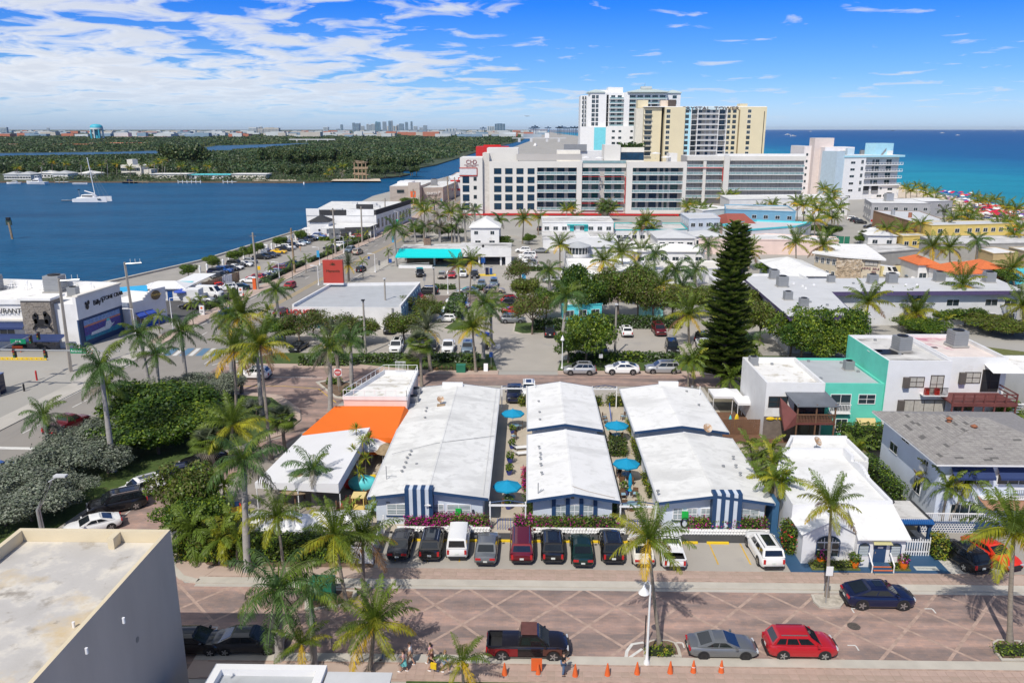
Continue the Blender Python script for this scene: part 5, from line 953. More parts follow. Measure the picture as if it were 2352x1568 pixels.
T2.p_('shade_sail',MB().add([(wq(1966,958,86.1),86.1,2.3),(wq(2010,958,86.1),86.1,2.3),(wq(2020,980,84.5),84.6,1.2),(wq(1985,984,84.5),84.4,1.3)],[(0,1,2,3)],ac('tan_sailcloth',(.62,.48,.22))))
T3=Bld('townhouse','taller white townhouse+teal side wall=small iron balcony','townhouse',0,0,group='stepped townhouses');T3.bk(40.25,86.0,47.3,97.6,8.7,stucco,aA,.4,pt=.25);T3.p_('side_wall',MB().bx_(40.21,86.03,0,40.249,97.6,9.1,bC));Y=86.0
aJ(T3,wq(2090,865,Y),wq(2123,865,Y),Y,6.1,1.1,2,a3,be,mat('brown_shutter',(.10,.085,.075),.7));aJ(T3,wq(2139,870,Y),wq(2167,870,Y),Y,5.4,2.0,2,a3,be);aJ(T3,wq(2077,920,Y),wq(2170,920,Y),Y,3.0,1.5,4,a3,be,bA['brown_shutter'])
bx0,bx1=wq(2122,880,85.4),wq(2177,880,85.4);T3.p_('balcony_slab',MB().bx_(bx0,85.1,5.25,bx1,85.99,5.35,aa));T3.p_('balcony_rail',MB().bx_(bx0,85.1,6.2,bx1,85.15,6.27,black))
for k in rg(20):T3.p_('baluster',MB().cb(bx0+.05+k*(bx1-bx0-.1)/19,85.13,5.35,.04,.04,.85,black))
for s in(.5,1.6):MB().cb(bx0+s,85.5,5.36,.45,.4,.75,bf).obj('red_chair',T3.o)
T4=Bld('townhouse','white townhouse+pink stained roof=red wooden deck','townhouse',0,0,group='stepped townhouses');T4.bk(47.35,87.3,54.2,98.0,8.7,white,mat('pink_stained_roof',(.70,.62,.58),.85,.1,.5,.2,stain=[((.50,.22,.28),.52,.25),((.36,.33,.30),.66,.5)]),.45,pt=.3);Y=87.3
aJ(T4,wq(2218,858,Y),wq(2252,858,Y),Y,6.2,1.2,2,a3,be,bA['brown_shutter']);aJ(T4,wq(2256,870,Y),wq(2294,870,Y),Y,5.2,2.5,2,a3,dark);aJ(T4,wq(2195,915,Y),wq(2238,915,Y),Y,2.9,1.3,3,a3)
dx0,dx1=wq(2184,895,84.2),wq(2334,895,84.2);T4.p_('deck',MB().bx_(dx0,83.6,4.85,dx1,87.29,5.02,bd));T4.p_('deck_beam',MB().bx_(dx0-.03,83.5,4.65,dx1+.03,83.62,5.0,bd))
for z in(5.5,5.95):T4.p_('deck_rail',MB().bx_(dx0,83.6,z,dx1,83.68,z+.12,bd));T4.p_('deck_rail',MB().bx_(dx1-.08,83.69,z,dx1,87.2,z+.12,bd))
for k in rg(7):T4.p_('deck_post',MB().cb(dx0+.1+k*(dx1-dx0-.2)/6,83.62,.05,.14,.14,6.05,bd))
for k in rg(12):T4.p_('stair_tread',MB().bx_(dx1+.1,83.8+k*.28,4.8-k*.4,dx1+1.0,84.1+k*.28,4.88-k*.4,aa))
T4.p_('canopy_roof',MB().add([(51.6,85.4,7.9),(55.2,85.4,7.9),(54.8,88.2,8.6),(51.6,88.2,8.6)],[(0,1,2,3)],ab))
aF(*Q(2070,800,9),8.72,1.5,'big grey air conditioner;taller white townhouse roof',.2);aF(*Q(2197,790,9),8.8,1.6,'big grey air conditioner;pink stained roof',.1);aF(*Q(1949,842,6.5),6.13,.95,'round grey air conditioner;teal townhouse roof');aF(*Q(1730,833,6.5),6.23,.9,'grey air conditioner?rear@white townhouse roof')
for q_,z in(((1857,831),6.1),((1932,835),6.1),((1946,850),6.1),((1971,855),6.1),((1885,871),6.1),((2010,783),8.7),((2066,815),8.7),((1773,838),6.2)):p=Q(*q_,z);MB().cb(*p,z,.3,.3,.25,grey).obj('roof_vent',T2.o if z<6.15 else T3.o if z>8 else T1.o)
MB().cb(*Q(2040,807,8.8),8.73,2.6,2.2,.05,black).obj('roof_patch',T3.o);MB().cb(*Q(2010,805,8.8),8.73,1.6,.7,.05,aa).obj('roof_patch',T3.o);MB().cb(*Q(2140,797,8.8),8.74,1.3,.5,.05,mat('brown_skylight',(.10,.07,.06),.5)).obj('roof_patch',T4.o)
T5=Bld('white_house','white low house?right edge^red deck','house',56.8,84);T5.bk(0,0,10,12,6.6,white,bJ,.4)
t_=af('board_fence','dark brown board fence^right motel wing','fence',(0,86.4,0))
for k in rg(62):MB().cb(22.6+k*.22,0,.03,.2,.05,1.9,wood).obj('board',t_)
tent(24.6,94.5,3.6,3.0,3.0,2.4,'small white canopy tent~rear right motel wing',group=None);tent(27.0,92.0,3.6,2.6,2.9,2.35,'white canopy tent in front@white townhouse',group=None)
t_=af('kayak','yellow kayaks leaning;fence, one"two','kayak',(24.6,88.6,.6),.4)
MB().ball((0,0,0),(.35,.15,1.2),aj,8,8).obj('hull',t_,smooth=60);umbrella(23.4,86.9,'closed aqua parasol;dark deck',closed=True,m=bR,h=2.2);bL(24.6,86.9,.4,'orange red pot;dark deck',bf)
t_=tag(MB().bx_(22.0,84,.04,30,93.9,.07,wood).obj('wooden_deck'),'dark brown wooden yard deck~right motel wing','deck')
hedge(34.5,82.0,39.6,83.8,2.6,'tall clipped hedge in front@teal townhouse',[aG,aw,at],[.45,.42,.13],55,.11)
purple=mat('purple_tile_fascia',(.085,.065,.15),.6,.12,4);lm=mat('pale_grey_roof',(.56,.57,.58),.8,.05,.3,.12,stain=((.48,.49,.50),.6,.1));lw=ac('motel_grey_white',(.64,.645,.65))
L_=Bld('purple_trimmed_motel','long two storey motel+flat pale grey roof=purple fascia','motel',0,0);L_.p_('wall',MB().pr_([(40.9,121.5),(49.9,121.5),(53.0,139.9),(88,141.6),(90,153),(42.2,151)],0,5.6,lw));out=[(40.0,119.9),(50.5,120.9),(53.6,139.2),(88.3,140.9),(90.2,154),(41.6,151.8)];L_.p_('roof',MB().pr_(out,5.8,6.3,purple,lm,True))
for i in rg(1,4):
 (ax,ay),(bx,by)=out[i-1],out[i];Ls=hypot(bx-ax,by-ay);n=int(Ls/.45);dx_,dy_=(bx-ax)/Ls,(by-ay)/Ls
 for j in rg(3):
  m_=MB();o_=.12+.12*(2-j)
  a_=[(ax+dy_*o_,ay-dx_*o_),(bx+dy_*o_,by-dx_*o_)];am(m_,a_,.2,6.22-(2-j)*.16,purple,0,5.98-(2-j)*.16);L_.p_('fascia_course',m_)
for u in(57,60.5,66.5,70,76,83,86.5):
 for z in(.9,3.5):window(L_.o,(u,139.95+(u-53)*.047,z),.047,2.2,1.1,'v',aa,ao)
for u in(42.3,44.5,46.8):window(L_.o,(u,121.5,3.6),0,1.5,1.0,'v',aa,ao)
for s in(.15,.4,.65,.88):x,y=49.95+3.1*s,121.5+18.4*s;L_.p_('gallery_post',MB().cb(x+.9,y,0,.18,.18,5.8,aa));window(L_.o,(x+.02,y+1,3.2),R(81),1.2,1.7,'v',aa,ao)
L_.p_('gallery_slab',MB().pr_([(50.0,121.6),(51.3,121.5),(54.4,139.4),(53.0,139.8)],2.8,3.0,aa))
for q_,s,lab in(((1796,658),1.9,'grey air conditioner cluster nearest#pine;motel roof'),((1777,640),1.7,'grey air conditioner?far left corner@motel roof'),((1908,648),1.3,'small grey air conditioner&white van;motel roof'),((2003,651),1.7,'grey air conditioner$middle@long motel roof'),((2047,650),1.8,'wide grey air conditioner|roof centre'),((1809,688),1.4,'dark fan unit;short wing@motel roof'),((1845,704),1.4,'dark fan unit nearest#hedge;short motel wing'),((2156,646),1.8,'grey air conditioner^tall coconut palm;motel roof'),((2270,648),1.9,'grey air conditioner furthest right;motel roof')):aF(*Q(*q_,6.3),6.3,s*.85,lab)
for q_ in((1822,652),(1843,658),(1850,663),(1869,655),(1810,660),(1900,702),(1960,652),(1980,655),(2020,655),(2080,655),(2105,655),(1880,708),(1861,695)):MB().cb(*Q(*q_,6.3),6.29,.35,.35,.3,aa if random.random()<.5 else grey).obj('roof_vent',L_.o)
t_=af('swimming_pool','turquoise swimming pool$motel courtyard','pool',(54.5,112.5,0));MB().bx_(-2.5,-4,.02,4,4,.10,aa).obj('pool_surround',t_);MB().bx_(-1.8,-3.2,.04,3.2,3.2,.13,mat('pool_water',(.0,.45,.48),.1)).obj('water',t_)
t_=af('purple_canopy','dark purple canopy roof~pool','canopy',(60.5,112,0));MB().add([(-5.5,-4.2,2.6),(6,-4.6,2.6),(6.5,3.5,3.1),(-5,3.5,3.1)],[(0,1,2,3)],mat('purple_roof',(.05,.035,.075),.7)).obj('roof',t_)
for sx,sy_ in((-5,-4),(5.5,-4.2),(6,3.2),(-4.6,3.2)):MB().cb(sx,sy_,0,.15,.15,2.6,wood).obj('post',t_)
# MIDDLE DISTANCE: WEST SIDE, LOTS, HOTEL, TOWERS
RS=Bld('crab_restaurant','white=navy waterfront restaurant+black crab on a stone tower','restaurant',0,0);RS.p_('wall',MB().pr_([(-112,122.2),(-71.8,122.2),(-70.4,133.6),(-112,139)],0,7.2,white,aD));b=MB()
am(b,[(-112,138.8),(-70.6,133.4)],.5,8.6,white,0,7.19);RS.p_('parapet',b);b=MB();am(b,[(-71.9,122.2),(-70.5,133.5)],.6,8.3,white,0,4.6);RS.p_('sign_fascia',b);b=MB();am(b,[(-71.7,122.2),(-70.3,133.5)],.9,8.55,cream,0,8.31);RS.p_('cornice',b)
b=MB();am(b,[(-71.9,122.2),(-70.5,133.5)],.5,4.59,bv,0,0);RS.p_('navy_wall',b)
RS.p_('parapet',MB().bx_(-112,121.9,7.2,-80,122.3,7.9,white));RS.p_('band',MB().bx_(-112,121.8,4.5,-80.1,122.18,4.8,cream))
for k in rg(12):x=-108+k*3;y=138.1-(x+112)*.13;RS.p_('truss_frame',MB().tu([(x,y-1.5,7.2),(x,y,8.6),],.07,aa,4).tu([(x+.6,y-1.5,7.2),(x,y,8.5)],.07,aa,4))
RS.p_('truss_rail',MB().tu([(-110,136.4,7.8),(-72,131.6,7.8)],.07,aa,4))
stone=mat('stacked_stone',(.26,.23,.20),.9,.3,2.2,.6,stretch=(.7,.7,3.5),stain=((.36,.33,.29),.55,1.5,(1,1,4)))
TW=(-79.9,121.2,-75.2,124.6);RS.p_('stone_tower',MB().bx_(*TW[:2],0,*TW[2:],8.0,stone));RS.p_('tower_cap',MB().bx_(-80.2,120.9,8.0,-74.9,125,8.35,white,aD))
rd_=random.Random(5);stn=MB()
for i in rg(36):
 x=-79.9;z=.1+i*.21
 while x<-75.5:w=rd_.uniform(.3,.8);stn.bx_(x,121.2-rd_.uniform(.03,.12),z,min(-75.2,x+w-.03),121.199,z+.19,stone);x+=w
s_=stn.obj('stone_courses',RS.o);s_['kind']='stuff'
cr_=MB();Cx,Cz=wq(97,748,121),4.5
def bQ(cx,cz,rx,rz,n=14,y=120.98,d=.12):P=[(cx+cos(2*PI*i/n)*rx,cz+sin(2*PI*i/n)*rz)for i in rg(n)];cr_.add([(x,y,z)for x,z in P]+[(x,y-d,z)for x,z in P],[tuple(range(n,2*n))]+[(i,(i+1)%n,n+(i+1)%n,n+i)for i in rg(n)],black)
bQ(Cx,Cz-.1,1.15,.62);bQ(Cx-.95,Cz+.75,.38,.62);bQ(Cx-.75,Cz+1.25,.25,.35);bQ(Cx+.95,Cz+.8,.45,.75);bQ(Cx+.75,Cz+1.4,.3,.45);bQ(Cx-.85,Cz+.2,.3,.4);bQ(Cx+.9,Cz+.15,.3,.4)
for k in rg(4):
 for s in(-1,1):cr_.tu([(Cx+s*(.4+k*.2),120.92,Cz-.3),(Cx+s*(1.0+k*.15),120.92,Cz-.55-k*.12),(Cx+s*(1.15+k*.1),120.92,Cz-1.0-k*.12)],[.1,.08,.02],black,5)
RS.p_('crab_emblem',cr_)
au('RESTAURANT',1.15,black,RS.o,(-83.9,121.85,6.1));b_ang=atan2(11.3,1.4)
def onwall(txt,size,f,z,name='lettering',m=black):return au(txt,size,m,RS.o,(-71.9+1.4*f+.33,122.2+11.3*f,z),b_ang,name,depth=.15)
onwall("Billy's",1.15,.46,6.5);onwall('STONE CRAB',.95,.79,6.7);em=MB();[em.ball((-71.9+1.4*f+.35,122.2+11.3*f,z),(.08,r,r),black,8,5)for f,z,r in((.215,6.3,.5),(.25,6.9,.35),(.19,6.85,.28))];RS.p_('crab_logo',em)
mu=af('wall_mural','colourful mural"a white fishing boat;navy restaurant wall','mural',(-71.9+.28,122.2,0),b_ang);mm=lambda n,c,s2:mat('mural_'+n,c,.7,.3,3,stain=(s2,.5,3.5))
MB().bx_(1.0,-.06,.9,10.4,.0,4.2,mm('purple',(.09,.06,.26),(.05,.10,.35))).obj('panel',mu);MB().bx_(1.0,-.08,3.35,10.4,-.061,4.2,mm('sky',(.25,.36,.55),(.12,.25,.6))).obj('sky_band',mu);MB().bx_(1.0,-.085,3.1,10.4,-.062,3.4,mm('dusk',(.55,.22,.12),(.45,.15,.25))).obj('dusk_band',mu);MB().bx_(1.0,-.08,.9,10.4,-.061,1.7,mm('sea',(.02,.25,.32),(.05,.12,.34))).obj('sea_band',mu)
MB().face([(2.4,-.1,1.5),(7.2,-.1,1.5),(8.7,-.1,2.3),(6.0,-.1,2.15),(2.6,-.1,1.95)],mat('mural_white',(.62,.66,.70),.7,.2,4)).face([(6.2,-.105,2.15),(7.9,-.105,2.2),(7.6,-.105,2.9),(6.5,-.105,2.9)],bA['mural_white']).face([(6.6,-.11,2.92),(7.5,-.11,2.92),(7.4,-.11,3.3),(6.7,-.11,3.3)],bR).obj('painted_boat',mu)
MB().add([(-112,122.1,4.2),(-80.1,122.1,4.2),(-80.1,121.0,3.6),(-112,121.0,3.6),(-80.1,121.0,3.3),(-112,121.0,3.3)],[(3,2,1,0),(5,4,2,3)],bt).obj('upper_awning',RS.o);MB().add([(-95,121,2.6),(-73,121,2.6),(-73,118.6,2.2),(-95,118.6,2.2),(-73,118.6,1.95),(-95,118.6,1.95)],[(3,2,1,0),(5,4,2,3)],bt).obj('entrance_awning',RS.o)
for x in(-94,-90.5,-87,-83.4):window(RS.o,(x,122.2,1.5 if x>-100 else 1),0,2.4,1.7,'v',aa,ao)
for x in(-83,-78.6):MB().bx_(x,121.12 if x>-80 else 122.14,.05,x+2.4,121.15 if x>-80 else 122.17,2.1,dark).obj('entrance',RS.o)
t_=af('bench','orange wooden bench<navy restaurant awning','bench',(wq(45,842,119.8),119.8,.0));MB().cb(0,0,.4,1.7,.5,.08,aT).obj('seat',t_);MB().bx_(-.85,.2,.45,.85,.27,.9,aT).obj('backrest',t_)
for s in(-.7,.7):MB().cb(s,0,0,.08,.45,.4,aT).obj('leg',t_)
t_=af('yellow_barrier','long yellow steel kerb barrier`restaurant entrance','barrier',(0,0,0));x0,x1=wq(0,858,115.2),wq(113,858,115.2);MB().bx_(x0-6,115.1,.3,x1,115.3,.42,aj).obj('upper_rail',t_);MB().bx_(x0-6,115.1,.02,x1,115.3,.14,aj).obj('lower_rail',t_)
for k in rg(11):MB().cb(x0+k*(x1-x0)/10.2,115.2,.1,.18,.18,.25,aj).obj('post',t_)
aF(-92,133,7.2,2.2,'big rooftop unit?left end@restaurant roof');aF(-80.5,132,7.2,2.4,'big rooftop unit^stone tower');aF(-75.5,128.5,7.2,1.3,'small rooftop unit^billboard wall')
TV=Bld('tavern','small white tavern+stepped curved parapet=blue awnings','tavern',0,0);TV.p_('wall',MB().pr_([(-69.2,133.7),(-66.1,141.2),(-74,143.5),(-78,136)],0,4.2,white,aD));b=MB()
for i in rg(16):f=i/16;z=4.9 if f<.35 else 4.9+1.5*min(1,(f-.35)/.25)**.6 if f<.62 else 6.4;am(b,[(-69.2+3.1*f,133.7+7.5*f),(-69.2+3.1*(f+1/16),133.7+7.5*(f+1/16))],.35,z,white,0,4.19)
b2=MB();am(b2,[(-66.2,141.2),(-74,143.5)],.3,5.2,white,0,4.19);am(b2,[(-78,136),(-74,143.4)],.3,5.0,white,0,4.19);TV.p_('curved_parapet',b);TV.p_('parapet',b2);ta=atan2(7.5,3.1)
o=MB().la([(1.0,0),(1.0,.15)],mat('bronze_sign',(.14,.10,.05),.5,.2,3),n=16,sy=.85).obj('round_sign',TV.o,(-67.0+.2,139.0-.1,5.3));o.rotation_euler=(PI/2,0,ta);au('TAVERN',.55,ac('gold',(.55,.40,.12)),TV.o,(-67.0+.42,138.9,5.3),ta,depth=.05)
for f in(.25,.5):x,y=-69.2+3.1*f,133.7+7.5*f;q=af('blue_awning','blue canvas awning;tavern wall, %s one'%('nearer' if f<.4 else 'further'),'awning',(x,y,0),ta);MB().add([(-.9,0,2.9),(.9,0,2.9),(.9,-1.0,2.2),(-.9,-1.0,2.2),(.9,-1,1.95),(-.9,-1,1.95)],[(3,2,1,0),(5,4,2,3)],bD).obj('canopy',q);window(TV.o,(x,y,.9),ta,1.5,1.2,'v',aa,ao)
TV.p_('blue_base',MB().pr_([(-69.1,133.5),(-65.9,141.2),(-66.2,141.3),(-69.4,133.6)],0,.8,co))
KI=Bld('beach_kiosk','white ribbed roof kiosk+blue doors by#water','kiosk',-79,158.5,R(3));KI.bk(0,0,8.6,5.2,2.6,white,white,0);r=MB();bu(r,0,0,8.6,5.2,2.65,1.0,mat('white_ribbed_roof',(.78,.78,.78),.5,.05,1),.5);KI.p_('roof',r)
for k in rg(18):KI.p_('roof_rib',MB().tu([(-.4+k*.54,-.45,2.68),(-.4+k*.54,2.4,3.55)],.04,aa,4)if 4<k<14 else MB().tu([(-.4+k*.54,-.45,2.68),(-.4+k*.54,-.45+min(2.8,.5+min(k,17-k)*.5),2.68+min(.9,.15+min(k,17-k)*.17))],.04,aa,4))
for x in(1.2,5.2):KI.p_('door',MB().bx_(x,-.06,0,x+1.0,-.002,2.1,aC))
KI.bk(8.8,-1.5,12,1.5,2.5,white,white,0);umbrella(-70.6,158.2,'blue market umbrella~kiosk',1.6,2.6,bD)
t_=af('blue_canopy','long bright blue canopy roof^tavern','canopy',(0,0,0));MB().add([(-88.5,146,3.2),(-75,153,3.2),(-77,157,3.6),(-90,150,3.6),(-88.5,146,2.9),(-75,153,2.9)],[(0,1,2,3),(4,5,1,0)],ac('bright_blue_canopy',(.02,.38,.70))).obj('roof',t_)
for k in rg(5):MB().cb(-88+3.2*k,146.3+1.66*k,0,.15,.15,3,aa).obj('post',t_)
t_=af('wood_enclosure','brown wooden enclosure{kiosk=the parked cars','fence',(0,0,0))
for k in rg(24):f=k/23;MB().cb(-70.4+3.6*f,162.8+17.5*f,0,.1,.62,2.3 if k%8 else 2.5,aI if(k//5)%3 else aa,R(-12)).obj('board',t_)
for k in rg(10):MB().cb(-74.2+k*.42,162.3,0,.4,.1,2.2,aI).obj('board',t_)
MB().bx_(-76,163,2.2,-71,178,2.3,aa).obj('roof',t_);MB().bx_(-75,164,2.31,-72,168,2.36,bR).obj('aqua_roof_panel',t_)
LQ=Bld('liquor_store','white box liquor store+flat grey roof=raised rim','shop',0,0);P=[(-41.2,135.4),(-22.1,135.3),(-21.6,157),(-39.3,155.2)];LQ.p_('wall',MB().pr_(P,0,3.9,white,aU));b=MB();am(b,[P[1],P[2]],.35,4.35,white,-.17,3.89);am(b,[P[2],P[3]],.35,4.45,white,-.17,3.89);am(b,[P[3],P[0]],.35,4.45,white,-.17,3.89);am(b,[P[0],P[1]],.2,4.0,white,-.1,3.89);LQ.p_('parapet',b)
LQ.p_('side_wall',MB().pr_([(-22.08,135.4),(-21.58,156.9),(-21.5,156.9),(-22.0,135.4)],0,3.85,ac('dusty_blue_wall',(.30,.45,.54))))
au('LIQUOR',1.25,red,LQ.o,(wq(692,708,135.3),135.2,3.1),0,depth=.2,sx=1.15)
for x0,x1 in((wq(687,730,135.3),wq(713,730,135.3)),(wq(721,730,135.3),wq(764,730,135.3))):window(LQ.o,((x0+x1)/2,135.35,.2),0,x1-x0,1.75,'v3',aa,bb)
LQ.p_('downpipe',MB().bx_(wq(902,720,135.3)-.15,135.1,0,wq(902,720,135.3)+.15,135.28,3.9,grey));LQ.p_('red_awning',MB().add([(-21.6,152.6,2.9),(-21.6,155.6,2.9),(-20.2,155.6,1.5),(-20.2,152.6,1.5)],[(0,3,2,1)],red))
for f in rg(9):LQ.p_('pilaster',MB().bx_(-21.98+f*.05,136.5+f*2.2,0,-21.80+f*.05,136.8+f*2.2,3.8,ac('dusty_blue_wall',(.30,.45,.54))))
t_=af('red_sign','square red sign block+dark lettering;liquor store roof','sign',(wq(767,640,154.5),154.5,4.4));MB().cb(0,0,.3,3.9,1.0,4.5,bW).obj('panel',t_);MB().cb(0,0,0,4.0,1.2,.3,aa).obj('base',t_);au('Marantis',.78,mat('dark_brown_letter',(.05,.03,.01),.6),t_,(0,-.53,2.7),0,depth=.05);lo=MB()
for a in rg(5):lo.tu([(0,-.54,3.9),(cos(a*.7+.1)*.55,-.54,3.9+sin(a*.7+.1)*.55)],.06,bA['dark_brown_letter'],4)
lo.obj('palm_logo',t_)
TB=Bld('teal_canopy_bank','long low white building+bright turquoise tiled canopy','bank',0,0);TB.p_('roof',MB().pr_([(-33.4,203.2),(-18,203.2),(-18,215),(-33.4,212.5)],3.9,4.1,white,aA,True).pr_([(-17.99,203.6),(-4.4,203.6),(-4.4,215),(-17.99,215.2)],4.0,4.35,white,aA,True));TB.p_('front_band',MB().bx_(-17.4,203.2,2.35,-4.3,203.59,4.5,white));TB.p_('end_pier',MB().bx_(-5.8,203.25,0,-4.31,204.2,2.34,white));TB.p_('rear_wall',MB().bx_(-33,211,0,-4.5,211.4,3.9,mat('dim_wall',(.12,.12,.12),.8)))
TB.p_('wall',MB().bx_(-31.5,205.2,0,-24,210.9,3.8,mat('brown_ribbed_wall',(.17,.115,.075),.8,.25,3,stretch=(6,1,.3))))
cl_=MB().add([(-33.6,199.6,2.75),(-16.6,199.6,2.75),(-17.4,203.3,4.3),(-33.0,203.3,4.3),(-33.6,199.6,2.55),(-16.6,199.6,2.55)],[(0,1,2,3),(4,5,1,0)],turq).obj('canopy',TB.o)
for k in rg(5):
 f=k/5;z=2.78+1.55*f;y=199.6+3.7*f
 for i in rg(34):x0=-33.6+.6*f;x1=-16.6-.8*f;w=(x1-x0)/34;aE('roof_tile',(TILE if 'TILE' in globals()else globals().setdefault('TILE',MB().add([(-.24,0,.06),(.24,0,.06),(.24,.8,.33),(-.24,.8,.33),(-.24,0,-.02),(.24,0,-.02)],[(0,1,2,3),(4,5,1,0)],turq).mesh('roof_tile'))),TB.o,(x0+(i+.5)*w,y,z))
TB.p_('ramp',MB().bx_(-32.8,199.3,0,-24.3,200.9,.55,aa));
for z in(1.0,1.4):TB.p_('ramp_rail',MB().tu([(-32.5,199.4,z-.4),(-25,199.4,z)],.04,aa,4))
for x in(-24.2,-18,-12.6,-7):TB.p_('column',MB().cb(x,204.2,0,.45,.45,3.9,white))
aF(-26.8,211.5,4.1,1.6,'rusty roof vent unit^turquoise canopy',m=mat('rusty_metal',(.22,.15,.11),.7,.3,2))
t_=af('drive_teller','blue=white teller machine island~white car','machine',(*Q(1119,632),0));MB().cb(0,0,0,.8,.8,1.9,a4).obj('cabinet',t_);MB().cb(.9,.4,0,.7,.7,1.7,aC).obj('cabinet',t_);MB().cb(0,0,0,4.2,2.2,.14,aj,R(5)).obj('island',t_)
WF=Bld('waterfront_restaurant','long white waterfront restaurant+black roof edge=dark windows','restaurant',0,0);WF.p_('wall',MB().pr_([(-51.0,268),(-45.3,310),(-52,318),(-78,318),(-74.5,268)],0,6.4,white,ak));WF.p_('mansard',MB().pr_([(-51.0,268.0),(-45.2,310),(-45.8,310),(-51.6,268)],6.2,7.8,a9));WF.p_('mansard',MB().bx_(-70,267.9,6.1,-61,268.5,7.9,a9));WF.p_('raised_gable',MB().bx_(-60.9,267.8,6.0,-51.7,268.4,8.1,white));WF.p_('raised_gable',MB().bx_(-74.5,267.8,6.0,-70.1,268.4,8.3,white));WF.p_('mansard',MB().bx_(-61,284,6.4,-55,284.5,8.3,a9))
for k in rg(10):
 f=(k+.5)/10;x,y=-51.0+5.7*f,268+42*f;window(WF.o,(x+.02,y,1.6),atan2(42,5.7),2.0,3.2,'cross',aa,ao,fw=.14);
WF.p_('porch_roof',MB().pr_([(-66,252),(-50.6,256),(-49.8,266),(-64,267.5)],3.4,3.65,white,ab,True));WF.p_('porch_fascia',MB().pr_([(-58.4,253.4),(-50.5,255.6),(-49.6,266),(-49.9,266),(-50.8,255.9),(-58.4,253.8)],2.6,3.75,mat('dark_fascia',(.06,.06,.065),.7)))
for x,y in((-57,254.5),(-51,256.2),(-50.2,261),(-64,254)):WF.p_('porch_column',MB().cb(x,y,0,.7,.7,3.4,white))
for x,y in((-70,276),(-66,280),(-60,278),(-62,296),(-58,302),(-55,292),(-66,305)):WF.p_('roof_vent',MB().cb(x,y,6.4,2,2,.8,al))
WT=Bld('waterfront_tower','small square white tower+black hip roof=round clock window','tower',-71.2,257.4);WT.p_('wall',MB().bx_(.5,0,0,6.6,6,5.0,white));r=MB();bu(r,.5,0,6.6,6,5.2,1.9,a9,.5);WT.p_('roof',r);o=MB().la([(.62,0),(.62,.1),(.45,.1),(.45,.05),(.01,.05)],aa,n=16).obj('round_window',WT.o,(3.6,-.01,2.4));o.rotation_euler=(PI/2,0,0);MB().la([(.42,0),(.42,.06)],dark,n=14).obj('clock_face',o,(0,0,.02))
WT.p_('porch_roof',MB().pr_([(-2.2,.3),(.4,.3),(.4,4.5),(-2.2,4.5)],2.6,2.8,white,ab,True));[WT.p_('column',MB().cb(x,y,0,.3,.3,2.6,aa))for x,y in((-2,.5),(-2,4.3),(-.4,.5))]
hedge(-66,249.5,-52.5,251,1.0,'low palms=planting`waterfront restaurant porch',[at,aw,aG],None,25,.25,name='planting')
W2=Bld('bakery_building','taupe flat roofed bakery building by#channel','bakery',0,0);tp=ac('taupe_stucco',(.46,.40,.35));W2.p_('wall',MB().pr_([(-64,372),(-50.2,376),(-47.8,420),(-64,420)],0,8.6,tp,ak));W2.p_('tall_wall',MB().bx_(-55.4,371.8,0,-50.1,376,10.2,tp));W2.p_('annex',MB().pr_([(-49.8,380),(-40.6,384),(-37.6,430),(-47.4,430)],0,7.4,tp,ak));au('BAKERY',1.8,aa,W2.o,(-45.0,381.6,4.6),atan2(4,9.2),depth=.3);W2.p_('rooftop_box',MB().bx_(-62,382,8.6,-55,392,10,white));window(W2.o,(-59.2,373.2,5.6),.28,3.2,1.3,'plain',grey,ao);W2.p_('poster',MB().bx_(-54.4,371.74,3.6,-52.0,371.78,6.4,aT))
for k in rg(6):f=k/6+.1;window(W2.o,(-40.6+3*f,384+46*f,3.2),atan2(46,3),3.0,2.6,'v',aa,ao)
aF(-46,395,7.4,2.6,'roof machinery;bakery annex');W3=Bld('red_trimmed_inn','white inn+red trim bands=balconies beyond#bakery','inn',0,0);W3.p_('wall',MB().pr_([(-41,428),(-33.6,430),(-31,470),(-46,470)],0,8,white,ak));[W3.p_('red_band',MB().pr_([(-41.2,427.6),(-33.2,429.6),(-30.5,470),(-31.2,470),(-33.9,430),(-41.2,428.1)],z,z+.9,red))for z in(2.6,7.2)];W3.p_('red_sign_frame',MB().bx_(-37,428,8.9,-33.5,428.4,9.4,red));[W3.p_('sign_post',MB().cb(x,428.2,8,.4,.4,1.4,red))for x in(-37,-33.6)]
W4=Bld('channel_house','pale orange house roofs further along#channel','house',-46,478);W4.bk(0,0,14,40,7,ac('peach_stucco',(.70,.46,.34)),ak,.4)
HO=Bld('beach_hotel','wide warm white resort hotel+blue glass balconies=red trim','hotel',0,0);Yh=327.0;hx=lambda q:wq(q,440,Yh);hz=lambda q:QY(1200,q,Yh)[1]
def A3q(x):return 1176+x/4
def A3y(y):return 183.7+y/4
X0h,X1h=hx(1058),hx(A3q(1590));top=hz(A3y(690));rl=[hz(A3y(y))for y in(868,950,1030,1110,1192)]
HO.p_('wall',MB().bx_(X0h+1,Yh+2.2,0,X1h-.5,Yh+24,hz(A3y(790))+.5,bE,ab))
def bn(q0,q1,y0,y1,d=0.0,m=aQ,nm='facade_wall'):return HO.p_(nm,MB().bx_(hx(q0),Yh-d,max(0,hz(y1)),hx(q1),Yh+2.25,hz(y0),m))
bot=A3y(1225)
HO.p_('sign_tower',MB().bx_(hx(1058),Yh-1.2,0,hx(1109),Yh+16,hz(362),aQ,ab));HO.p_('shaft',MB().bx_(hx(1109),Yh+.6,0,hx(1124),Yh+14,hz(352),mat('shaft_wall',(.60,.57,.52),.8)));HO.p_('upper_block',MB().bx_(hx(1118),Yh+4,20,hx(1190),Yh+20,hz(341),aQ,ab));HO.p_('upper_band',MB().bx_(hx(A3q(40)),Yh+2.3,22,hx(A3q(640)),Yh+2.6,hz(A3y(682)),bE))
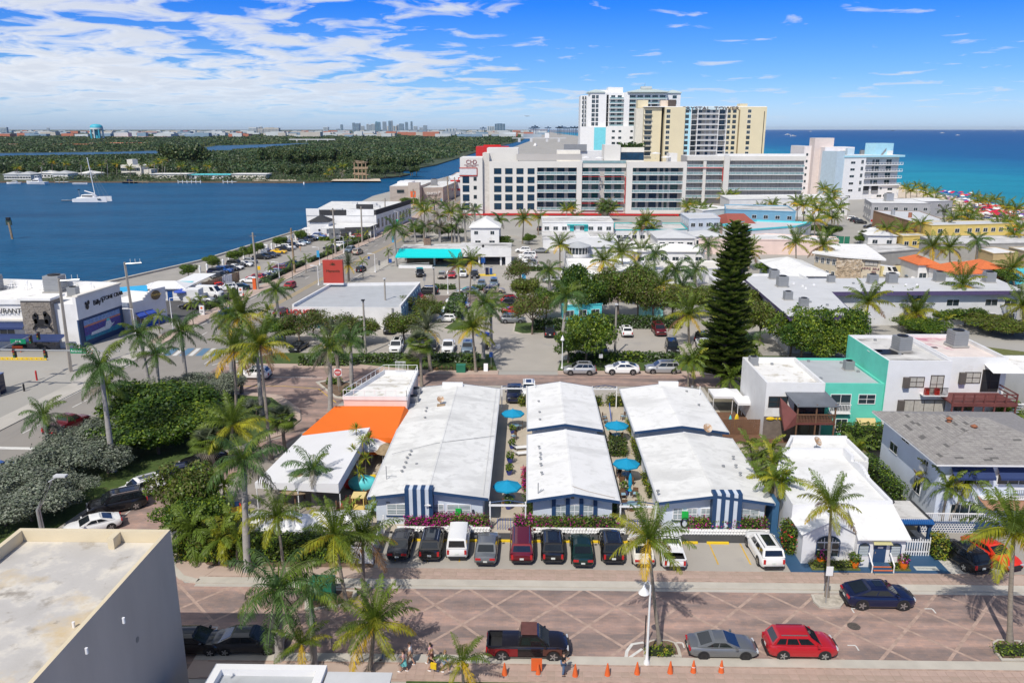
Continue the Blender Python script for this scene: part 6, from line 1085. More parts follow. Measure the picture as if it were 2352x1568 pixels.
bn(1124,A3q(230),A3y(750),bot);bn(A3q(230),A3q(592),A3y(750),A3y(806));bn(A3q(592),A3q(640),A3y(750),bot);bn(A3q(230),A3q(592),A3y(1205),bot)
bn(A3q(641),A3q(1042),A3y(765),A3y(806),-1.0,nm='recessed_wall');bn(A3q(1045),A3q(1100),A3y(752),bot,.8);bn(A3q(1560),A3q(1592),A3y(752),bot,.8);bn(A3q(1100),A3q(1560),A3y(752),A3y(806),.8);bn(A3q(1100),A3q(1560),A3y(1195),bot,.8);bn(A3q(641),A3q(1042),A3y(1205),bot,-.8)
HO.p_('ground_floor',MB().bx_(X0h,Yh+1.6,0,X1h,Yh+2.19,hz(bot),cream));HO.p_('red_band',MB().bx_(hx(1060),Yh-1.3,hz(A3y(1240)),hx(A3q(1540)),Yh+1.5,hz(A3y(1228)),red));HO.p_('red_post',MB().bx_(hx(A3q(1522)),Yh-1.2,0,hx(A3q(1536)),Yh+1,hz(A3y(1240)),red))
for q0,q1 in((1250,1277),(1462,1478),(1385,1400),(1320,1335)):HO.p_('dark_opening',MB().bx_(hx(q0),Yh+1.5,0,hx(q1),Yh+1.58,hz(bot)-.2,dark))
zr=[(hz(A3y(y1)),hz(A3y(y0)))for y0,y1 in((815,862),(893,945),(975,1027),(1055,1107),(1135,1187))]
for q0,q1 in((1135.5,1151),(1161,1176.5),(A3q(43),A3q(102)),(A3q(145),A3q(203))):
 for z0,z1 in zr:window(HO.o,((hx(q0)+hx(q1))/2,Yh,z0),0,hx(q1)-hx(q0),z1-z0,'cross',mat('dark_green_frame',(.02,.05,.05),.5),aN,fw=.12,deep=.1)
for y0,y1 in((405,420),(426,440),(447,461),(467,481)):
 window(HO.o,((hx(1064)+hx(1078))/2,Yh-1.2,hz(y1)),0,hx(1078)-hx(1064),hz(y0)-hz(y1),'cross',bA['dark_green_frame'],aN,fw=.12);window(HO.o,((hx(1089)+hx(1095))/2,Yh-1.2,hz(y1-5)),0,1.2,1.4,'plain',grey,ao)
pn=HO.p_('louvre_panel',MB().bx_(hx(1057),Yh-1.35,hz(402),hx(1096),Yh-1.2,hz(387),al));[HO.p_('louvre',MB().bx_(hx(1057),Yh-1.42,hz(402)+.1+k*.37,hx(1095.5),Yh-1.36,hz(402)+.32+k*.37,aa))for k in rg(7)]
for y0,y1 in((385,387),(402.5,404.5)):HO.p_('red_trim',MB().bx_(hx(1056),Yh-1.5,hz(y1),hx(1097),Yh-1.2,hz(y0),bW))
HO.p_('red_trim',MB().bx_(hx(1096),Yh-1.5,hz(404),hx(1097.5),Yh-1.2,hz(385),bW))
wr=mat('wine_lettering',(.20,.02,.04),.6);au('CH',2.3,wr,HO.o,(hx(1081),Yh-1.25,hz(372.5)),0,depth=.2);o=au('C',2.3,wr,HO.o,(hx(1092.3),Yh-1.25,hz(372.5)),0,depth=.2);o.scale=(-1,1,1)
au('COSTA HOLLYWOOD',.58,wr,HO.o,(hx(1084),Yh-1.25,hz(379.3)),0,depth=.1);au('BEACH RESORT',.58,wr,HO.o,(hx(1084),Yh-1.25,hz(382.3)),0,depth=.1)
def doors(q0,q1,z0,z1,y,b=HO,X=None,m=aN):X=X or hx;window(b.o,((X(q0)+X(q1))/2,y,z0),0,X(q1)-X(q0),z1-z0,'v',bA['dark_green_frame'],m,fw=.08)
chm=MB().cb(0,0,0,.7,.7,.45,aH).cb(0,.3,.45,.7,.1,.5,aH).mesh('balcony_chair')
def a5(qa,qb,cols,lev,d,y,X=hx,b=HO,h=None,m=aN,split=None):
 for i,z in enumerate(lev):
  zt=(lev[i-1]if i else z+3.25)
  for qa_,qb_ in(split or[(qa,qb)]):
   b.p_('balcony_slab',MB().bx_(X(qa_),y-d,z-.25,X(qb_),y+1.9,z,aa));b.p_('balcony_glass',MB().bx_(X(qa_)+.05,y-d,z+.08,X(qb_)-.05,y-d+.05,z+.92,a2));b.p_('handrail',MB().bx_(X(qa_),y-d-.03,z+.95,X(qb_),y-d+.06,z+1.05,aa))
   x=X(qa_)+.6
   while x<X(qb_):b.p_('rail_post',MB().cb(x,y-d,z,.06,.09,1,aa));x+=2.4
  for q0,q1 in cols:doors(q0,q1,z+.05,zt-.45,y+1.95,b,X,m if random.random()<.75 else bb)
  for k in rg(3):aE('balcony_chair',chm,b.o,(X(qa)+random.random()*(X(qb)-X(qa)),y+.6,z),ru(-1,1))
B0=[z for z in rl]
a5(A3q(230),A3q(590),[(A3q(a),A3q(c))for a,c in((238,290),(318,382),(415,480),(518,586))],B0,.4,Yh+.2);a5(A3q(643),A3q(1040),[(A3q(a),A3q(c))for a,c in((650,700),(735,792),(855,912),(945,1003))],B0,.1,Yh+.25,split=[(A3q(643),A3q(803)),(A3q(845),A3q(1028))],m=bb);a5(A3q(1100),A3q(1562),[(A3q(a),A3q(c))for a,c in((1100,1138),(1165,1232),(1265,1332),(1358,1385),(1408,1432),(1460,1526))],B0,.9,Yh+.2)
for q0,q1,y0,y1 in((640,1042,886,889),(640,1042,1129,1133),(1034,1041,886,1133)):HO.p_('red_frame',MB().bx_(hx(A3q(q0)),Yh-.6,hz(A3y(y1)),hx(A3q(q1)),Yh-.3,hz(A3y(y0)),red))
HO.p_('roof_house',MB().bx_(hx(A3q(855)),Yh+8,18,hx(A3q(1005)),Yh+20,hz(A3y(600)),aQ,ab));HO.p_('roof_bar',MB().bx_(hx(A3q(1006)),Yh+9,18,hx(A3q(1228)),Yh+18,hz(A3y(625)),cream,ab));window(HO.o,(hx(A3q(1117)),Yh+8.95,hz(A3y(742))),0,hx(A3q(1225))-hx(A3q(1010)),3.0,'v4',dark,aN);HO.p_('roof_room',MB().bx_(hx(A3q(1465)),Yh+9,18,hx(A3q(1540)),Yh+16,hz(A3y(680)),aQ,ab));HO.p_('terrace_rail',MB().bx_(hx(A3q(645)),Yh+.8,hz(A3y(764)),hx(A3q(1040)),Yh+.86,hz(A3y(742)),a2));HO.p_('roof_house',MB().bx_(hx(A3q(420)),Yh+14,20,hx(A3q(640)),Yh+22,hz(A3y(655)),cream,ab));HO.p_('dark_screen',MB().bx_(hx(A3q(530)),Yh+60,24,hx(A3q(775)),Yh+61,QY(A3q(600),A3y(592),Yh+60)[1],grey));HO.p_('screen_building',MB().bx_(hx(A3q(500))*1.18,Yh+61.01,0,hx(A3q(850))*1.18,Yh+80,24,white,ab))
hedge(hx(A3q(1000)),Yh+10,hx(A3q(1220)),Yh+13,1.2,'planting along#hotel rooftop bar',[aG,aw],None,6,.45,z0=hz(A3y(625)),name='roof_planting',cat='plants',rough=.4)
for q,lab in(((1316,358),'white parasol at the&hotel roof terrace'),((1376,362),'white parasol in front@roof palms'),((1530,360),'white parasol at the|hotel roof terrace'),((1345,361),'white parasol&rooftop bar'),((1506,351),'small white parasol~rooftop room')):x,z=QY(*q,Yh+9);umbrella(x,Yh+9,lab,2.0,2.6,bP,base=z-2.3)
Yr=366.0;H2=Bld('hotel_wing','set back right wing@hotel+tiers"glass balconies','hotel',0,0);h2=lambda q:wq(q,420,Yr);h2z=lambda q:QY(1700,q,Yr)[1];A4q=lambda x:1764+x/4;A4y=lambda y:245+y/4
H2.p_('wall',MB().bx_(h2(A3q(1600)),Yr+2,0,h2(A4q(330)),Yr+16,h2z(A3y(700)),bE,ab));H2.p_('cornice',MB().bx_(h2(A3q(1600)),Yr,h2z(A3y(742)),h2(A4q(330)),Yr+1.99,h2z(A3y(700)),aQ));H2.p_('frame_pier',MB().bx_(h2(A3q(1935)),Yr-.8,0,h2(A3q(1985)),Yr+1.98,h2z(A3y(700)),aQ));H2.p_('frame_pier',MB().bx_(h2(A3q(1750)),Yr+.2,0,h2(A3q(1778)),Yr+1.97,h2z(A3y(742)),aQ));H2.p_('raised_parapet',MB().bx_(h2(A3q(1875)),Yr+1,h2z(A3y(700)),h2(A4q(330)),Yr+3,h2z(A3y(680)),white))
l2=[h2z(A3y(y))for y in(800,868,940,1010,1078)];a5(A3q(1600),A3q(1930),[(A3q(a),A3q(c))for a,c in((1610,1655),(1690,1742),(1780,1825),(1862,1915))],l2,.3,Yr+.1,h2,H2,split=[(A3q(1600),A3q(1748)),(A3q(1778),A3q(1928))]);a5(A3q(1985),A4q(320),[(A3q(a),A3q(c))for a,c in((1990,2020),(2040,2096),(2125,2180),(2212,2268),(2300,2340),(2392,2440),(2472,2528),(2560,2614),)],l2,.5,Yr+.1,h2,H2)
for q0,q1,y0,y1 in((1605,1935,806,811),(1925,1932,806,930)):H2.p_('red_frame',MB().bx_(h2(A3q(q0)),Yr-.35,h2z(A3y(y1)),h2(A3q(q1)),Yr-.1,h2z(A3y(y0)),red))
RB=Bld('red_building','bright red building top rising^hotel sign tower','building',0,0);Yb=372;RB.p_('wall',MB().bx_(wq(1093,340,Yb),Yb,0,wq(1168,340,Yb),Yb+15,QY(1100,337,Yb)[1],red,red));RB.p_('roof_rail',MB().bx_(wq(1110,334,Yb),Yb+2,QY(1100,337,Yb)[1],wq(1150,334,Yb),Yb+3,QY(1100,333,Yb)[1],red))
def tower_cols(b,Y,cols,ys,style='plain',frame=aa,pane=ao,w=None):
 for q0,q1 in cols:
  for y0,y1 in ys:window(b.o,((wq(q0,y0,Y)+wq(q1,y0,Y))/2,Y,QY(q0,y1,Y)[1]),0,wq(q1,y0,Y)-wq(q0,y0,Y),QY(q0,y0,Y)[1]-QY(q0,y1,Y)[1],style,frame,pane,fw=.12)
Yt=645;WTW=Bld('white_condo_tower','white high rise+pale green pointed roofs=glass balconies','tower',0,0);tq=lambda x:wq(A3q(x),300,Yt);tz=lambda y:QY(1400,A3y(y),Yt)[1];pgreen=ac('pale_green_roof',(.50,.58,.56))
WTW.p_('wall',MB().bx_(tq(715),Yt,0,tq(860),Yt+30,tz(110),aa));WTW.p_('wall',MB().pr_([(tq(630),Yt+8),(tq(715),Yt+.1),(tq(715),Yt+30),(tq(630),Yt+30)],0,tz(140),aa));WTW.p_('wall',MB().bx_(tq(860)+.01,Yt+3,0,tq(1070),Yt+30,tz(115),aa));WTW.p_('wall',MB().bx_(tq(1020),Yt+.5,0,tq(1070),Yt+2.99,tz(115),aa));WTW.p_('wall',MB().bx_(tq(1070)+.01,Yt+2,0,tq(1415),Yt+30,tz(120),aa));WTW.p_('wall',MB().bx_(tq(1415)+.01,Yt+10,0,tq(1555),Yt+30,tz(110),aa));WTW.p_('podium',MB().bx_(tq(625),Yt-3,0,tq(1130),Yt-.01,tz(430),aa));WTW.p_('aqua_panel',MB().bx_(tq(752),Yt-3.1,0,tq(858),Yt-3.01,tz(437),ac('bright_aqua',(.18,.62,.72))))
for x0,x1,y,r_ in((700,830,112,25),(1060,1415,110,30),(1425,1550,112,25)):m_=MB();bu(m_,tq(x0),Yt+(0 if x0<1400 else 10),tq(x1),Yt+22,tz(y)+.3,tz(y-r_)-tz(y),pgreen,1.0,.8);WTW.p_('pointed_roof',m_)
WTW.p_('roof_house',MB().bx_(tq(880),Yt+6,tz(115),tq(1015),Yt+20,tz(65),aa));WTW.p_('roof_house',MB().bx_(tq(800),Yt+8,tz(115),tq(878),Yt+20,tz(90),aa));WTW.p_('roof_tanks',MB().bx_(tq(1185),Yt+8,tz(80),tq(1282),Yt+14,tz(55),ac('tank_grey',(.5,.53,.52))));WTW.p_('antenna',MB().tu([(tq(1220),Yt+10,tz(55)),(tq(1220),Yt+10,tz(28))],.15,grey,4))
fl=[140+k*41.5 for k in rg(7)]
for y in fl:
 for x0,x1 in((727,756),(764,788)):window(WTW.o,((tq(x0)+tq(x1))/2,Yt,tz(y+33)),0,tq(x1)-tq(x0),tz(y)-tz(y+33),'v',aa,ao,fw=.1)
 for x0,x1 in((640,660),(664,680)):window(WTW.o,((tq(x0)+tq(x1))/2,Yt+4.2 if x0<650 else Yt+2.9,tz(y+40)),-.55,(tq(x1)-tq(x0))*.8,tz(y)-tz(y+30),'plain',aa,ao,fw=.1)
 window(WTW.o,((tq(862)+tq(884))/2,Yt+3,tz(y+35)),0,tq(884)-tq(864),3.2,'plain',aa,dark,fw=.05)
 for x0,x1 in((905,942),(965,1002)):window(WTW.o,((tq(x0)+tq(x1))/2,Yt+3,tz(y+35)),0,tq(x1)-tq(x0),tz(y)-tz(y+35),'v',aa,ao,fw=.1)
 WTW.p_('balcony_slab',MB().bx_(tq(888),Yt-.2,tz(y+40),tq(1018),Yt+2.98,tz(y+40)+.45,aa));WTW.p_('balcony_glass',MB().bx_(tq(890),Yt-.15,tz(y+40)+.46,tq(1016),Yt-.05,tz(y+40)+1.5,a2))
 for k in rg(5):
  x0=1076+k*68;window(WTW.o,((tq(x0)+tq(x0+50))/2,Yt+2,tz(y+38)),0,tq(x0+50)-tq(x0),tz(y)-tz(y+38),'v3',aa,ao,fw=.12)
 WTW.p_('balcony_slab',MB().bx_(tq(1070),Yt,tz(y+40),tq(1410),Yt+1.98,tz(y+40)+.4,aa));WTW.p_('balcony_glass',MB().bx_(tq(1072),Yt+.02,tz(y+40)+.41,tq(1408),Yt+.1,tz(y+40)+1.4,a2))
for y0,y1,xs in((462,482,((915,942),(975,1000),(1083,1106))),(520,542,((913,942),(973,1002),(1078,1108))),(570,592,((915,948),(960,996),(1070,1112)))):
 for x0,x1 in xs:window(WTW.o,((tq(x0)+tq(x1))/2,Yt-3,tz(y1)),0,tq(x1)-tq(x0),tz(y0)-tz(y1),'plain',aa,ao,fw=.1)
for x,y in((1500,150),(1500,200)):window(WTW.o,(tq(x),Yt+10,tz(y+18)),0,3.2,2.4,'plain',bm,ao)
Yy=590;YT=Bld('yellow_condo_tower','pale yellow high rise+dark glass bays=lettered blue roof band','tower',0,0);yq=lambda x:wq(A3q(x),320,Yy);yz=lambda y:QY(1500,A3y(y),Yy)[1]
YT.p_('wall',MB().bx_(yq(1208),Yy+3,0,yq(1370),Yy+22,yz(255),aR));YT.p_('wall',MB().pr_([(yq(1150),Yy+12),(yq(1205),Yy+4),(yq(1208),Yy+22),(yq(1150),Yy+22)],0,yz(258),ac('cream_concrete',(.72,.68,.58))));YT.p_('wall',MB().bx_(yq(1394),Yy,0,yq(1580),Yy+22,yz(250),aR));YT.p_('recess',MB().bx_(yq(1370),Yy+6,0,yq(1394),Yy+20,yz(252),dark));YT.p_('blue_bay',MB().bx_(yq(1580)+.01,Yy+1.5,0,yq(1636),Yy+22,yz(262),bm));YT.p_('wall',MB().bx_(yq(1636)+.01,Yy+2.8,0,yq(1960),Yy+22,yz(262),mat('bay_wall',(.50,.50,.52),.8)));YT.p_('wall',MB().bx_(yq(1960)+.01,Yy+.5,0,yq(2080),Yy+22,yz(250),aR));YT.p_('wall',MB().bx_(yq(2080)+.01,Yy,0,yq(2322),Yy+22,yz(250),aR));YT.p_('stair_tower',MB().bx_(yq(2078),Yy+2,yz(250),yq(2148),Yy+10,yz(218),aR));YT.p_('blue_band',MB().bx_(yq(1590),Yy+.6,yz(275),yq(1660),Yy+2.7,yz(247),bm));YT.p_('white_band',MB().bx_(yq(1660)+.01,Yy+.6,yz(275),yq(1955),Yy+2.7,yz(247),ac('band_blue',(.55,.66,.70))));YT.p_('roof_slab',MB().bx_(yq(1205),Yy+1,yz(250),yq(2322),Yy+21,yz(250)+.5,aa))
au('CRYSTAL  TOWER',3.3,mat('dark_bronze_letter',(.10,.06,.05),.6),YT.o,(yq(1805),Yy+.3,yz(263)),0,depth=.2,sx=1.5);YT.p_('roof_house',MB().bx_(yq(1160),Yy+10,yz(255),yq(1255),Yy+20,yz(182),aR));YT.p_('roof_machine',MB().bx_(yq(1435),Yy+6,yz(240),yq(1505),Yy+12,yz(180),mat('brown_machine',(.08,.06,.05),.7)));YT.p_('roof_house',MB().bx_(yq(1370),Yy+8,yz(250),yq(1434),Yy+14,yz(185),ac('peach_wall',(.72,.60,.48))));YT.p_('service_shaft',MB().bx_(yq(2298),Yy-.1,0,yq(2304),Yy-.002,yz(290),dark));YT.p_('dark_slot',MB().bx_(yq(2068),Yy+.3,0,yq(2080),Yy+.49,yz(275),mat('brown_shade_wall',(.25,.19,.10),.8)))
ys9=[273+k*48.3 for k in rg(9)]
for y in ys9:
 for x0,x1,yy,m_ in((1220,1280,3,ao),(1410,1442,0,ao),(1587,1617,1.5,ao),(1970,1994,.5,ao),(2016,2046,.5,ao),(2150,2180,0,ao)):window(YT.o,((yq(x0)+yq(x1))/2,Yy+yy,yz(y+29 if x0!=1220 else y+36)),0,yq(x1)-yq(x0),yz(y)-yz(y+29),'v',aa if random.random()<.3 else a3,m_,fw=.1)
 YT.p_('balcony_slab',MB().bx_(yq(1208),Yy+1.5,yz(y+42),yq(1284),Yy+2.99,yz(y+40),aa))
 for x0,x1,m_ in((1640,1690,ao),(1710,1740,aN),(1740,1770,be),(1785,1810,aN),(1838,1862,aN),(1900,1950,aN)):window(YT.o,((yq(x0)+yq(x1))/2,Yy+2.8,yz(y+40)),0,yq(x1)-yq(x0),yz(y+2)-yz(y+40),'v',grey,m_ if random.random()<.85 else be,fw=.08)
 YT.p_('balcony_slab',MB().bx_(yq(1636),Yy,yz(y+45),yq(1958),Yy+2.79,yz(y+41),aa));YT.p_('balcony_rail',MB().bx_(yq(1700),Yy,yz(y+40),yq(1885),Yy+.1,yz(y+30),mat('pale_rail',(.45,.46,.47),.6)))
for x in(1634,1694,1885,1958):YT.p_('fin_wall',MB().bx_(yq(x),Yy-.1,0,yq(x+5),Yy+2.78,yz(262),aa))
A5=lambda x,y,z:Q(A4q(x),A4y(y),z);PT=Bld('aqua_trimmed_condo','white condo+pale pink slab tower=sky blue trim by#beach','condo',0,0);c1,c2,c3=A5(710,450,21.5),A5(1250,445,21.5),A5(640,400,21.5);nx=(c2[0]-c1[0],c2[1]-c1[1]);Ln=hypot(*nx);ux,uy=nx[0]/Ln,nx[1]/Ln;ang=atan2(uy,ux)
PT.o.location=(c1[0],c1[1],0);PT.o.rotation_euler=(0,0,ang);fq=lambda x:(x-710)/540*Ln;zq=lambda y,x=710:QY(A4q(x),A4y(y),c1[1]+(c2[1]-c1[1])*(x-710)/540)[1]
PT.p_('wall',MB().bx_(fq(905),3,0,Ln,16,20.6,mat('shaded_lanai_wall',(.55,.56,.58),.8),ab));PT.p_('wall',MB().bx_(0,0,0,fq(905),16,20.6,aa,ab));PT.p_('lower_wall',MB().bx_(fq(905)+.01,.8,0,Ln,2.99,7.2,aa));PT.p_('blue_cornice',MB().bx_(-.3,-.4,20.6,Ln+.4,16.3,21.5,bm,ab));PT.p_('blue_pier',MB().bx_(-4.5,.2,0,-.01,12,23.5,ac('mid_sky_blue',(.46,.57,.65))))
for i in rg(5):
 z=[17.5,14.2,10.9,7.4,4.0][i]
 for x0,x1 in((768,808),(862,884)):window(PT.o,((fq(x0)+fq(x1))/2,0,z),0,fq(x1)-fq(x0),1.1 if x0<800 else 1.8,'v',aa,ao)
 if i<4:
  PT.p_('balcony_slab',MB().bx_(fq(905),-.3,z-.8,Ln,2.98,z-.5,aa));PT.p_('balcony_rail',MB().bx_(fq(905),-.28,z+.35,Ln,-.15,z+.5,aa))
  for k in rg(14):PT.p_('rail_post',MB().cb(fq(905)+.1+k*(Ln-fq(905)-.2)/13,-.2,z-.5,.16,.16,.9,aa))
  for x0,x1 in((920,945),(1000,1020),(1030,1065),(1130,1180)):window(PT.o,((fq(x0)+fq(x1))/2,3,z-.4),0,fq(x1)-fq(x0),2.2,'v',aa,ao)
for x0,z in((770,.9),(1165,4.2),(1130,1.0),(1080,4.6),(1070,.9)):window(PT.o,(fq(x0),0 if x0<905 else .8,z),0,2.8 if x0!=1080 else 1,1.1,'v',aa,ao)
for x0 in(905,990):PT.p_('lower_balcony',MB().bx_(fq(x0),.5,3.2,fq(x0+60),.79,6.6,dark));PT.p_('balcony_rail',MB().bx_(fq(x0),.2,3.2,fq(x0+60),.45,4.3,grey))
PT.p_('roof_tower',MB().bx_(fq(1030),4,21.5,fq(1195),12,27.2,bm));PT.p_('roof_stair',MB().add([(fq(1080),3.9,21.5),(fq(1130),3.9,25),(fq(1130),3.9,23.5),(fq(1100),3.9,21.5)],[(0,3,2,1)],grey));PT.p_('roof_shed',MB().bx_(fq(1140),2,21.5,fq(1170),4,23.6,aa));aF(*A5(865,430,22),21.5,1.8,'roof machine;sky blue trimmed condo')
PW=Bld('pink_slab_tower','pale pink slab tower+white wings~blue trimmed condo','condo',0,0);Yp=c1[1]+16;pq=lambda x:wq(A4q(x),380,Yp);pz=lambda y:QY(1900,A4y(y),Yp)[1];ppk=ac('dusty_pink',(.66,.57,.53));pwh=ac('pinkish_white',(.74,.70,.70));PW.p_('wall',MB().bx_(pq(345),Yp+4,0,pq(410),Yp+26,pz(365),pwh,ab));PW.p_('slab',MB().bx_(pq(410)+.01,Yp,0,pq(585),Yp+8,pz(288),ppk,ab));PW.p_('wing',MB().bx_(pq(470),Yp-6,0,pq(655),Yp-.01,pz(372),pwh,ab));PW.p_('blue_shaft',MB().bx_(pq(655)+.01,Yp-9,0,pq(715),Yp+4,pz(380),ac('mid_sky_blue',(.46,.57,.65))));PW.p_('upper_floor',MB().bx_(pq(600),Yp+.01,0,pq(780),Yp+14,pz(372),pwh,ab))
for k in rg(6):window(PW.o,(pq(375),Yp+4,pz(455+k*62)),0,1.0,1.3,'plain',aa,ao)
for x,y,w_,h_ in((520,585,3.4,3),(520,680,3.6,3.4),(480,500,.9,1.6),(475,560,.9,1.6),(468,610,.9,1.6),(465,660,.9,1.6),(635,438,3.2,1.8)):window(PW.o,(pq(x),Yp-6,pz(y)),0,w_,h_,'v',aa,ao)
for k in rg(5):window(PW.o,(pq(694),Yp-9,pz(500+k*68)),0,1.1,1.5,'v',aa,ao)
def ai(name,label,cat,pts,h,wall,roof,par=.3,wins=(),wh=(1.4,1.1),face=0,n=0,z=(1.0,),trim=None,style='v'):
 b=Bld(name,label,cat,0,0);b.p_('wall',MB().pr_(pts,0,h,wall,roof));q=MB()
 if par:
  for a,c in zip(pts,pts[1:]+pts[:1]):am(q,[a,c],.28,h+par,trim or wall,0,h-.005)
  b.p_('parapet',q)
 for(fi,m)in wins:
  a,c=pts[fi],pts[(fi+1)%len(pts)];ang=atan2(c[1]-a[1],c[0]-a[0])
  for i in rg(m):
   f=(i+.5)/m
   for zz in z:window(b.o,(a[0]+(c[0]-a[0])*f+.03*sin(ang),a[1]+(c[1]-a[1])*f-.03*cos(ang),zz),ang,wh[0],wh[1],style,aa,ao)
 return b
def aS(name,label,x0,y0,x1,y1,ez,rise,roofm,wall,nw=3,ov=.5,rz=0,cat='house'):
 b=Bld(name,label,cat,(x0+x1)/2,(y0+y1)/2,rz);w,d=(x1-x0)/2,(y1-y0)/2;b.p_('wall',MB().bx_(-w,-d,0,w,d,ez-.01,wall));r=MB();bu(r,-w,-d,w,d,ez,rise,roofm,ov);b.p_('roof',r);b.d=(-w,-d,w,d)
 b.win('S',[((i+.5)*2*w/nw,.9,1.6,1.2)for i in rg(nw)],style='v');return b
wh_=aS('white_hip_house','two storey white house+smooth white hip roof in front@hotel',-17,236,-8.6,252,6.0,2.2,ab,white,2);wh_.win('S',[(1.6,3.9,1.1,1.0),(6.4,3.9,1.1,1.0)],style='v')
b=ai('white_motel','two storey white motel row+teal doors`hotel','motel',[(4.4,247),(26.2,247),(26.4,262),(4.4,262)],6.2,white,aA,.4,[(0,8)],z=(3.9,));b.p_('front_roof',MB().bx_(4.2,231,3.3,14,246.9,3.5,white,aA));b.p_('front_roof',MB().bx_(18.3,236,3.3,26.2,246.9,3.5,white,aA));b.p_('front_wall',MB().bx_(4.4,231.2,0,26,246,3.29,white));[b.p_('teal_door',MB().bx_(x,246.9,3.6,x+1.2,246.99,5.4,teal))for x in(12.9,17.3)];b.p_('teal_band',MB().bx_(12,246,5.5,18.4,246.98,5.7,teal))
ai('grey_roofed_row','low white row+stained grey roof=teal edge*hotel','house',[(26.8,249.5),(37,249.5),(50,252),(51,268),(28.8,268)],3.6,white,aA,.25,[(0,4)],trim=teal);aF(42,258,3.6,1.6,'roof unit;stained grey row*hotel')
aS('grey_hip_bungalow','white bungalow+pale grey hip roof=teal eaves',37.9,233.5,48.6,248,3.4,1.5,lm,white,4);aS('grey_hip_bungalow','second pale grey roof joining#teal eaved bungalow',49.5,238,58,248,3.3,1.2,lm,white,3)
ai('grey_blue_apartments','two storey pale blue apartments*hotel wing','apartments',[(51.4,256.5),(61.6,258.5),(62.9,274),(51.8,274)],6.3,ac('light_blue_grey',(.52,.58,.66)),lm,.2,[(0,4),(3,4)],z=(1.0,3.9))
t_=Bld('red_roof_house','house+red brown gable roof between white flat roofs','house',65,259);t_.p_('wall',MB().bx_(0,0,0,9,27,3.9,pink));t_.p_('roof',MB().add([(-.5,-.6,3.8),(9.5,-.6,3.8),(9.5,27.5,3.8),(-.5,27.5,3.8),(1.8,13,6.6),(7.7,13,6.6)],[(0,1,5,4),(1,2,5),(2,3,4,5),(3,0,4)],redroof))
b=aS('white_tile_house','long white house+white barrel tile hip roof',27.8,205.6,45.6,215,3.6,1.3,mat('white_barrel_tile',(.80,.79,.77),.7,.05,2),white,6);[b.p_('roof_tile_row',MB().tu([(-8.9+k*.42,-5.15,3.66),(-8.9+k*.42,-.2 if 4.8<k*.42<13 else-5.15+min(k*.42,17.8-k*.42),4.88 if 4.8<k*.42<13 else 3.66+min(k*.42,17.8-k*.42)*.25)],.10,bA['white_barrel_tile'],5))for k in rg(2,41)]
RH=Bld('round_front_house','pale house+rounded glazed sun room front=grey hip roof','house',12.4,197.5);RH.p_('wall',MB().la([(2.8,0),(2.8,3.9)],aa,(0,0,0),20));RH.p_('roof',MB().la([(3.2,0),(3.2,.25),(.1,1.3)],aU,(0,0,5.9),20));RH.p_('glazing',MB().la([(2.65,3.9),(2.65,5.9)],ao,(0,0,0),20));[RH.p_('mullion',MB().cb(cos(R(a))*2.72,sin(R(a))*2.72,3.9,.12,.12,2.0,aa))for a in rg(180,361,18)];RH.p_('balcony_rail',MB().la([(3.0,3.5),(3.0,4.3),(2.9,4.3),(2.9,3.5)],aa,(0,0,0),20));RH.p_('rear_wall',MB().bx_(-3,1.5,0,10,12,5.6,white));r=MB();bu(r,-3,1.5,10,12,5.7,1.6,lm,.4);RH.p_('rear_roof',r)
b=ai('white_flat_house','white low house+big stained white roof=blue glazed front','house',[(9.2,170.5),(17.4,170.5),(24.5,183),(24.8,193.5),(9.4,193.5)],3.3,white,aD,.3,[(1,4)]);window(b.o,(13.4,170.45,.8),0,7.4,1.8,'v4',bm,bb)
ai('pale_long_roof','long pale roof slab^palms|white flat house','house',[(27.5,176.5),(47.5,182),(46.5,191),(27.3,190.5)],3.3,white,cream,.2,[(0,3)])
ai('tile_wall_shop','low white shop+star ornament~tall pine','shop',[(38.5,160.5),(58,163.5),(58,170),(38.5,168)],3.8,white,lm,.4,[(0,3)],wh=(2.4,.9),z=(1.9,))
b=ai('aqua_cottage','aqua blue cottage half hidden<trees^lot','cottage',[(6.5,141.5),(13.6,143.2),(13.4,149),(6.3,149)],3.0,bR,ak,.2,[(0,3)]);ai('aqua_cottage','small aqua hut~green hedge','cottage',[(20.9,142.6),(24.8,142.8),(24.6,146),(20.8,146)],2.6,ac('light_aqua',(.25,.62,.60)),ac('blue_roof',(.06,.22,.42)),.1)
hr=aS('white_barrel_roof_house','house+bright white corrugated hip roof under two palms',55.5,169.5,65,190,3.8,1.6,ab,ac('grey_blue_wall',(.25,.29,.36)),4)
PA=Bld('stone_front_apartments','beige two storey apartment house+rough stone corner pier','apartments',0,0);PA.p_('wall',MB().pr_([(71.4,180.6),(78.3,177.0),(83.2,198.8),(77,199.5),(67.2,187)],0,6.0,beige,aD));PA.p_('roof',MB().pr_([(70.6,180.2),(78.9,175.8),(84,199.6),(76.6,200),(66.3,186.4)],6.0,6.4,white,aD,True));PA.p_('stone_pier',MB().pr_([(70.2,181.2),(74.6,178.2),(75.4,179.6),(71.4,182.4)],0,6.0,mat('rough_stone',(.42,.33,.23),.9,.3,1.6,.8,stain=((.60,.52,.42),.5,1.4))));sr=random.Random(4);stn=MB()
for i in rg(110):f,z=sr.random(),sr.uniform(.1,5.6);stn.cb(70.2+4.4*f+.02,181.2-3.0*f-.02,z,sr.uniform(.35,.6),.22,sr.uniform(.2,.38),bA['rough_stone'],atan2(-3.0,4.4))
s_=stn.obj('stones',PA.o);s_['kind']='stuff';pa=atan2(-3.6,6.9)
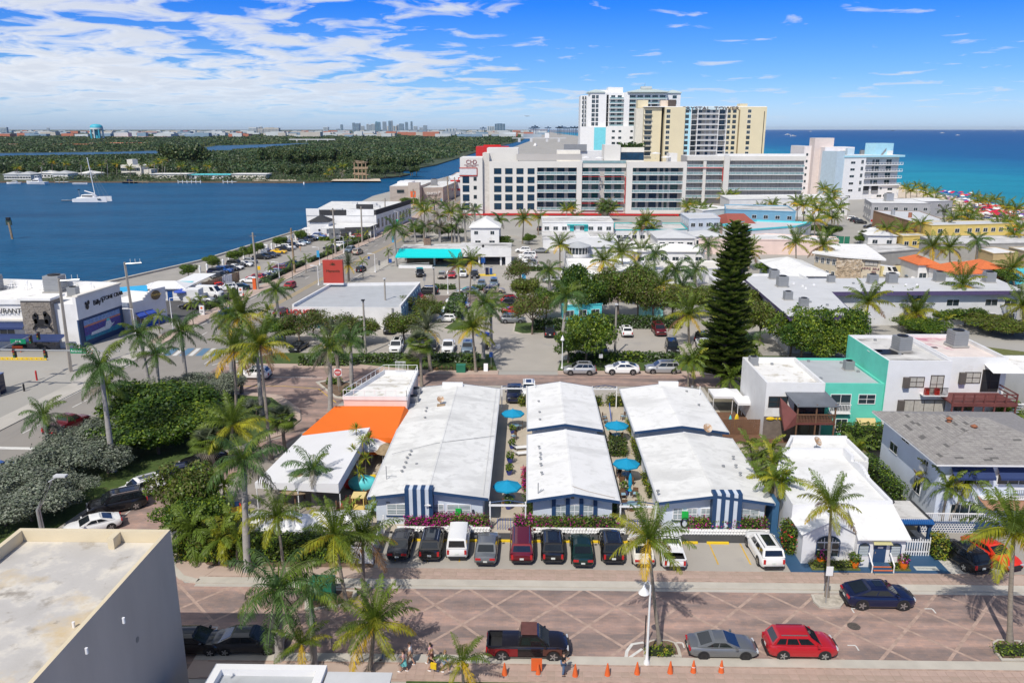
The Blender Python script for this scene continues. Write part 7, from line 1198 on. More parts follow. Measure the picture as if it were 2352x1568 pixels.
au('PACIFIC  SOLE',.62,ac('plum',(.16,.02,.07)),PA.o,(76.4,177.85,3.9),pa,depth=.1);au('Apts',.55,ac('plum',(.16,.02,.07)),PA.o,(77.2,177.45,3.25),pa,depth=.1)
for z in(4.6,1.2):window(PA.o,(76.6,177.82,z),pa,2.6,.9,'v3',a3,be)
for k in rg(5):
 f=(k+.5)/5
 for z in(1.2,4.0):window(PA.o,(67.2+4.2*f-.03,187-6.4*f-.03,z),atan2(-6.4,4.2),.8,1.2,'v',aa,ao)
ai('pink_long_building','long pale pink building&coconut palms','building',[(48,225),(70,237.5),(88,230),(86,222),(70,224)],4.0,pink,ak,.3,[(3,3),(4,3)])
b=ai('small_white_cottage','small white gabled cottage+red closed parasol','cottage',[(101.8,240.5),(109.6,239),(110.5,248),(102.5,249)],3.4,white,ak,0,[(0,2)]);b.p_('gable_roof',MB().add([(101.3,240,3.4),(110,238.5,3.4),(111,248.5,3.4),(102,249.5,3.4),(105.6,239.3,4.7),(106.5,249,4.7)],[(0,4,5,3),(4,1,2,5),(0,1,4),(2,3,5)],ab));t_=tag(MB().bx_(104,233.5,.05,112,238,.5,aC).obj('blue_tarp'),'bright blue tarpaulin covered pool deck`white cottage','tarp')
ai('aqua_motel','white motel+turquoise roof edges=rounded sign wall','motel',[(64,241),(84,252),(92,262),(76,268),(62,256)],4.4,white,lm,.5,[(0,4)],trim=bR);ai('blue_motel','two storey blue motel+flat grey roof&palms','motel',[(70,286),(92,278),(96,300),(74,305)],6.4,ac('strong_blue',(.16,.36,.52)),aA,.3,[(0,6)],z=(3.9,1.0));ai('long_white_motel','long white two storey motel*hotel wing','motel',[(79,318),(130,330),(130,345),(80,338)],7.2,white,ak,.3,[(0,12)],z=(1,4.2));ai('flat_white_roof','flat white roofed block^red brown gable','building',[(64,296),(78,307),(72,318),(62,312)],5,white,ab,.2)
ai('grey_roof_hall','grey walled beach block+broad white roof|palms','building',[(129,305),(150,303),(152,322),(134,324)],7.2,ac('mid_grey_wall',(.36,.36,.37)),ab,.1,[(0,6),(3,4)],z=(4.6,1.2));ai('grey_roof_hall','second broad white roof^grey walled beach block','building',[(150,322),(172,330),(170,345),(148,338)],6.0,ac('mid_grey_wall',(.36,.36,.37)),ab,.1,[(0,5)],z=(1.2,3.8));aF(139,314,7.2,2.5,'tall duct stack;broad white beach roof',m=cj)
b=ai('brown_hotel','brown motel+long pale grey roof=a shiny duct','motel',[(121,284),(136,282),(129,245),(118.5,247)],6.4,mat('brown_stucco',(.26,.15,.08),.8,.1),lm,.1,[(2,2),(3,9)],z=(4.2,1.2));b.p_('duct',MB().tu([(121.5,270,2),(121.5,270,8)],.7,cj,8));b.p_('duct',MB().tu([(123.5,262,6),(123.5,262,8)],.6,mat('rust_duct',(.30,.12,.07),.7),8))
ai('yellow_motel','yellow=white beach motel+pale grey roof','motel',[(119,238),(130,240),(146,243.8),(145,252),(119,248)],6.6,aY,lm,.1,[(0,2),(1,6)],z=(4.4,));ai('white_base_wall','low white wall*yellow beach motel','wall',[(127,238.6),(146.5,243),(146.5,243.6),(127,239.4)],3.1,white,white,0)
ai('yellow_shop','small bright yellow shop+stairs~brown motel','shop',[(110,236),(118,238),(118,244),(111,243)],3.6,aY,aA,.2,[(0,3)])
o1=aS('orange_roof_house','white house+orange tile roof,#left"three orange roofs',89.6,182.8,94.2,192,4.1,1.3,aO,white,2,cat='house');o2=aS('orange_roof_house','white house+orange tile gable^thin palms',92.4,173.5,99.5,182.8,3.7,1.7,aO,white,3,rz=.15);aS('orange_roof_house','orange tile roof furthest right^big coconut palm',101,178,106,186,4.0,1.3,aO,white,2)
ai('grey_wall_yard','long weathered grey wall=roofs^orange roofs','building',[(82,196),(100,205),(99,214),(84,212)],4.2,bi,aA,.3);ai('tan_garage','tan boarded block+white roof&teal wall','building',[(113.8,196),(120.9,198),(120.5,207),(115,206)],4.6,mat('tan_boards',(.55,.40,.20),.8,.1,2,stretch=(.2,.2,5)),ab,.1);ai('grey_warehouse','wide weathered grey roof beyond#tan boarded block','building',[(110,214),(140,216),(142,232),(112,230)],4.4,bi,aA,.2);ai('teal_yard_wall','bright turquoise yard wall?right edge','wall',[(110,180),(121,184),(121,188),(110,184)],3.0,bR,bR,0);ai('tan_edge_block','tan block?far right edge behind palms','building',[(122,190),(134,192),(134,205),(122,204)],5.0,tan,ak,.2,[(0,3)]);ai('yellow_low_wall','low pale yellow wall~row"parked cars','wall',[(84.5,190.2),(89.5,191.2),(89.4,192),(84.3,191)],2.4,ac('pale_yellow',(.66,.56,.28)),tan,0)
t_=af('green_fence','dark green mesh fence~brown street','fence',(0,0,0));[MB().bx_(86+k*1.6,250-k*.5,0,87.55+k*1.6,250.1-k*.5,2.2,green).obj('panel',t_)for k in rg(8)];[MB().bx_(112+k*2,228-k*.3,0,113.9+k*2,228.1-k*.3,1.9,mat('dark_green_mesh',(.01,.05,.04),.8)).obj('panel',t_)for k in rg(5)]
# FAR SHORE, SKYLINE, BOATS
def a7(px_,py_,poly):
 ins=np.zeros(len(px_),bool);n=len(poly)
 for i in rg(n):
  (x1,y1),(x2,y2)=poly[i],poly[(i+1)%n]
  c=((y1>py_)!=(y2>py_))&(px_<(x2-x1)*(py_-y1)/((y2-y1)or 1e-9)+x1);ins^=c
 return ins
_lo=RIV[1:10];RAZ=np.array([p[0]/p[1]for p in _lo]+[-.16]);RYL=np.array([p[1]for p in _lo]+[0]);_o=np.argsort(RAZ);RAZ,RYL=RAZ[_o],RYL[_o]
def wood(name,y0,y1,nb,nleaf,rad,hgt,size,seed,xmin=-.72,avoid_front=0,mats=None,xmax=.1):
 g=np.random.default_rng(seed);k=nb*3;y=y0*(y1/y0)**g.random(k);x=g.uniform(xmin,xmax,k)*y-20
 ok=a7(x,y,cf)&~a7(x,y,RIV)&~a7(x-rad*.8,y,RIV);ok&=a7(x+rad*1.1,y,cf)&a7(x,y-rad-avoid_front,cf);ok&=~a7(x,y+rad*.8,RIV)&~a7(x,y-rad*.9,RIV);x,y=x[ok][:nb],y[ok][:nb];m=len(x)
 hh=hgt*g.uniform(.55,1.15,m);yr=np.interp(x/y,RAZ,RYL);hh=np.where(y<yr,np.minimum(hh,np.maximum(2.2,34*(1-y/yr)*.92)),hh);rr=rad*g.uniform(.6,1.3,m)*(y/y0)**.35;mi_b=g.choice(len(mats),m,p=[.42,.3,.16,.12][:len(mats)]);i=g.integers(0,m,nleaf);d=g.normal(size=(nleaf,3));d[:,2]=abs(d[:,2]);d/=nrm_(d,axis=1)[:,None]
 P=np.stack([x[i],y[i],hh[i]*.35],1)+d*np.stack([rr[i],rr[i],hh[i]*.65],1)*g.uniform(.75,1.08,(nleaf,1));nrm=d*.8+g.normal(size=(nleaf,3))*.45;nrm/=nrm_(nrm,axis=1)[:,None];t=np.cross(nrm,g.normal(size=(nleaf,3)));t/=nrm_(t,axis=1)[:,None];b=np.cross(nrm,t);s=(size*(y[i]/y0)**.6*g.uniform(.6,1.4,nleaf))[:,None]
 V=np.stack([P-t*s,P-b*s*.7,P+t*s,P+b*s*.7],1).reshape(-1,3);mi=np.where(g.random(nleaf)<.8,mi_b[i],g.integers(0,len(mats),nleaf));o=aE(name,meshnp(name,V,np.arange(4*nleaf).reshape(-1,4),mats,mi));o['kind']='stuff';return o
W_A=aL('far_leaf_dark',(.038,.078,.026),scale=.05,rnd=0,trans=.12);W_B=aL('far_leaf_mid',(.058,.10,.03),scale=.05,rnd=0,trans=.12);W_C=aL('far_leaf_olive',(.088,.108,.034),scale=.05,rnd=0,trans=.12);W_D=aL('far_leaf_grey',(.07,.10,.05),scale=.05,rnd=0,trans=.12);FW=[W_A,W_B,W_C,W_D]
wood('mangrove_wood',600,900,800,80000,6,8,.75,3,avoid_front=28,mats=FW);wood('mangrove_wood',900,2400,3200,130000,9,5.5,1.25,4,mats=FW);wood('mangrove_wood',2400,7500,2600,80000,26,5.5,3.8,5,mats=FW)
g_=np.random.default_rng(8);P=g_.uniform((-330,542),(-95,600),(320,2));
P=P[a7(P[:,0]+4,P[:,1],cf)&a7(P[:,0],P[:,1]-3,cf)]
o=aE('bank_undergrowth',ba(16000,cu([(x,y,1.0,3.6,3.6,2.4)for x,y in P]),.5,FW[:3],None,4,name='bank_undergrowth'));o['kind']='stuff'
ft={'olive':[W_C,W_B,W_A],'green':[W_B,W_A,W_C],'dark':[W_A,W_B,W_D]}
for k_,ms_ in ft.items():
 for v_ in rg(3):cv['far'+k_,v_]=ba(1500,cu(bS(v_*5+len(k_),3,3,12)),.34,ms_,None,v_+11)
names={'farolive':'tall olive green casuarina','fargreen':'mid green tree','fardark':'dense dark green tree'}
rs=random.Random(12);shore=[]
for q0,q1,qy,h0,h1,kinds,n in((0,300,402,6,10,('fardark','fargreen'),14),(300,470,398,6,9,('fargreen','fardark'),9),(385,470,385,15,21,('farolive',),12),(470,640,396,7,10,('fargreen','farolive'),11),(600,800,385,12,18,('farolive','farolive','fargreen'),18),(640,740,408,7,9,('farolive','fargreen'),7),(800,950,396,10,14,('farolive','farolive','fargreen'),14),(860,955,409,6,9,('farolive','fargreen'),9)):
 for i in rg(n):qx=q0+(q1-q0)*(i+rs.random())/n;shore.append((qx,qy+rs.uniform(-3.5,2),rs.uniform(h0,h1),rs.choice(kinds)))
cnt={}
for qx,qy,h,k in sorted(shore):
 x,y=Q(qx,qy)
 if not a7(np.array([x]),np.array([y]),cf)[0]:y+=25
 lm_='left of the pale villa' if qx<295 else 'behind#villa=its palms' if qx<400 else 'in#tall casuarina grove' if qx<470 else 'behind#low roofed shore houses' if qx<620 else 'left@wooden lookout' if qx<810 else 'on the mangrove point'
 cnt[k,lm_]=cnt.get((k,lm_),-1)+1;tree(k,x,y,h,h*rs.uniform(.42,.55),'%s %s, %s from the left'%(names[k],lm_,ORD[cnt[k,lm_]]),'far shore trees '+lm_,trunkr=.25)
for i,(qx,qy,ch)in enumerate(((355,408,370),(372,409,366),(362,410,374),(378,405,378),(342,409,380),(300,410,385),(325,410,378),(416,413,380),(478,408,380),(489,410,392),(446,411,388),(268,410,376),(247,410,372),(232,411,378),(205,412,382),(186,410,374),(120,408,372),(150,409,376),(95,409,378),(760,412,388),(790,408,380),(785,412,395),(755,411,400),(40,412,385))):
 aq('coconut' if i%3 else 'royal',(qx,qy),(qx+rs.uniform(-2,2),ch),'tall slim palm;far shore %s'%('beside the pale villa' if 290<qx<420 else 'beside the low houses' if 420<=qx<600 else 'near the wooden lookout' if qx>700 else 'left of the villa'),'far shore palms '+('beside the pale villa' if 290<qx<420 else 'beside the low houses' if 420<=qx<600 else 'near the wooden lookout' if qx>700 else 'left of the villa'),lod=0,scale=1.2)
def aM(qx0,qx1,qy,h,label,roofm,wall=white,hip=True):
 (x0,y0),(x1,y1)=Q(qx0,qy),Q(qx1,qy);y0=max(y0,546);return aS('shore_house',label,x0,y0,x1,y0+13,h,1.8 if hip else .4,roofm,wall,5,.6)
aM(10,40,413,3.6,'white shore house?far left+grey roof',aU);aM(40,72,413,3.6,'white shore house~white motor yacht',aU);aM(85,125,409,3.4,'pale flat roofed shore house^yacht',ak);aM(122,158,413,4.2,'grey roofed gabled shore house|yacht',aU);aM(180,220,409,3.2,'low white shore house&sailboat mast',ak);aM(345,430,411,3.4,'long low white shore house+overhanging roof',ab,cream,False);aM(435,530,412,3.2,'long low shore house+turquoise roof',bR,white,False);aM(532,612,412,3.6,'long low white shore house|turquoise roof',ab,cream,False)
(x0,y0),(x1,_)=Q(280,407),Q(345,407);VL=Bld('villa','pale three level villa+roof box;far shore','house',x0,max(y0,552));w_=x1-x0;VL.bk(0,0,w_*.72,14,8.2,cream,ak,.6);VL.win('S',[(w_*.1,.8,5,2.4),(w_*.36,.8,7,2.6),(w_*.1,4.4,4,2.2),(w_*.36,4.4,7,2.4),(w_*.58,4.4,4,2.4)],style='v3');VL.bk(w_*.22,1,w_*.42,9,12.6,cream,ak,0,z0=8.6);VL.p_('side_wing',MB().bx_(w_*.72+.01,2,0,w_*1.02,12,5.4,cream,ak));VL.p_('roof_beam',MB().bx_(w_*.72,3,8.2,w_*1.05,5,9.0,white))
t_=af('wooden_lookout','weathered wooden lookout tower structure;sandy point','lookout',Q(830,412));
for z,w in((3,9),(7,10),(11,6)):MB().cb(rs.uniform(-1,1),0,z,w,6,.5,aI).obj('platform',t_);MB().cb(rs.uniform(-1,1),-3,z+.5,w,.2,1.2,aI).obj('railing',t_)
for x in(-4,-1.3,1.3,4):MB().cb(x,-2.5,0,.6,.6,12,aI).obj('post',t_)
MB().add([(-4,-3.4,13),(5,-3.4,11.6),(5,3,11.6),(-4,3,13)],[(0,1,2,3)],aI).obj('roof',t_);ae('sand_spit',MB().face([(*Q(760,416),.12),(*Q(875,416.5),.12),(*Q(872,411),.12),(*Q(765,411),.12)],sand));ae('sand_spit',MB().face([(*Q(580,415.7),.12),(*Q(680,415.7),.12),(*Q(680,413.5),.12),(*Q(580,413.5),.12)],sand))
car('suv',ag,*Q(760,410),20,'white car parked;sandy point',lod=1,z=.15)
def boat(x,y,L,rz,label,m=aa,cabin=True,name='motor_boat',cat='boat',flybridge=False):
 t=af(name,label,cat,(x,y,-.9),rz);w=L*.16;st=[(-.5,.92,.0),(-.2,1,.0),(.15,.95,.05),(.35,.62,.15),(.5,.02,.3)];vs=[]
 for f,k,up in st:vs+=[(f*L,-w*k,L*(.11+up*.12)),(f*L,-w*k*.7,.05),(f*L,w*k*.7,.05),(f*L,w*k,L*(.11+up*.12))]
 fs=[(i*4+a,i*4+a+1,i*4+4+a+1,i*4+4+a)for i in rg(4)for a in rg(3)]+[(i*4+3,i*4,i*4+4,i*4+7)for i in rg(4)]+[(0,1,2,3)];MB().add(vs,[f[::-1]for f in fs],m).obj('hull',t)
 if cabin:
  MB().add([(-.22*L,-w*.7,L*.11),(.2*L,-w*.6,L*.12),(.2*L,w*.6,L*.12),(-.22*L,w*.7,L*.11),(-.2*L,-w*.62,L*.22),(.08*L,-w*.55,L*.22),(.08*L,w*.55,L*.22),(-.2*L,w*.62,L*.22)],[(0,1,5,4),(1,2,6,5),(2,3,7,6),(3,0,4,7),(4,5,6,7)],m).obj('cabin',t);MB().bx_(-.19*L,-w*.69,L*.145,.12*L,w*.69,L*.19,a6).obj('window_band',t)
 if flybridge:MB().bx_(-.2*L,-w*.5,L*.22,.0,w*.5,L*.27,m).obj('flybridge',t);MB().bx_(-.15*L,-w*.5,L*.36,0,w*.5,L*.37,m).obj('hardtop',t);[MB().cb(f*L,s*w*.45,L*.27,.12,.12,L*.09,m).obj('post',t)for f in(-.14,-.01)for s in(-1,1)]
 return t
boat(*Q(84,420),15,R(170),'white motor yacht+flybridge moored?far left shore',flybridge=True);boat(*Q(32,419.5),9,R(190),'small covered boat&white motor yacht');boat(*Q(184,420.5),9,R(5),'low white runabout`shore&catamaran',cabin=False);boat(*Q(300,418),10,R(20),'dark hulled boat on a lift*pale villa',a4,flybridge=True)
for q0,q1,lab in((290,345,'wooden dock*pale villa'),(412,465,'long white railed dock`turquoise roof'),(515,545,'short white dock`long white house'),(130,160,'dock+dark boat lift&catamaran')):
 (x0,y0),(x1,y1)=Q(q0,418),Q(q1,418);t_=af('dock',lab,'dock',(x0,y0-2,-.9));MB().bx_(0,0,1.0,x1-x0,2.2,1.25,aI if 'wood' in lab else al).obj('deck',t_);n=int((x1-x0)/3)
 for k in rg(n+1):MB().cb(k*3,0,-.3,.3,.3,2.6,aa if 'white' in lab else aI).obj('pile',t_)
ct=af('catamaran','white sailing catamaran+tall bare mast anchored;lagoon','sailboat',(*Q(212,459),-.9),R(2));L=17.0
for s in(-1,1):
 vs=[];st=[(-.5,.5,1.4),(-.45,.8,1.7),(-.1,1,2.1),(.3,.8,2.4),(.48,.25,2.5),(.5,.03,2.5)]
 for f,k,zt in st:vs+=[(f*L,s*2.6-k*.9,zt),(f*L,s*2.6-k*.6,0),(f*L,s*2.6+k*.6,0),(f*L,s*2.6+k*.9,zt)]
 MB().add(vs,[(i*4+a,i*4+4+a,i*4+4+a+1,i*4+a+1)for i in rg(5)for a in rg(3)]+[(i*4+3,i*4+7,i*4+4,i*4)for i in rg(5)]+[(3,2,1,0)],aa).obj('hull',ct)
MB().bx_(-6.5,-2.3,1.5,3.5,2.3,2.2,aa).obj('bridge_deck',ct);MB().add([(-4.5,-2.2,2.2),(2.2,-1.9,2.2),(2.2,1.9,2.2),(-4.5,2.2,2.2),(-4.2,-2.0,3.5),(.8,-1.7,3.6),(.8,1.7,3.6),(-4.2,2.0,3.5)],[(0,1,5,4),(1,2,6,5),(2,3,7,6),(3,0,4,7),(4,5,6,7)],aa).obj('cabin',ct);MB().bx_(-3.9,-2.18,2.6,1.2,2.18,3.15,a6).obj('cabin_windows',ct);MB().bx_(4.2,-3.55,1.2,5.8,-3.42,1.7,a6).obj('hull_window',ct)
MB().tu([(1.8,0,2),(.2,0,21.5)],.20,aa,6).obj('mast',ct);MB().tu([(1.7,0,3.8),(-3.3,0,5.3)],.3,bP,6).obj('boom',ct);[MB().tu([(.5,0,18),e],.05,grey,4).obj('stay',ct)for e in((8.4,0,2.4),(5,2.6,2.3),(5.5,-2.6,2.3))];MB().tu([(-6.6,1,1.5),(-6.6,1,5.6)],.1,grey,4).obj('radar_mast',ct);MB().cb(-6.6,1,5.6,.9,.5,.4,black).obj('radar',ct)
boat(*Q(153,458),5.2,R(8),'small grey dinghy trailing&catamaran',aH,False,'dinghy');
t_=af('channel_marker','wooden channel marker post standing$lagoon?left edge','marker',(*Q(28,543),-.9));MB().tu([(0,0,-1),(-.4,0,5.5)],.35,aI,6).obj('pile',t_);MB().cb(-.4,0,4.6,1.8,.4,1.6,mat('marker_green',(.03,.06,.05),.7)).obj('day_board',t_);MB().cb(-.4,0,6.2,1.2,.8,.9,black).obj('lantern',t_)
t_=tag(MB().la([(.5,0),(.5,1.2),(.2,1.8)],aa,(*Q(698,421),-1),8).obj('white_buoy'),'white buoy near#far shore&sandy point','buoy')
for q_,L_,lab in(((1810,310),60,'motor boat trailing a wake nearest#yellow tower'),((1822,313),50,'second motor boat*first wake'),((1862,302.5),70,'far ship;sea horizon&condo'),((2165,306),60,'boat+a long wake|blue condo tower'),((2200,311),40,'tiny boat furthest right;open sea'),((2050,300.5),120,'dark cargo ship;sea horizon'),((2390-60,302),60,'pale ship?right end@sea horizon')):
 x,y=Q(*q_);boat(x,y,L_*.6,.1,lab,ah if 'dark' in lab else aa);
 if 'wake' in lab:t_=af('boat_wake','white foam wake of the %s'%lab,'wake',(x,y,-.88));MB().face([(-L_*2.2,-3,0),(-L_*.3,-8,0),(-L_*.3,8,0),(-L_*2.2,3,0)],aa).obj('foam',t_)
t_=af('water_tower','turquoise=white domed water tower on tall legs','water tower',Q(225,321.5));s=1.0;hh=QY(225,285,Q(225,321.5)[1])[1];rw=(Q(238,321.5)[0]-Q(212,321.5)[0])/2;wt1=ac('water_tower_turquoise',(.05,.42,.55));MB().la([(rw*.9,hh*.62),(rw*1.05,hh*.66),(rw*1.05,hh*.80),(rw*.96,hh*.9),(rw*.6,hh*.98),(.1,hh)],wt1,n=20).obj('tank',t_,smooth=50);MB().la([(rw*1.07,hh*.66),(rw*1.07,hh*.76),(rw*.8,hh*.76)],ac('tower_white',(.6,.66,.68)),n=20).obj('tank_band',t_)
for k in rg(8):a=k*PI/4;MB().tu([(cos(a)*rw,sin(a)*rw,0),(cos(a)*rw,sin(a)*rw,hh*.66)],rw*.12,wt1 if k%2 else ac('tower_white',(.6,.66,.68)),6).obj('leg',t_)
MB().tu([(0,0,0),(0,0,hh*.63)],rw*.25,wt1,8).obj('riser',t_)
SK=[(885,910,150,'b'),(915,948,155,'b'),(950,962,152,'g'),(952,990,178,'w'),(1015,1036,160,'w'),(1037,1056,166,'w'),(1058,1092,160,'w'),(1097,1120,140,'t'),(1121,1143,143,'t'),(1163,1195,138,'g'),(1217,1236,133,'b'),(1236,1256,130,'g'),(1205,1290,180,'c'),(1292,1313,166,'w'),(1315,1355,157,'b'),(1370,1395,143,'b'),(1420,1438,137,'b'),(1446,1480,180,'w'),(1500,1530,190,'w'),(1535,1570,172,'g'),(775,797,166,'b'),(617,662,188,'w'),(732,762,205,'g'),(0,30,190,'w'),(32,55,186,'c'),(60,78,205,'t'),(82,120,193,'c'),(124,160,193,'c'),(165,210,196,'g'),(1740,1835,203,'w'),(2195,2286,158,'n'),(2125,2190,182,'w')]
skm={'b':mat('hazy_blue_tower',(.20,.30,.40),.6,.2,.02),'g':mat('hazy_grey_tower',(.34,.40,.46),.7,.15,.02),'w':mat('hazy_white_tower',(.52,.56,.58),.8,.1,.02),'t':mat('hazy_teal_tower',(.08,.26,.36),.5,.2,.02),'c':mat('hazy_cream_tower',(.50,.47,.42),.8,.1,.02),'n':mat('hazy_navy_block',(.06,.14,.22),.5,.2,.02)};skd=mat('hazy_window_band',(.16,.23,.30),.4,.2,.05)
adj={'b':'blue glass','g':'grey','w':'white','t':'teal glass','c':'cream','n':'dark navy'};Ys=9000
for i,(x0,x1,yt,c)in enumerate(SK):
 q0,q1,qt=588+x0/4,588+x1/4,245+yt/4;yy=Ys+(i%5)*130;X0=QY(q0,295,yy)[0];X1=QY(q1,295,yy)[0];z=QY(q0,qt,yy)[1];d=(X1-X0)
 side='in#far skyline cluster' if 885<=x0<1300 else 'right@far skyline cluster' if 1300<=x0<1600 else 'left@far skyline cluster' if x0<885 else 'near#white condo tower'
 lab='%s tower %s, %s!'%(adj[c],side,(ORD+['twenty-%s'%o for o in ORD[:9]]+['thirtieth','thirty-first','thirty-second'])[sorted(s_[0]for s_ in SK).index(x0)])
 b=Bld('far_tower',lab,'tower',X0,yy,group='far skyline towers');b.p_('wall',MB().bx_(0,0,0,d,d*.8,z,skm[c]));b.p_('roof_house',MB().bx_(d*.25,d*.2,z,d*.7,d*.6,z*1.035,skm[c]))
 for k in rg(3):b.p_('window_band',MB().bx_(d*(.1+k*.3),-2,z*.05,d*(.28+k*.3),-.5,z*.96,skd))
def aK(qx0,qx1,qtop,qbase,label,m,cat='building',name='far_building',roof=None):
 x0,y=Q(qx0,qbase);x1,_=Q(qx1,qbase);z=QY(qx0,qtop,y)[1];b=Bld(name,label,cat,x0,y);w=x1-x0;b.p_('wall',MB().bx_(0,0,0,w,w*.4,z,m,roof or m));n=max(2,int((qx1-qx0)/3))
 for k in rg(n):b.p_('window_band',MB().bx_(w*(k+.2)/n,-1,z*.15,w*(k+.65)/n,-.2,z*.85,skd))
 return b
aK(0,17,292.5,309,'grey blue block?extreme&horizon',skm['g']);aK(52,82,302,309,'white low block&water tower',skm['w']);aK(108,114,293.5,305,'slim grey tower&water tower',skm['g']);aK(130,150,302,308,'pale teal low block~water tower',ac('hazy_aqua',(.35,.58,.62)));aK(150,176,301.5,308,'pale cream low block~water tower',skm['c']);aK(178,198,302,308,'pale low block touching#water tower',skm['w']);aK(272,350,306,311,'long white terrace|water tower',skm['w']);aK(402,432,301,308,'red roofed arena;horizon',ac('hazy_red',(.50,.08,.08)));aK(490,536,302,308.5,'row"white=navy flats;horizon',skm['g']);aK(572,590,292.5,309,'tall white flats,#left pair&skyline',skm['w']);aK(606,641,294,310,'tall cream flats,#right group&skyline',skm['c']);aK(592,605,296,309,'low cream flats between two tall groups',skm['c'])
aK(120,205,331.5,336,'long brown roofed bank"low buildings beyond#river',ac('hazy_brick',(.42,.18,.10)),roof=aO);aK(0,48,331,336,'terracotta roofed houses beyond#river?left edge',ac('hazy_wall',(.5,.36,.28)),roof=aO);aK(205,330,328.5,333,'long terracotta roofed row beyond#river',ac('hazy_wall',(.5,.36,.28)),roof=aO);aK(250,375,314,318,'red roofed white houses|water tower',ac('hazy_wall2',(.55,.42,.36)),roof=ac('hazy_red_roof',(.45,.16,.10)))
g_=np.random.default_rng(21);hb=MB()
for i in rg(420):
 y=3200*(3.2**g_.random());x=g_.uniform(-.68,.02)*y;s=g_.uniform(18,46);c=[skm['w'],skm['c'],skm['w'],skm['g'],skm['w'],skm['b'],ac('hazy_red_roof',(.45,.16,.10))][g_.integers(0,7)];hb.cb(x,y,0,s*1.8,s,g_.uniform(10,24),c)
o=hb.obj('distant_houses');o['kind']='stuff'
PCR=((1222,292),(1229,288),(1233,291),(1259,291),(1283,290),(1286,291),(1291,289),(1300,292),(1311,291),(1320,290),(1326,291),(1110,292))
for i,(qx,top)in enumerate(PCR):
 y=5200;x=QY(qx,300,y)[0];z=QY(qx,top,y)[1];t_=af('port_crane','dark blue port crane;horizon`white tower, %s!'%ORD[sorted(c[0]for c in PCR).index(qx)],'crane',(x,y,0),0,'port cranes;horizon');cm_=mat('crane_blue',(.05,.10,.18),.6)
 [MB().cb(sx,0,0,3,3,z*.8,cm_).obj('leg',t_)for sx in(-7,7)];MB().bx_(-22,-2,z*.78,20,2,z*.9,cm_).obj('boom',t_);MB().cb(0,0,z*.9,10,4,z*.12,cm_).obj('machine_house',t_)
for q0,q1,lab in((1176,1215,'pale port sheds&cranes'),(1218,1258,'white oil tanks=sheds*cranes'),(1262,1332,'container stacks?port*cranes')):aK(q0,q1,300-(3 if 'tanks' in lab else 1),304.5,lab,skm['w']if 'pale' in lab else ac('container_mix',(.30,.28,.32)))
t_=af('drawbridge','low white drawbridge over#channel beyond#hotel','bridge',(*Q(1238,326),0));
MB().bx_(-75,-5,9,75,5,11,al).obj('deck',t_);[MB().cb(x,0,-1,7,10,10,al).obj('pier',t_)for x in(-55,-22,22,55)];MB().cb(22,-2,10,12,8,14,aa).obj('bridge_house',t_)
t_=af('river_bridge','low pale road bridge crossing#river$wood','bridge',(*Q(718,328),0));MB().bx_(-60,-4,7,60,4,9.5,al).obj('deck',t_);[MB().cb(x,0,0,3,8,7,al).obj('pier',t_)for x in(-40,-15,15,40)]
boat(*Q(1230,335),22,R(80),'white yacht$channel`drawbridge',flybridge=True)
t_=af('airplane','tiny airliner$sky&white tower','airplane',(*[QY(1211,267,3000)[0],3000],QY(1211,267,3000)[1]),.1);MB().ball((0,0,0),(9,.9,.9),aW,8,6).obj('fuselage',t_);MB().add([(2,0,0),(-3,12,.6),(-5,12,.6),(-2,0,0),(-5,-12,.6),(-3,-12,.6)],[(0,1,2,3),(3,4,5,0)],aW).obj('wing',t_);MB().face([(-7,0,.5),(-9,0,3),(-9.5,0,3),(-9,0,.5)],aW).obj('tail_fin',t_)
def bN(name,pts,ms,seed,n,spread):
 r=random.Random(seed);b=MB()
 for i in rg(n):
  c=r.choice(pts);x,y=Q(*c);x+=r.gauss(0,spread);y+=r.gauss(0,spread*1.6);m=r.choice(ms);s=r.uniform(1.1,1.7);b.la([(s,0),(s*.6,.35),(.02,.6)],m,(x,y,2.0),7);b.tu([(x,y,0),(x,y,2.2)],.05,aa,3,cap=False)
  for k in rg(2):b.cb(x+r.uniform(-2,2),y+r.uniform(-2,2),.03,1.8,.7,.4,r.choice([aa,aC,skin2,aa]))
 o=b.obj(name);o['kind']='stuff'
b8=ac('red_canvas',(.60,.015,.05));bN('red_beach_parasols',[(2262,482),(2275,486),(2290,490),(2282,494),(2270,497),(2295,500)],[b8,b8,b8,aa],1,70,3.0);bN('blue_beach_parasols',[(2183,451),(2192,452),(2172,450),(2236,470),(2228,474),(2245,476),(2345,500),(2330,497)],[aC,aC,b8,aa,ac('violet_canvas',(.2,.1,.4))],2,60,3.5);bN('mixed_beach_parasols',[(2200,468),(2212,456),(2330,540),(2340,505)],[b8,ac('violet_canvas',(.2,.1,.4)),aa,bI],3,22,3.0)
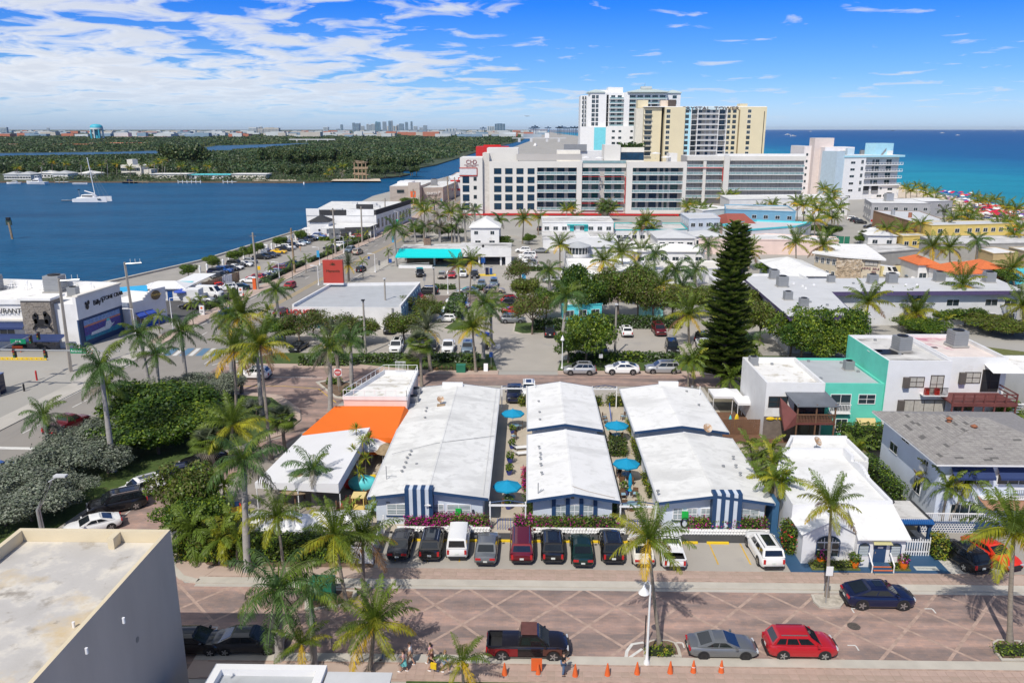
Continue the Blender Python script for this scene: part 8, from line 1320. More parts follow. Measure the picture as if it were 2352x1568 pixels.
# VEHICLES
def E1(x,y):return Q(428.7+x/6,465.5+y/6)
def E4(x,y):return Q(1004.5+x/6.4,551.2+y/6.4)
FG='cars parked in front@motel'
for kind,pm,(qx,qy),lab,dx in(('sedan',bl,(912,1296),'charcoal sedan parked furthest left$motel row',0),('suv',ah,(985,1296),'black SUV parked{charcoal sedan=the white van',0),('van',ag,(1048,1293),'small white panel van$motel row',0),('sedan',aW,(1115,1307),'dark grey sedan parked{white van=the maroon minivan',0),('minivan',a8,(1198,1303),'maroon minivan+dark roof$motel row',0),('suv',ah,(1270,1302),'black SUV|maroon minivan',0),('sedan',cq,(1340,1311),'very dark green sedan between two black SUVs',0),('suv',ah,(1410,1303),'black SUV just&cream sedan',0),('coupe',P_CREAM,(1481,1310),'cream sedan partly^street palm',0),('pickup',ag,(1551,1316),'white pickup truck parked~cream sedan',0)):
 x,y=Q(qx,qy);L=cd[kind][0];car(kind,pm,x,y+L/2+.1,90+ru(-1,1),lab,FG,z=.056)
x0,y0=Q(1735,1243);x1,y1=Q(1781,1322);car('bigsuv',ag,(x0+x1)/2-.05,(y0+y1)/2+.3,92,'white SUV parked alone?right end@motel row',z=.056)
SS='cars parked along#brick street'
def street(kind,pm,q0,q1,qy,lab,deg=0,rimm=None,extra=()):(xa,ya),(xb,_)=Q(q0,qy),Q(q1,qy);return car(kind,pm,(xa+xb)/2,ya+cd[kind][1]*.5,deg,lab,SS,rimm=rimm,extra=extra,z=.02)
tr=street('pickup',av((.016,.012,.014),.3),1126,1298,1519,'old maroon=black pickup truck parked;brick street');
[MB().bx_(-2.62,s*.99-.004,.42,-.66,s*.99+.004,.98,av((.20,.008,.012))).obj('red_bed_side',tr)for s in(-1,1)];MB().bx_(1.0,-.994,.5,2.25,-.984,.98,mat('faded_brown_fender',(.10,.035,.025),.5,.2,2)).obj('brown_fender',tr);MB().bx_(-.45,-.72,1.865,.62,.72,1.875,mat('faded_brown_roof',(.12,.045,.035),.6,.2,2)).obj('faded_roof',tr);MB().bx_(-1.1,-.85,.64,-.85,.85,1.02,ah).obj('tool_box',tr)
street('coupe',aW,1587,1740,1517,'metallic grey coupe+black wheels;brick street',rimm=b6);street('suv',bF,1768,1923,1517,'bright red SUV+roof rails;brick street',extra=('sunroof',));street('fastback',a4,1945,2107,1402,'dark blue sloping back SUV~garden palm island')
car('suv',ah,*Q(2205,1290),105,'black SUV parked;gravel drive@hip roofed house',z=.06);car('sedan',bf,*Q(2275,1283),-72,'bright red sedan nosed out@drive<right palm',z=.06)
LG='cars along#brick loop road'
def cD(kind,pm,qn,qt,lab,g=None,lod=2,z=.03):(xn,yn),(xt,yt)=Q(*qn),Q(*qt);return car(kind,pm,(xn+xt)/2,(yn+yt)/2,math.degrees(atan2(yn-yt,xn-xt)),lab,g,lod,z=z)
cD('coupe',ag,(155,1232),(272,1205),'white coupe;brick loop road nearest#beige building',LG);cD('bigsuv',ah,(212,1182),(328,1158),'large black SUV;loop road between two white cars',LG);cD('suv',ag,(277,1150),(374,1122),'white SUV;loop road^small olive tree',LG);cD('sedan',a4,(368,1105),(448,1090),'dark navy sedan in front@loop road median',LG);cD('sports',ah,(420,1078),(515,1052),'black car furthest up#loop road<fan palm',LG)
car('sedan',ah,*Q(446,1490),2,'black sedan$shade@beige building',z=.02);car('sedan',bl,*Q(575,1488),2,'dark car^big palm trunk?street corner',z=.02)
car('suv',ag,*Q(585,868),178,'white SUV turning?brick junction',z=.02);cD('pickup',a8,(195,970),(115,1003),'dark red pickup driving up#highway^silver bushes',z=.03);car('hatch',aC,*Q(-2,1090),60,'blue car cut off?left edge@highway',z=.03)
car('hatch',bF,*E1(1425,1180),-100,'red hatchback driving down#highway^royal palm',z=.03);car('suv',aZ,*Q(804,579),-100,'blue grey SUV;highway~young palms',z=.03);car('suv',b3,*Q(822,584),80,'bronze SUV next to#blue grey one;highway',z=.03);car('hatch',ah,*Q(830,624),80,'black hatchback driving away^red sign',z=.03);car('sedan',a8,*Q(646,722),88,'dark maroon car~liquor store corner',z=.03);car('sedan',aC,*E1(545,1560),-95,'dark blue car+yellow hood;highway behind palms',z=.03)
WG='cars along#lagoon side@west car park'
row=[((462,1050),'suv',ah,'black SUV~brown wooden enclosure'),((425,992),'suv',a4,'navy SUV second beyond#wooden enclosure'),((520,965),'suv',aC,'bright navy blue SUV third beyond#wooden enclosure'),((600,938),'sedan',ah,'black sedan{blue SUV=the white coupe'),((670,918),'coupe',ag,'white coupe+a black SUV behind it by#lagoon'),((690,885),'bigsuv',bl,'charcoal SUV+roof rails by#lagoon'),((795,878),'sedan',ag,'white sedan just`silver hatchback by#lagoon'),((885,838),'hatch',aH,'silver hatchback~second concrete pole'),((1035,778),'sedan',ah,'black sedan first after#gap by#lagoon'),((1125,760),'sedan',ah,'black sedan second after#gap by#lagoon'),((1185,738),'sports',ah,'low black coupe just`yellow car'),((1275,700),'sports',P_YELLOW,'bright yellow muscle car by#lagoon'),((1335,665),'sedan',ah,'black sedan directly^yellow muscle car'),((1400,645),'suv',ag,'white SUV second^yellow muscle car'),((1450,618),'suv',ah,'black SUV~tall wooden pole'),((1535,595),'sedan',ag,'white sedan near#man+orange shirt'),((1610,575),'sedan',aZ,'steel blue sedan$far half@lagoon row'),((1640,545),'suv',bl,'dark grey SUV$far half@lagoon row'),((1700,527),'suv',ah,'black SUV&turquoise blue car'),((1750,515),'sedan',aC,'turquoise blue sedan near#square white tower'),((1795,505),'sedan',ag,'white sedan near#square white tower'),((1835,487),'suv',aC,'blue SUV parked?foot@square white tower'),((1905,477),'sedan',bF,'red sedan parked last?square white tower')]
for i,(e,k,pm,lab)in enumerate(row):x,y=E1(*e);car(k,pm,x,y,-10+ru(-4,4),lab,WG,1 if i>7 else 2)
for e,k,pm,deg,lab in(((1440,872),'sedan',a4,175,'navy sedan~hedge near#tall wooden pole'),((1270,940),'suv',a8,178,'maroon SUV+its tailgate open~hedge'),((1215,985),'sedan',aZ,176,'steel grey sedan~maroon SUV'),((1130,1022),'sedan',ag,176,'white sedan nearer#concrete pole by#hedge'),((1065,1052),'sedan',aH,176,'silver sedan~concrete pole by#hedge'),((955,1075),'suv',bF,176,'red SUV half hidden by#concrete pole'),((880,1105),'sedan',ag,176,'white sedan^bushes?car park entrance'),((720,1200),'sedan',cq,200,'dark green sedan?car park entrance'),((560,1210),'suv',ag,200,'white SUV~red hatchback?forecourt'),((445,1185),'hatch',bf,60,'bright red hatchback~wooden enclosure'),((330,1300),'bigvan',ag,-8,'white delivery van+open doors;dark forecourt'),((235,1368),'sedan',aH,-8,'silver sedan~clipped hedge;forecourt'),((65,1465),'sedan',ah,170,'black sedan nearest#tavern;forecourt'),((2085,612),'suv',ag,178,'white SUV near#fifth pole~highway hedge'),((1990,648),'sedan',ah,178,'black sedan near#fifth pole~highway hedge'),((2195,560),'sedan',bl,178,'dark grey sedan$far part@roadside row'),((2270,520),'sedan',ag,178,'white sedan$far part@roadside row'),((2330,500),'suv',bF,178,'red SUV last$roadside row'),((60,1290),'van',b3,-60,'beige minivan$shade^tavern')):x,y=E1(*e);car(k,pm,x,y,deg,lab,'cars~highway hedge',1 if e[0]>1500 else 2)
for p,k,pm,deg,lab,l in((Q(965,634),'bigsuv',ah,-80,'black SUV facing out*turquoise canopy',2),(Q(1015,638),'sedan',b3,-88,'bronze sedan&red one*white canopy wall',2),(Q(1038,637),'sedan',bF,-88,'red sedan$bank row between bronze=white cars',2),(Q(1064,635),'suv',ag,-88,'white SUV between two thin palms$bank row',2),(Q(1090,637),'suv',ah,-88,'black SUV+doors open~teller machines',2),(E4(650,680),'sedan',aZ,-88,'small silver blue car^low hedge',2),(E4(832,672),'suv',aZ,-88,'steel blue SUV^low hedge',2),(E4(450,785),'sedan',aH,180,'silver sedan;side street between two thin palm trunks',2),(E4(835,780),'suv',b3,0,'taupe SUV;side street~bare tree',2),(Q(980,676),'bigsuv',ah,178,'long black SUV^liquor store red awning',2),(E4(295,935),'suv',ag,178,'white SUV furthest$left column@inner lot',2),(E4(305,1000),'sedan',aH,178,'silver sedan second$left column@inner lot',2),(E4(240,1060),'suv',ag,178,'white SUV third$left column@inner lot',2),(E4(205,1110),'suv',aZ,178,'pale blue SUV fourth$left column@inner lot',2),(E4(140,1200),'hatch',ag,178,'small white hatchback nearest#kerb$left column',2),(E4(1100,925),'suv',bF,0,'red car furthest$right column<trees',2),(E4(1115,980),'suv',ah,0,'black SUV second$right column<trees',2),(E4(1120,1080),'coupe',bF,0,'bright red coupe$right column<trees',2),(E4(1110,1215),'suv',aW,0,'grey SUV nearest#kerb$right column',2),(Q(686,803),'coupe',ah,-100,'black sports sedan facing out^long hedge',2),(Q(911,805),'bigsuv',ag,-88,'white boxy SUV facing out^long hedge',2),(Q(992,803),'suv',ah,-88,'black SUV half hidden by#round fan palm',2),(Q(1030,806),'pickup',ag,-88,'white pickup facing out+black grille',2),(Q(1074,808),'suv',aZ,-88,'grey blue SUV|white pickup',2),(Q(897,762),'minivan',ah,-88,'black van against#green hedge@liquor store',2),(Q(800,756),'sedan',ah,-88,'dark car hidden^leafless tree',2),(E4(1650,1400),'suv',ah,90,'black SUV seen from behind~flowering hedge',2),(Q(1438,769),'suv',ag,90,'white SUV seen from behind$right lot',2),(Q(1513,766),'bigsuv',a8,-88,'dark red large SUV facing out$right lot',2),(Q(1543,806),'minivan',ah,-95,'black minivan~thin palms$right lot',2),(Q(1381,811),'sedan',a4,-88,'dark blue car$shade@round tree',2),(Q(1608,781),'hatch',ah,70,'black car+red tail lamps by#pine',2),(Q(1618,803),'pickup',ag,-88,'white pickup hidden^pine branches',2),(Q(1331,858),'suv',aH,180,'silver SUV+black trim;back street',2),(Q(1428,857),'fastback',ag,180,'white SUV$middle@three;back street',2),(Q(1521,856),'bigsuv',aH,180,'silver grey old SUV~twin palms;back street',2),(Q(1181,913),'pickup',a4,-90,'dark pickup parked^left courtyard',2),(Q(1214,906),'suv',ag,-90,'white car parked^middle motel wing',2),(E4(1260,185),'suv',ag,178,'white SUV parked`thatched hut',1),(E4(1515,190),'sedan',aW,178,'grey sedan parked~white motel wall',1),(E4(1325,260),'minivan',ag,178,'white minivan first$column~white wall',1),(E4(1310,290),'sedan',ag,178,'white sedan second$column~white wall',1),(E4(1300,325),'suv',ag,178,'white SUV third$column~white wall',1),(E4(1350,375),'suv',aW,178,'grey SUV+white roof fourth$column',1),(E4(1310,420),'pickup',ag,178,'white pickup last$column by#blue sign',1),(E4(1700,625),'sedan',aH,180,'silver car half hidden by#royal palm',1),(Q(1434,556),'suv',aW,175,'grey car<grey hip roofs',1),(Q(1440,562),'sedan',ag,178,'white car~barrel tile roof',1),(Q(1490,552),'suv',ah,90,'black SUV{palms=the grey bungalow',1),(Q(1239,529),'sedan',ah,90,'dark car~hotel palms',1),(Q(2038,634),'bigvan',ag,-55,'white van~stone front apartments',1),(Q(2064,623),'suv',bl,-170,'charcoal SUV first$row^orange roofs',1),(Q(2077,629),'suv',aZ,-170,'steel SUV second$row^orange roofs',1),(Q(2092,633),'sedan',a4,-170,'navy sedan third$row^orange roofs',1),(Q(2102,638),'sedan',aZ,-170,'pale blue sedan fourth$row^orange roofs',1),(Q(2115,644),'sedan',ag,-170,'white sedan last$row^orange roofs',1),(Q(1959,506),'suv',ag,-20,'white SUV;brown beach street',1),(Q(1966,510),'suv',ah,-20,'black SUV~white one;beach street',1),(Q(1976,514),'suv',ah,-20,'second black SUV near#stop sign;beach street',1),(Q(2009,529),'sedan',aH,160,'silver sedan beyond#stop sign',1),(Q(1998,524),'sedan',ah,160,'dark sedan beyond#stop sign',1),(Q(2081,552),'suv',b3,178,'bronze SUV in front@yellow shop',1),(Q(2060,540),'suv',ah,150,'black SUV<palms by#yellow shop',1),(Q(2012,575),'suv',ah,170,'black SUV~white cottage',1),(Q(2325,648),'sedan',a4,160,'dark car near#turquoise wall?right edge',1)):
 car(k,pm,*p,deg,lab,None,l)
 # PALMS AND TREES
SG='palms along#brick street'
aq('coconut',(1517,1490),(1490,1235),'coconut palm$street island~white lamp post',SG,n=20,scale=.74);aq('coconut',(1899,1374),(1910,1158),'coconut palm in front@round headed window',SG,n=20,scale=.74);aq('coconut',(2319,1481),(2336,1225),'big coconut palm?right edge@brick street',SG,n=24,scale=.98)
aq('coconut',(655,1330),(636,1185),'golden coconut palm over#left white tents',n=18,scale=.72);aq('coconut',(798,1396),(768,1228),'leaning golden coconut palm over#green hedge',n=19,scale=.82);aq('coconut',(835,1368),(833,1232),'golden coconut palm+brown skirt~white fence',n=20,scale=.82);aq('coconut',(849,1538),(858,1432),'large bright coconut palm?bottom edge&walkers',n=22,scale=.86);aq('royal',(642,1516),(640,1380),'huge dark royal palm?street corner^shop roof',n=17,scale=1.12,seed=5);aq('royal',(722,1530),(715,1392),'second dark palm|huge royal palm',n=12,scale=.8);aq('coconut',(690,1560),(692,1478),'small yellow palm growing over#shop roof edge',n=12,scale=.6)
aq('royal',(568,1312),(557,1085),'tall royal palm~playground slide',n=17,scale=1.05);aq('xmas',(517,1180),(515,1112),'thin palm+dark fronds&tall royal palm',scale=1.2,n=11);aq('royal',(722,1160),(720,1098),'royal palm crown rising>white awning corner',n=15,scale=.95)
aq('royal',(262,1085),(232,862),'tall royal palm+two crowns by#sea grape, front one',scale=1.05);aq('royal',(268,1010),(245,905),'royal palm just^front one by#sea grape');aq('royal',(347,912),(325,782),'royal palm`boat mural',scale=1.05);aq('royal',(368,938),(358,830),'royal palm|one`mural',scale=.95);aq('royal',(430,903),(415,775),'royal palm alone&crosswalk',scale=1.08);aq('royal',(535,905),(525,738),'tall royal palm|crosswalk',scale=1.0);aq('coconut',(555,905),(557,720),'coconut palm crown^crosswalk royal palm');aq('royal',(602,955),(588,808),'pale trunked royal palm;roundabout lawn',scale=1.0);aq('coconut',(622,1055),(597,792),'very tall thin coconut palm;roundabout kerb',scale=1.0);aq('royal',(120,1060),(103,972),'low royal palm~dark red pickup',scale=.95,n=14)
aq('coconut',(525,1075),(533,975),'bushy coconut palm?end@median',scale=.95);aq('fan',(497,1078),(477,1018),'round fan palm over#black loop road car',scale=1.15);aq('fan',(654,1032),(648,962),'fan palm;corner@roundabout lawn',scale=1.1);aq('coconut',(543,985),(540,800),'coconut palm leaning?head@roundabout',scale=.95)
aq('royal',(759,948),(758,815),'large royal palm&cafe terrace',scale=1.15,n=18);aq('royal',(808,896),(806,792),'royal palm;small traffic island',scale=1.05);aq('date',(780,888),(768,772),'silver feathered date palm^large royal palm',scale=1.1);aq('fan',(969,888),(964,790),'tall round fan palm^air conditioners',scale=1.3);aq('fan',(948,862),(948,830),'short fan palm;verge^cafe',scale=1.1);aq('date',(989,853),(981,755),'silver date palm~lawn island',scale=1.15)
aq('coconut',(1093,855),(1085,752),'golden coconut palm by#driveway entrance',scale=1.05);aq('royal',(1110,825),(1113,708),'royal palm&twin pair?driveway',scale=1.0);aq('royal',(1128,803),(1128,722),'royal palm|twin pair?driveway',scale=1.0);aq('royal',(640,733),(635,675),'royal palm?corner@liquor store',scale=1.15);aq('xmas',(623,758),(615,712),'young palm~highway?liquor store',scale=1.1);aq('date',(801,647),(800,607),'twin trunk date palm|red sign',scale=1.25)
yl=('near the red sign','beside the first hedge','beside the highway hedge','near the steel SUV','by the waterfront porch','by#white restaurant wall','far up the highway')
for i,(c,bse)in enumerate((((702,593),(703,626)),((620,613),(624,644)),((892,578),(892,606)),((832,600),(834,640)),((763,558),(765,596)),((798,547),(799,571)),((822,534),(824,568)),((843,532),(848,558)),((925,494),(924,523)),((940,487),(940,511)),((670,600),(672,640)),((752,575),(752,604)),((440,697),(444,747)),((460,690),(462,720)),((365,725),(367,766)))):aq('xmas',bse,c,'young yellow green palm;highway pavement, %s counted>right end'%ORD[14-i if i<15 else 0],'young palms~highway',scale=.95,n=8,lod=1)
aq('coconut',(1057,687),(1053,608),'thin coconut palm&pair`bank',scale=.85,n=16);aq('coconut',(1078,692),(1083,598),'thin coconut palm|pair`bank',scale=.9,n=17);aq('royal',(910,612),(906,530),'royal palm?left end@turquoise canopy',scale=1.15)
HC='palm cluster`hotel'
for c in((975,482),(1010,495),(1035,485),(950,515),(978,518),(998,465),(1050,505),(1090,482),(1060,478),(928,537),(965,470),(1022,470),(1066,498),(1008,520),(1042,522)):aq('coconut' if c[0]%2 else 'royal',(c[0]+ru(-3,5),557 if c[1]>480 else 535),c,'palm$thick cluster&hotel sign tower',HC,lod=0,scale=1.15)
one=[('royal',(1148,556),(1148,512),'palm`white hip roofed house'),('coconut',(1200,560),(1203,503),'palm&thatched hut'),('coconut',(1236,540),(1238,498),'palm?edge@hotel driveway'),('coconut',(1300,506),(1301,480),'palm&pair`hotel bay'),('coconut',(1316,506),(1315,476),'palm|pair`hotel bay'),('royal',(1325,540),(1323,506),'palm in front@teal doors'),('coconut',(1475,554),(1471,522),'left palm@trio`grey roofs'),('coconut',(1486,554),(1485,508),'tallest palm@trio`grey roofs'),('coconut',(1500,553),(1498,530),'right palm@trio`grey roofs'),('coconut',(1753,470),(1753,436),'palm`far end@hotel wing'),('coconut',(1746,505),(1746,476),'palm*far end@hotel wing'),('coconut',(1776,470),(1777,438),'palm~pink slab tower'),('coconut',(1774,500),(1774,468),'palm&big cluster near#aqua motel'),('coconut',(1286,622),(1286,562),'dense palm~rounded sun room')]
for k,bq,c,lab in one:aq(k,bq,c,lab,None,lod=1 if c[1]>500 else 0,scale=1.1)
for dx,dz,k in((-10,6,'royal'),(-4,0,'royal'),(3,-4,'royal'),(8,4,'royal'),(12,10,'coconut'),(0,14,'royal'),(-7,16,'royal')):aq(k,(1391+dx*.6,507),(1391+dx,470+dz),'dark drooping palm@clump`hotel front','dark palm clump`hotel',lod=0,scale=1.35)
for c in((1586,434),(1601,431),(1618,434),(1651,426),(1676,429),(1696,424),(1666,449),(1686,446)):aq('coconut',(c[0],c[1]+34),c,'palm$row`right hotel wing','palms`right hotel wing',lod=0,scale=1.2)
for c in((1576,469),(1593,466),(1611,471),(1626,479),(1584,478),(1604,482)):aq('coconut',(c[0],c[1]+28),c,'palm$lower cluster|hotel corner','palms at the hotel corner',lod=0,scale=1.15)
for c in((1831,462),(1866,460),(1911,455),(1909,440),(1871,505),(1911,497),(1891,432),(1846,470),(1895,470),(1925,475),(1880,480)):aq('coconut',(c[0],c[1]+48),c,'tall coconut palm$cluster`white condo','palm cluster`white condo',lod=0,scale=1.35)
for c in((2081,430),(2106,425),(2121,432),(2149,440),(2146,457),(2179,465),(2092,437),(2130,445)):aq('coconut',(c[0],c[1]+28),c,'beach palm leaning against#turquoise sea|condo','beach palms|condo',lod=0,scale=1.25)
for c in((2239,450),(2256,457),(2286,457),(2270,462),(2248,462)):aq('coconut',(c[0],c[1]+26),c,'golden beach palm above#red parasols','golden beach palms',lod=0,scale=1.15)
for c in((2309,475),(2336,477),(2169,485),(2211,482),(2239,487),(2319,505),(2174,515),(2190,500),(2225,500),(2344,520),(2330,535),(2296,515)):aq('coconut' if c[0]not in(2169,2174)else 'date',(c[0]-2,c[1]+45),c,'coconut palm$grove`beach parasols','palm grove`beach',lod=0,scale=1.35)
for k,bq,c,lab in(('coconut',(2114,563),(2114,512),'palm over#yellow motel&grove'),('coconut',(2076,562),(2076,526),'palm~bronze SUV?yellow shop'),('coconut',(2040,566),(2036,523),'palm`small white cottage'),('fan',(1984,560),(1984,540),'round bushy palm~green mesh fence'),('coconut',(2144,560),(2144,537),'short palm`yellow motel'),('coconut',(2264,545),(2261,516),'palm in front@long yellow motel wall'),('coconut',(1830,636),(1829,557),'coconut palm&pair by#white corrugated roof'),('coconut',(1890,636),(1891,563),'coconut palm|pair by#stone front apartments'),('coconut',(2144,640),(2144,566),'tall thin palm`orange roofs'),('coconut',(2182,622),(2181,568),'palm+golden skirt{orange roofs'),('royal',(2246,612),(2244,560),'wide dark palm^orange roofs'),('coconut',(2212,738),(2212,652),'big coconut palm`long motel wing'),('coconut',(2330,660),(2326,616),'palm?right edge~turquoise wall'),('coconut',(2352,760),(2350,702),'palm cut off by#right edge over#lawn'),('coconut',(1986,772),(1994,692),'coconut palm~swimming pool'),('coconut',(2072,740),(2071,704),'young palm`motel wing, left"two'),('coconut',(2101,750),(2106,717),'young palm`motel wing, right"two'),('xmas',(2172,765),(2171,749),'low feathery palm;dry lawn'),('royal',(1263,668),(1261,630),'royal palm~round tree`flat house'),('coconut',(1433,640),(1428,580),'thin palm`flat white house'),('coconut',(1474,606),(1473,579),'palm&pine row`tile roof'),('coconut',(1388,652),(1386,598),'thin palm?corner@flat white roof'),('coconut',(1393,610),(1393,570),'bushy palm~barrel tile house'),('royal',(1503,655),(1503,592),'dark palm^garden thicket'),('royal',(1478,700),(1476,636),'palm$garden thicket&golden one'),('coconut',(1516,713),(1518,655),'bright golden palm$middle@garden thicket'),('royal',(1553,700),(1551,630),'tall dark palm$garden thicket&pine'),('royal',(1575,700),(1566,665),'grey fronded palm~pine$thicket'),('royal',(1289,810),(1300,692),'large royal palm&round trees'),('coconut',(1583,793),(1581,722),'golden coconut palm$right lot~pine'),('xmas',(1581,888),(1580,830),'twin trunk palm`pine, left trunk'),('xmas',(1591,888),(1594,826),'twin trunk palm`pine, right trunk'),('royal',(1703,850),(1701,806),'drooping palm|pine trunk'),('xmas',(1678,905),(1676,884),'low palm?foot@pine'),('royal',(1628,615),(1626,570),'palm crown&pine top'),('royal',(1645,560),(1643,526),'palm crown^pine top'),('coconut',(1719,618),(1721,577),'palm|pine top'),('royal',(1600,660),(1596,628),'dark palm{thicket=the pine')):
 far=c[1]<540;aq(k,bq,c,lab,None,lod=0 if far else 1,scale=1.5 if k=='xmas' and c[1]>800 else 1.15)
for c,bq,lab in(((1723,1024),(1731,1074),'furthest small palm@clump~right motel wing'),((1748,1050),(1752,1100),'second small palm@clump~right motel wing'),((1772,1030),(1778,1120),'small palm?rear corner@mission house'),((1775,1062),(1780,1150),'small palm$middle@clump by#mission house'),((1752,1098),(1764,1160),'small palm hanging over#right motel eave'),((1795,1105),(1793,1207),'nearest small palm@clump+two pale trunks'),((1779,1098),(1786,1207),'small palm~nearest one@clump'),((1969,1043),(1972,1075),'small palm^curved parapet@mission house'),((2134,1093),(2134,1180),'small palm left"three`hip roofed house'),((2176,1117),(2161,1210),'small palm$middle"three`hip roofed house'),((2224,1110),(2174,1210),'leaning small palm right"three`hip roofed house')):aq('xmas',bq,c,lab,'small palms{houses',scale=1.15,n=11)
for q_,s,lab in(((2250,905),1.4,'leafy palm*red deck'),((2195,925),1.3,'low palm thicket`hip roof ridge'),((2300,960),1.5,'palm thicket?right edge^hip roof'),((2130,940),1.0,'small palm^hip roof corner')):aq('xmas',(q_[0],q_[1]+45),q_,lab,None,scale=s*1.2,n=13)
_by={}
for o in COL.objects:
 if o.parent is None and o.get('category')=='palm tree' and o.get('group'):_by.setdefault((o['group'],o['label']),[]).append(o)
for(g_,l_),os_ in _by.items():
 if len(os_)>1:
  for i,o in enumerate(sorted(os_,key=lambda o:o.location.x/o.location.y)):
   if i<len(ORD):o['label']='%s, %s from the left'%(l_,ORD[i])
NP=af('norfolk_pine','very tall dark conifer rising above all#roofs right"centre','tree',(*Q(1660,885),0));xb,yb=Q(1660,885);b4=QY(1664,508,yb)[1];MB().tu([(0,0,0),(0,0,b4*.6),(0,0,b4)],[.5,.3,.04],cE,8).obj('trunk',NP,smooth=60)
def ci(L,seed):
 r=random.Random(seed);b=MB();n=int(L*9)
 for i in rg(n):
  f=(i+.5)/n;p=np.array((L*f,0,.10*L*f*f+.02));w=(.55+.65*sin(PI*min(1,f*.9+.08)))*.85
  for s in(-1,1):
   for q in rg(3):
    a=r.uniform(.25,.95);d=np.array((cos(a)*.8,s*sin(a),r.uniform(.15,.75)));d/=nrm_(d);e=p+d*w*r.uniform(.6,1.15);t=np.cross(d,(0,0,1));t=t/(nrm_(t)+1e-6)*.11
    b.face([p,p+(e-p)*.55-t,e,p+(e-p)*.55+t],L_PINE2 if f>r.uniform(.45,.95)else L_PINE)  # paler outer needles: young growth, with the tufts' highlights painted into the colour
 b.tu([(0,0,0),(L*.6,0,.05*L),(L,0,.1*L)],[.06,.04,.015],cE,4);return b.mesh('branch')
PB=[ci(3.0,s)for s in rg(5)];rp=random.Random(3);z=1.6;k=0
for lead,(dx,zt)in enumerate(((0,b4),(1.5,b4-.3))):
 z=1.4 if lead==0 else b4-6
 while z<zt-.2:
  f=z/zt;rad=3.2*(1-f)**.40*(1.0 if f>.08 else .75)*(1 if lead==0 else .70)*rp.uniform(.80,1.15)+.25
  for j in rg(10 if f<.8 else 7):
   o=aE('branch',rp.choice(PB),NP,(dx if lead else .1*f,0,z+rp.uniform(-.12,.12)));s=rad/3.0*rp.uniform(.88,1.15);o.scale=(s,s*.9+.12,s*.8+.2);o.rotation_euler=(rp.uniform(-.2,.2),rp.uniform(-.30,.02)-.12*f,j*2*PI/(10 if f<.8 else 7)+k*.7+rp.uniform(-.25,.25))
  z+=.62 if f<.85 else .45;k+=1
MB().tu([(.3,0,b4-10),(1.5,0,b4-8),(1.5,0,b4-.8)],[.22,.16,.03],cE,6).obj('second_leader',NP)
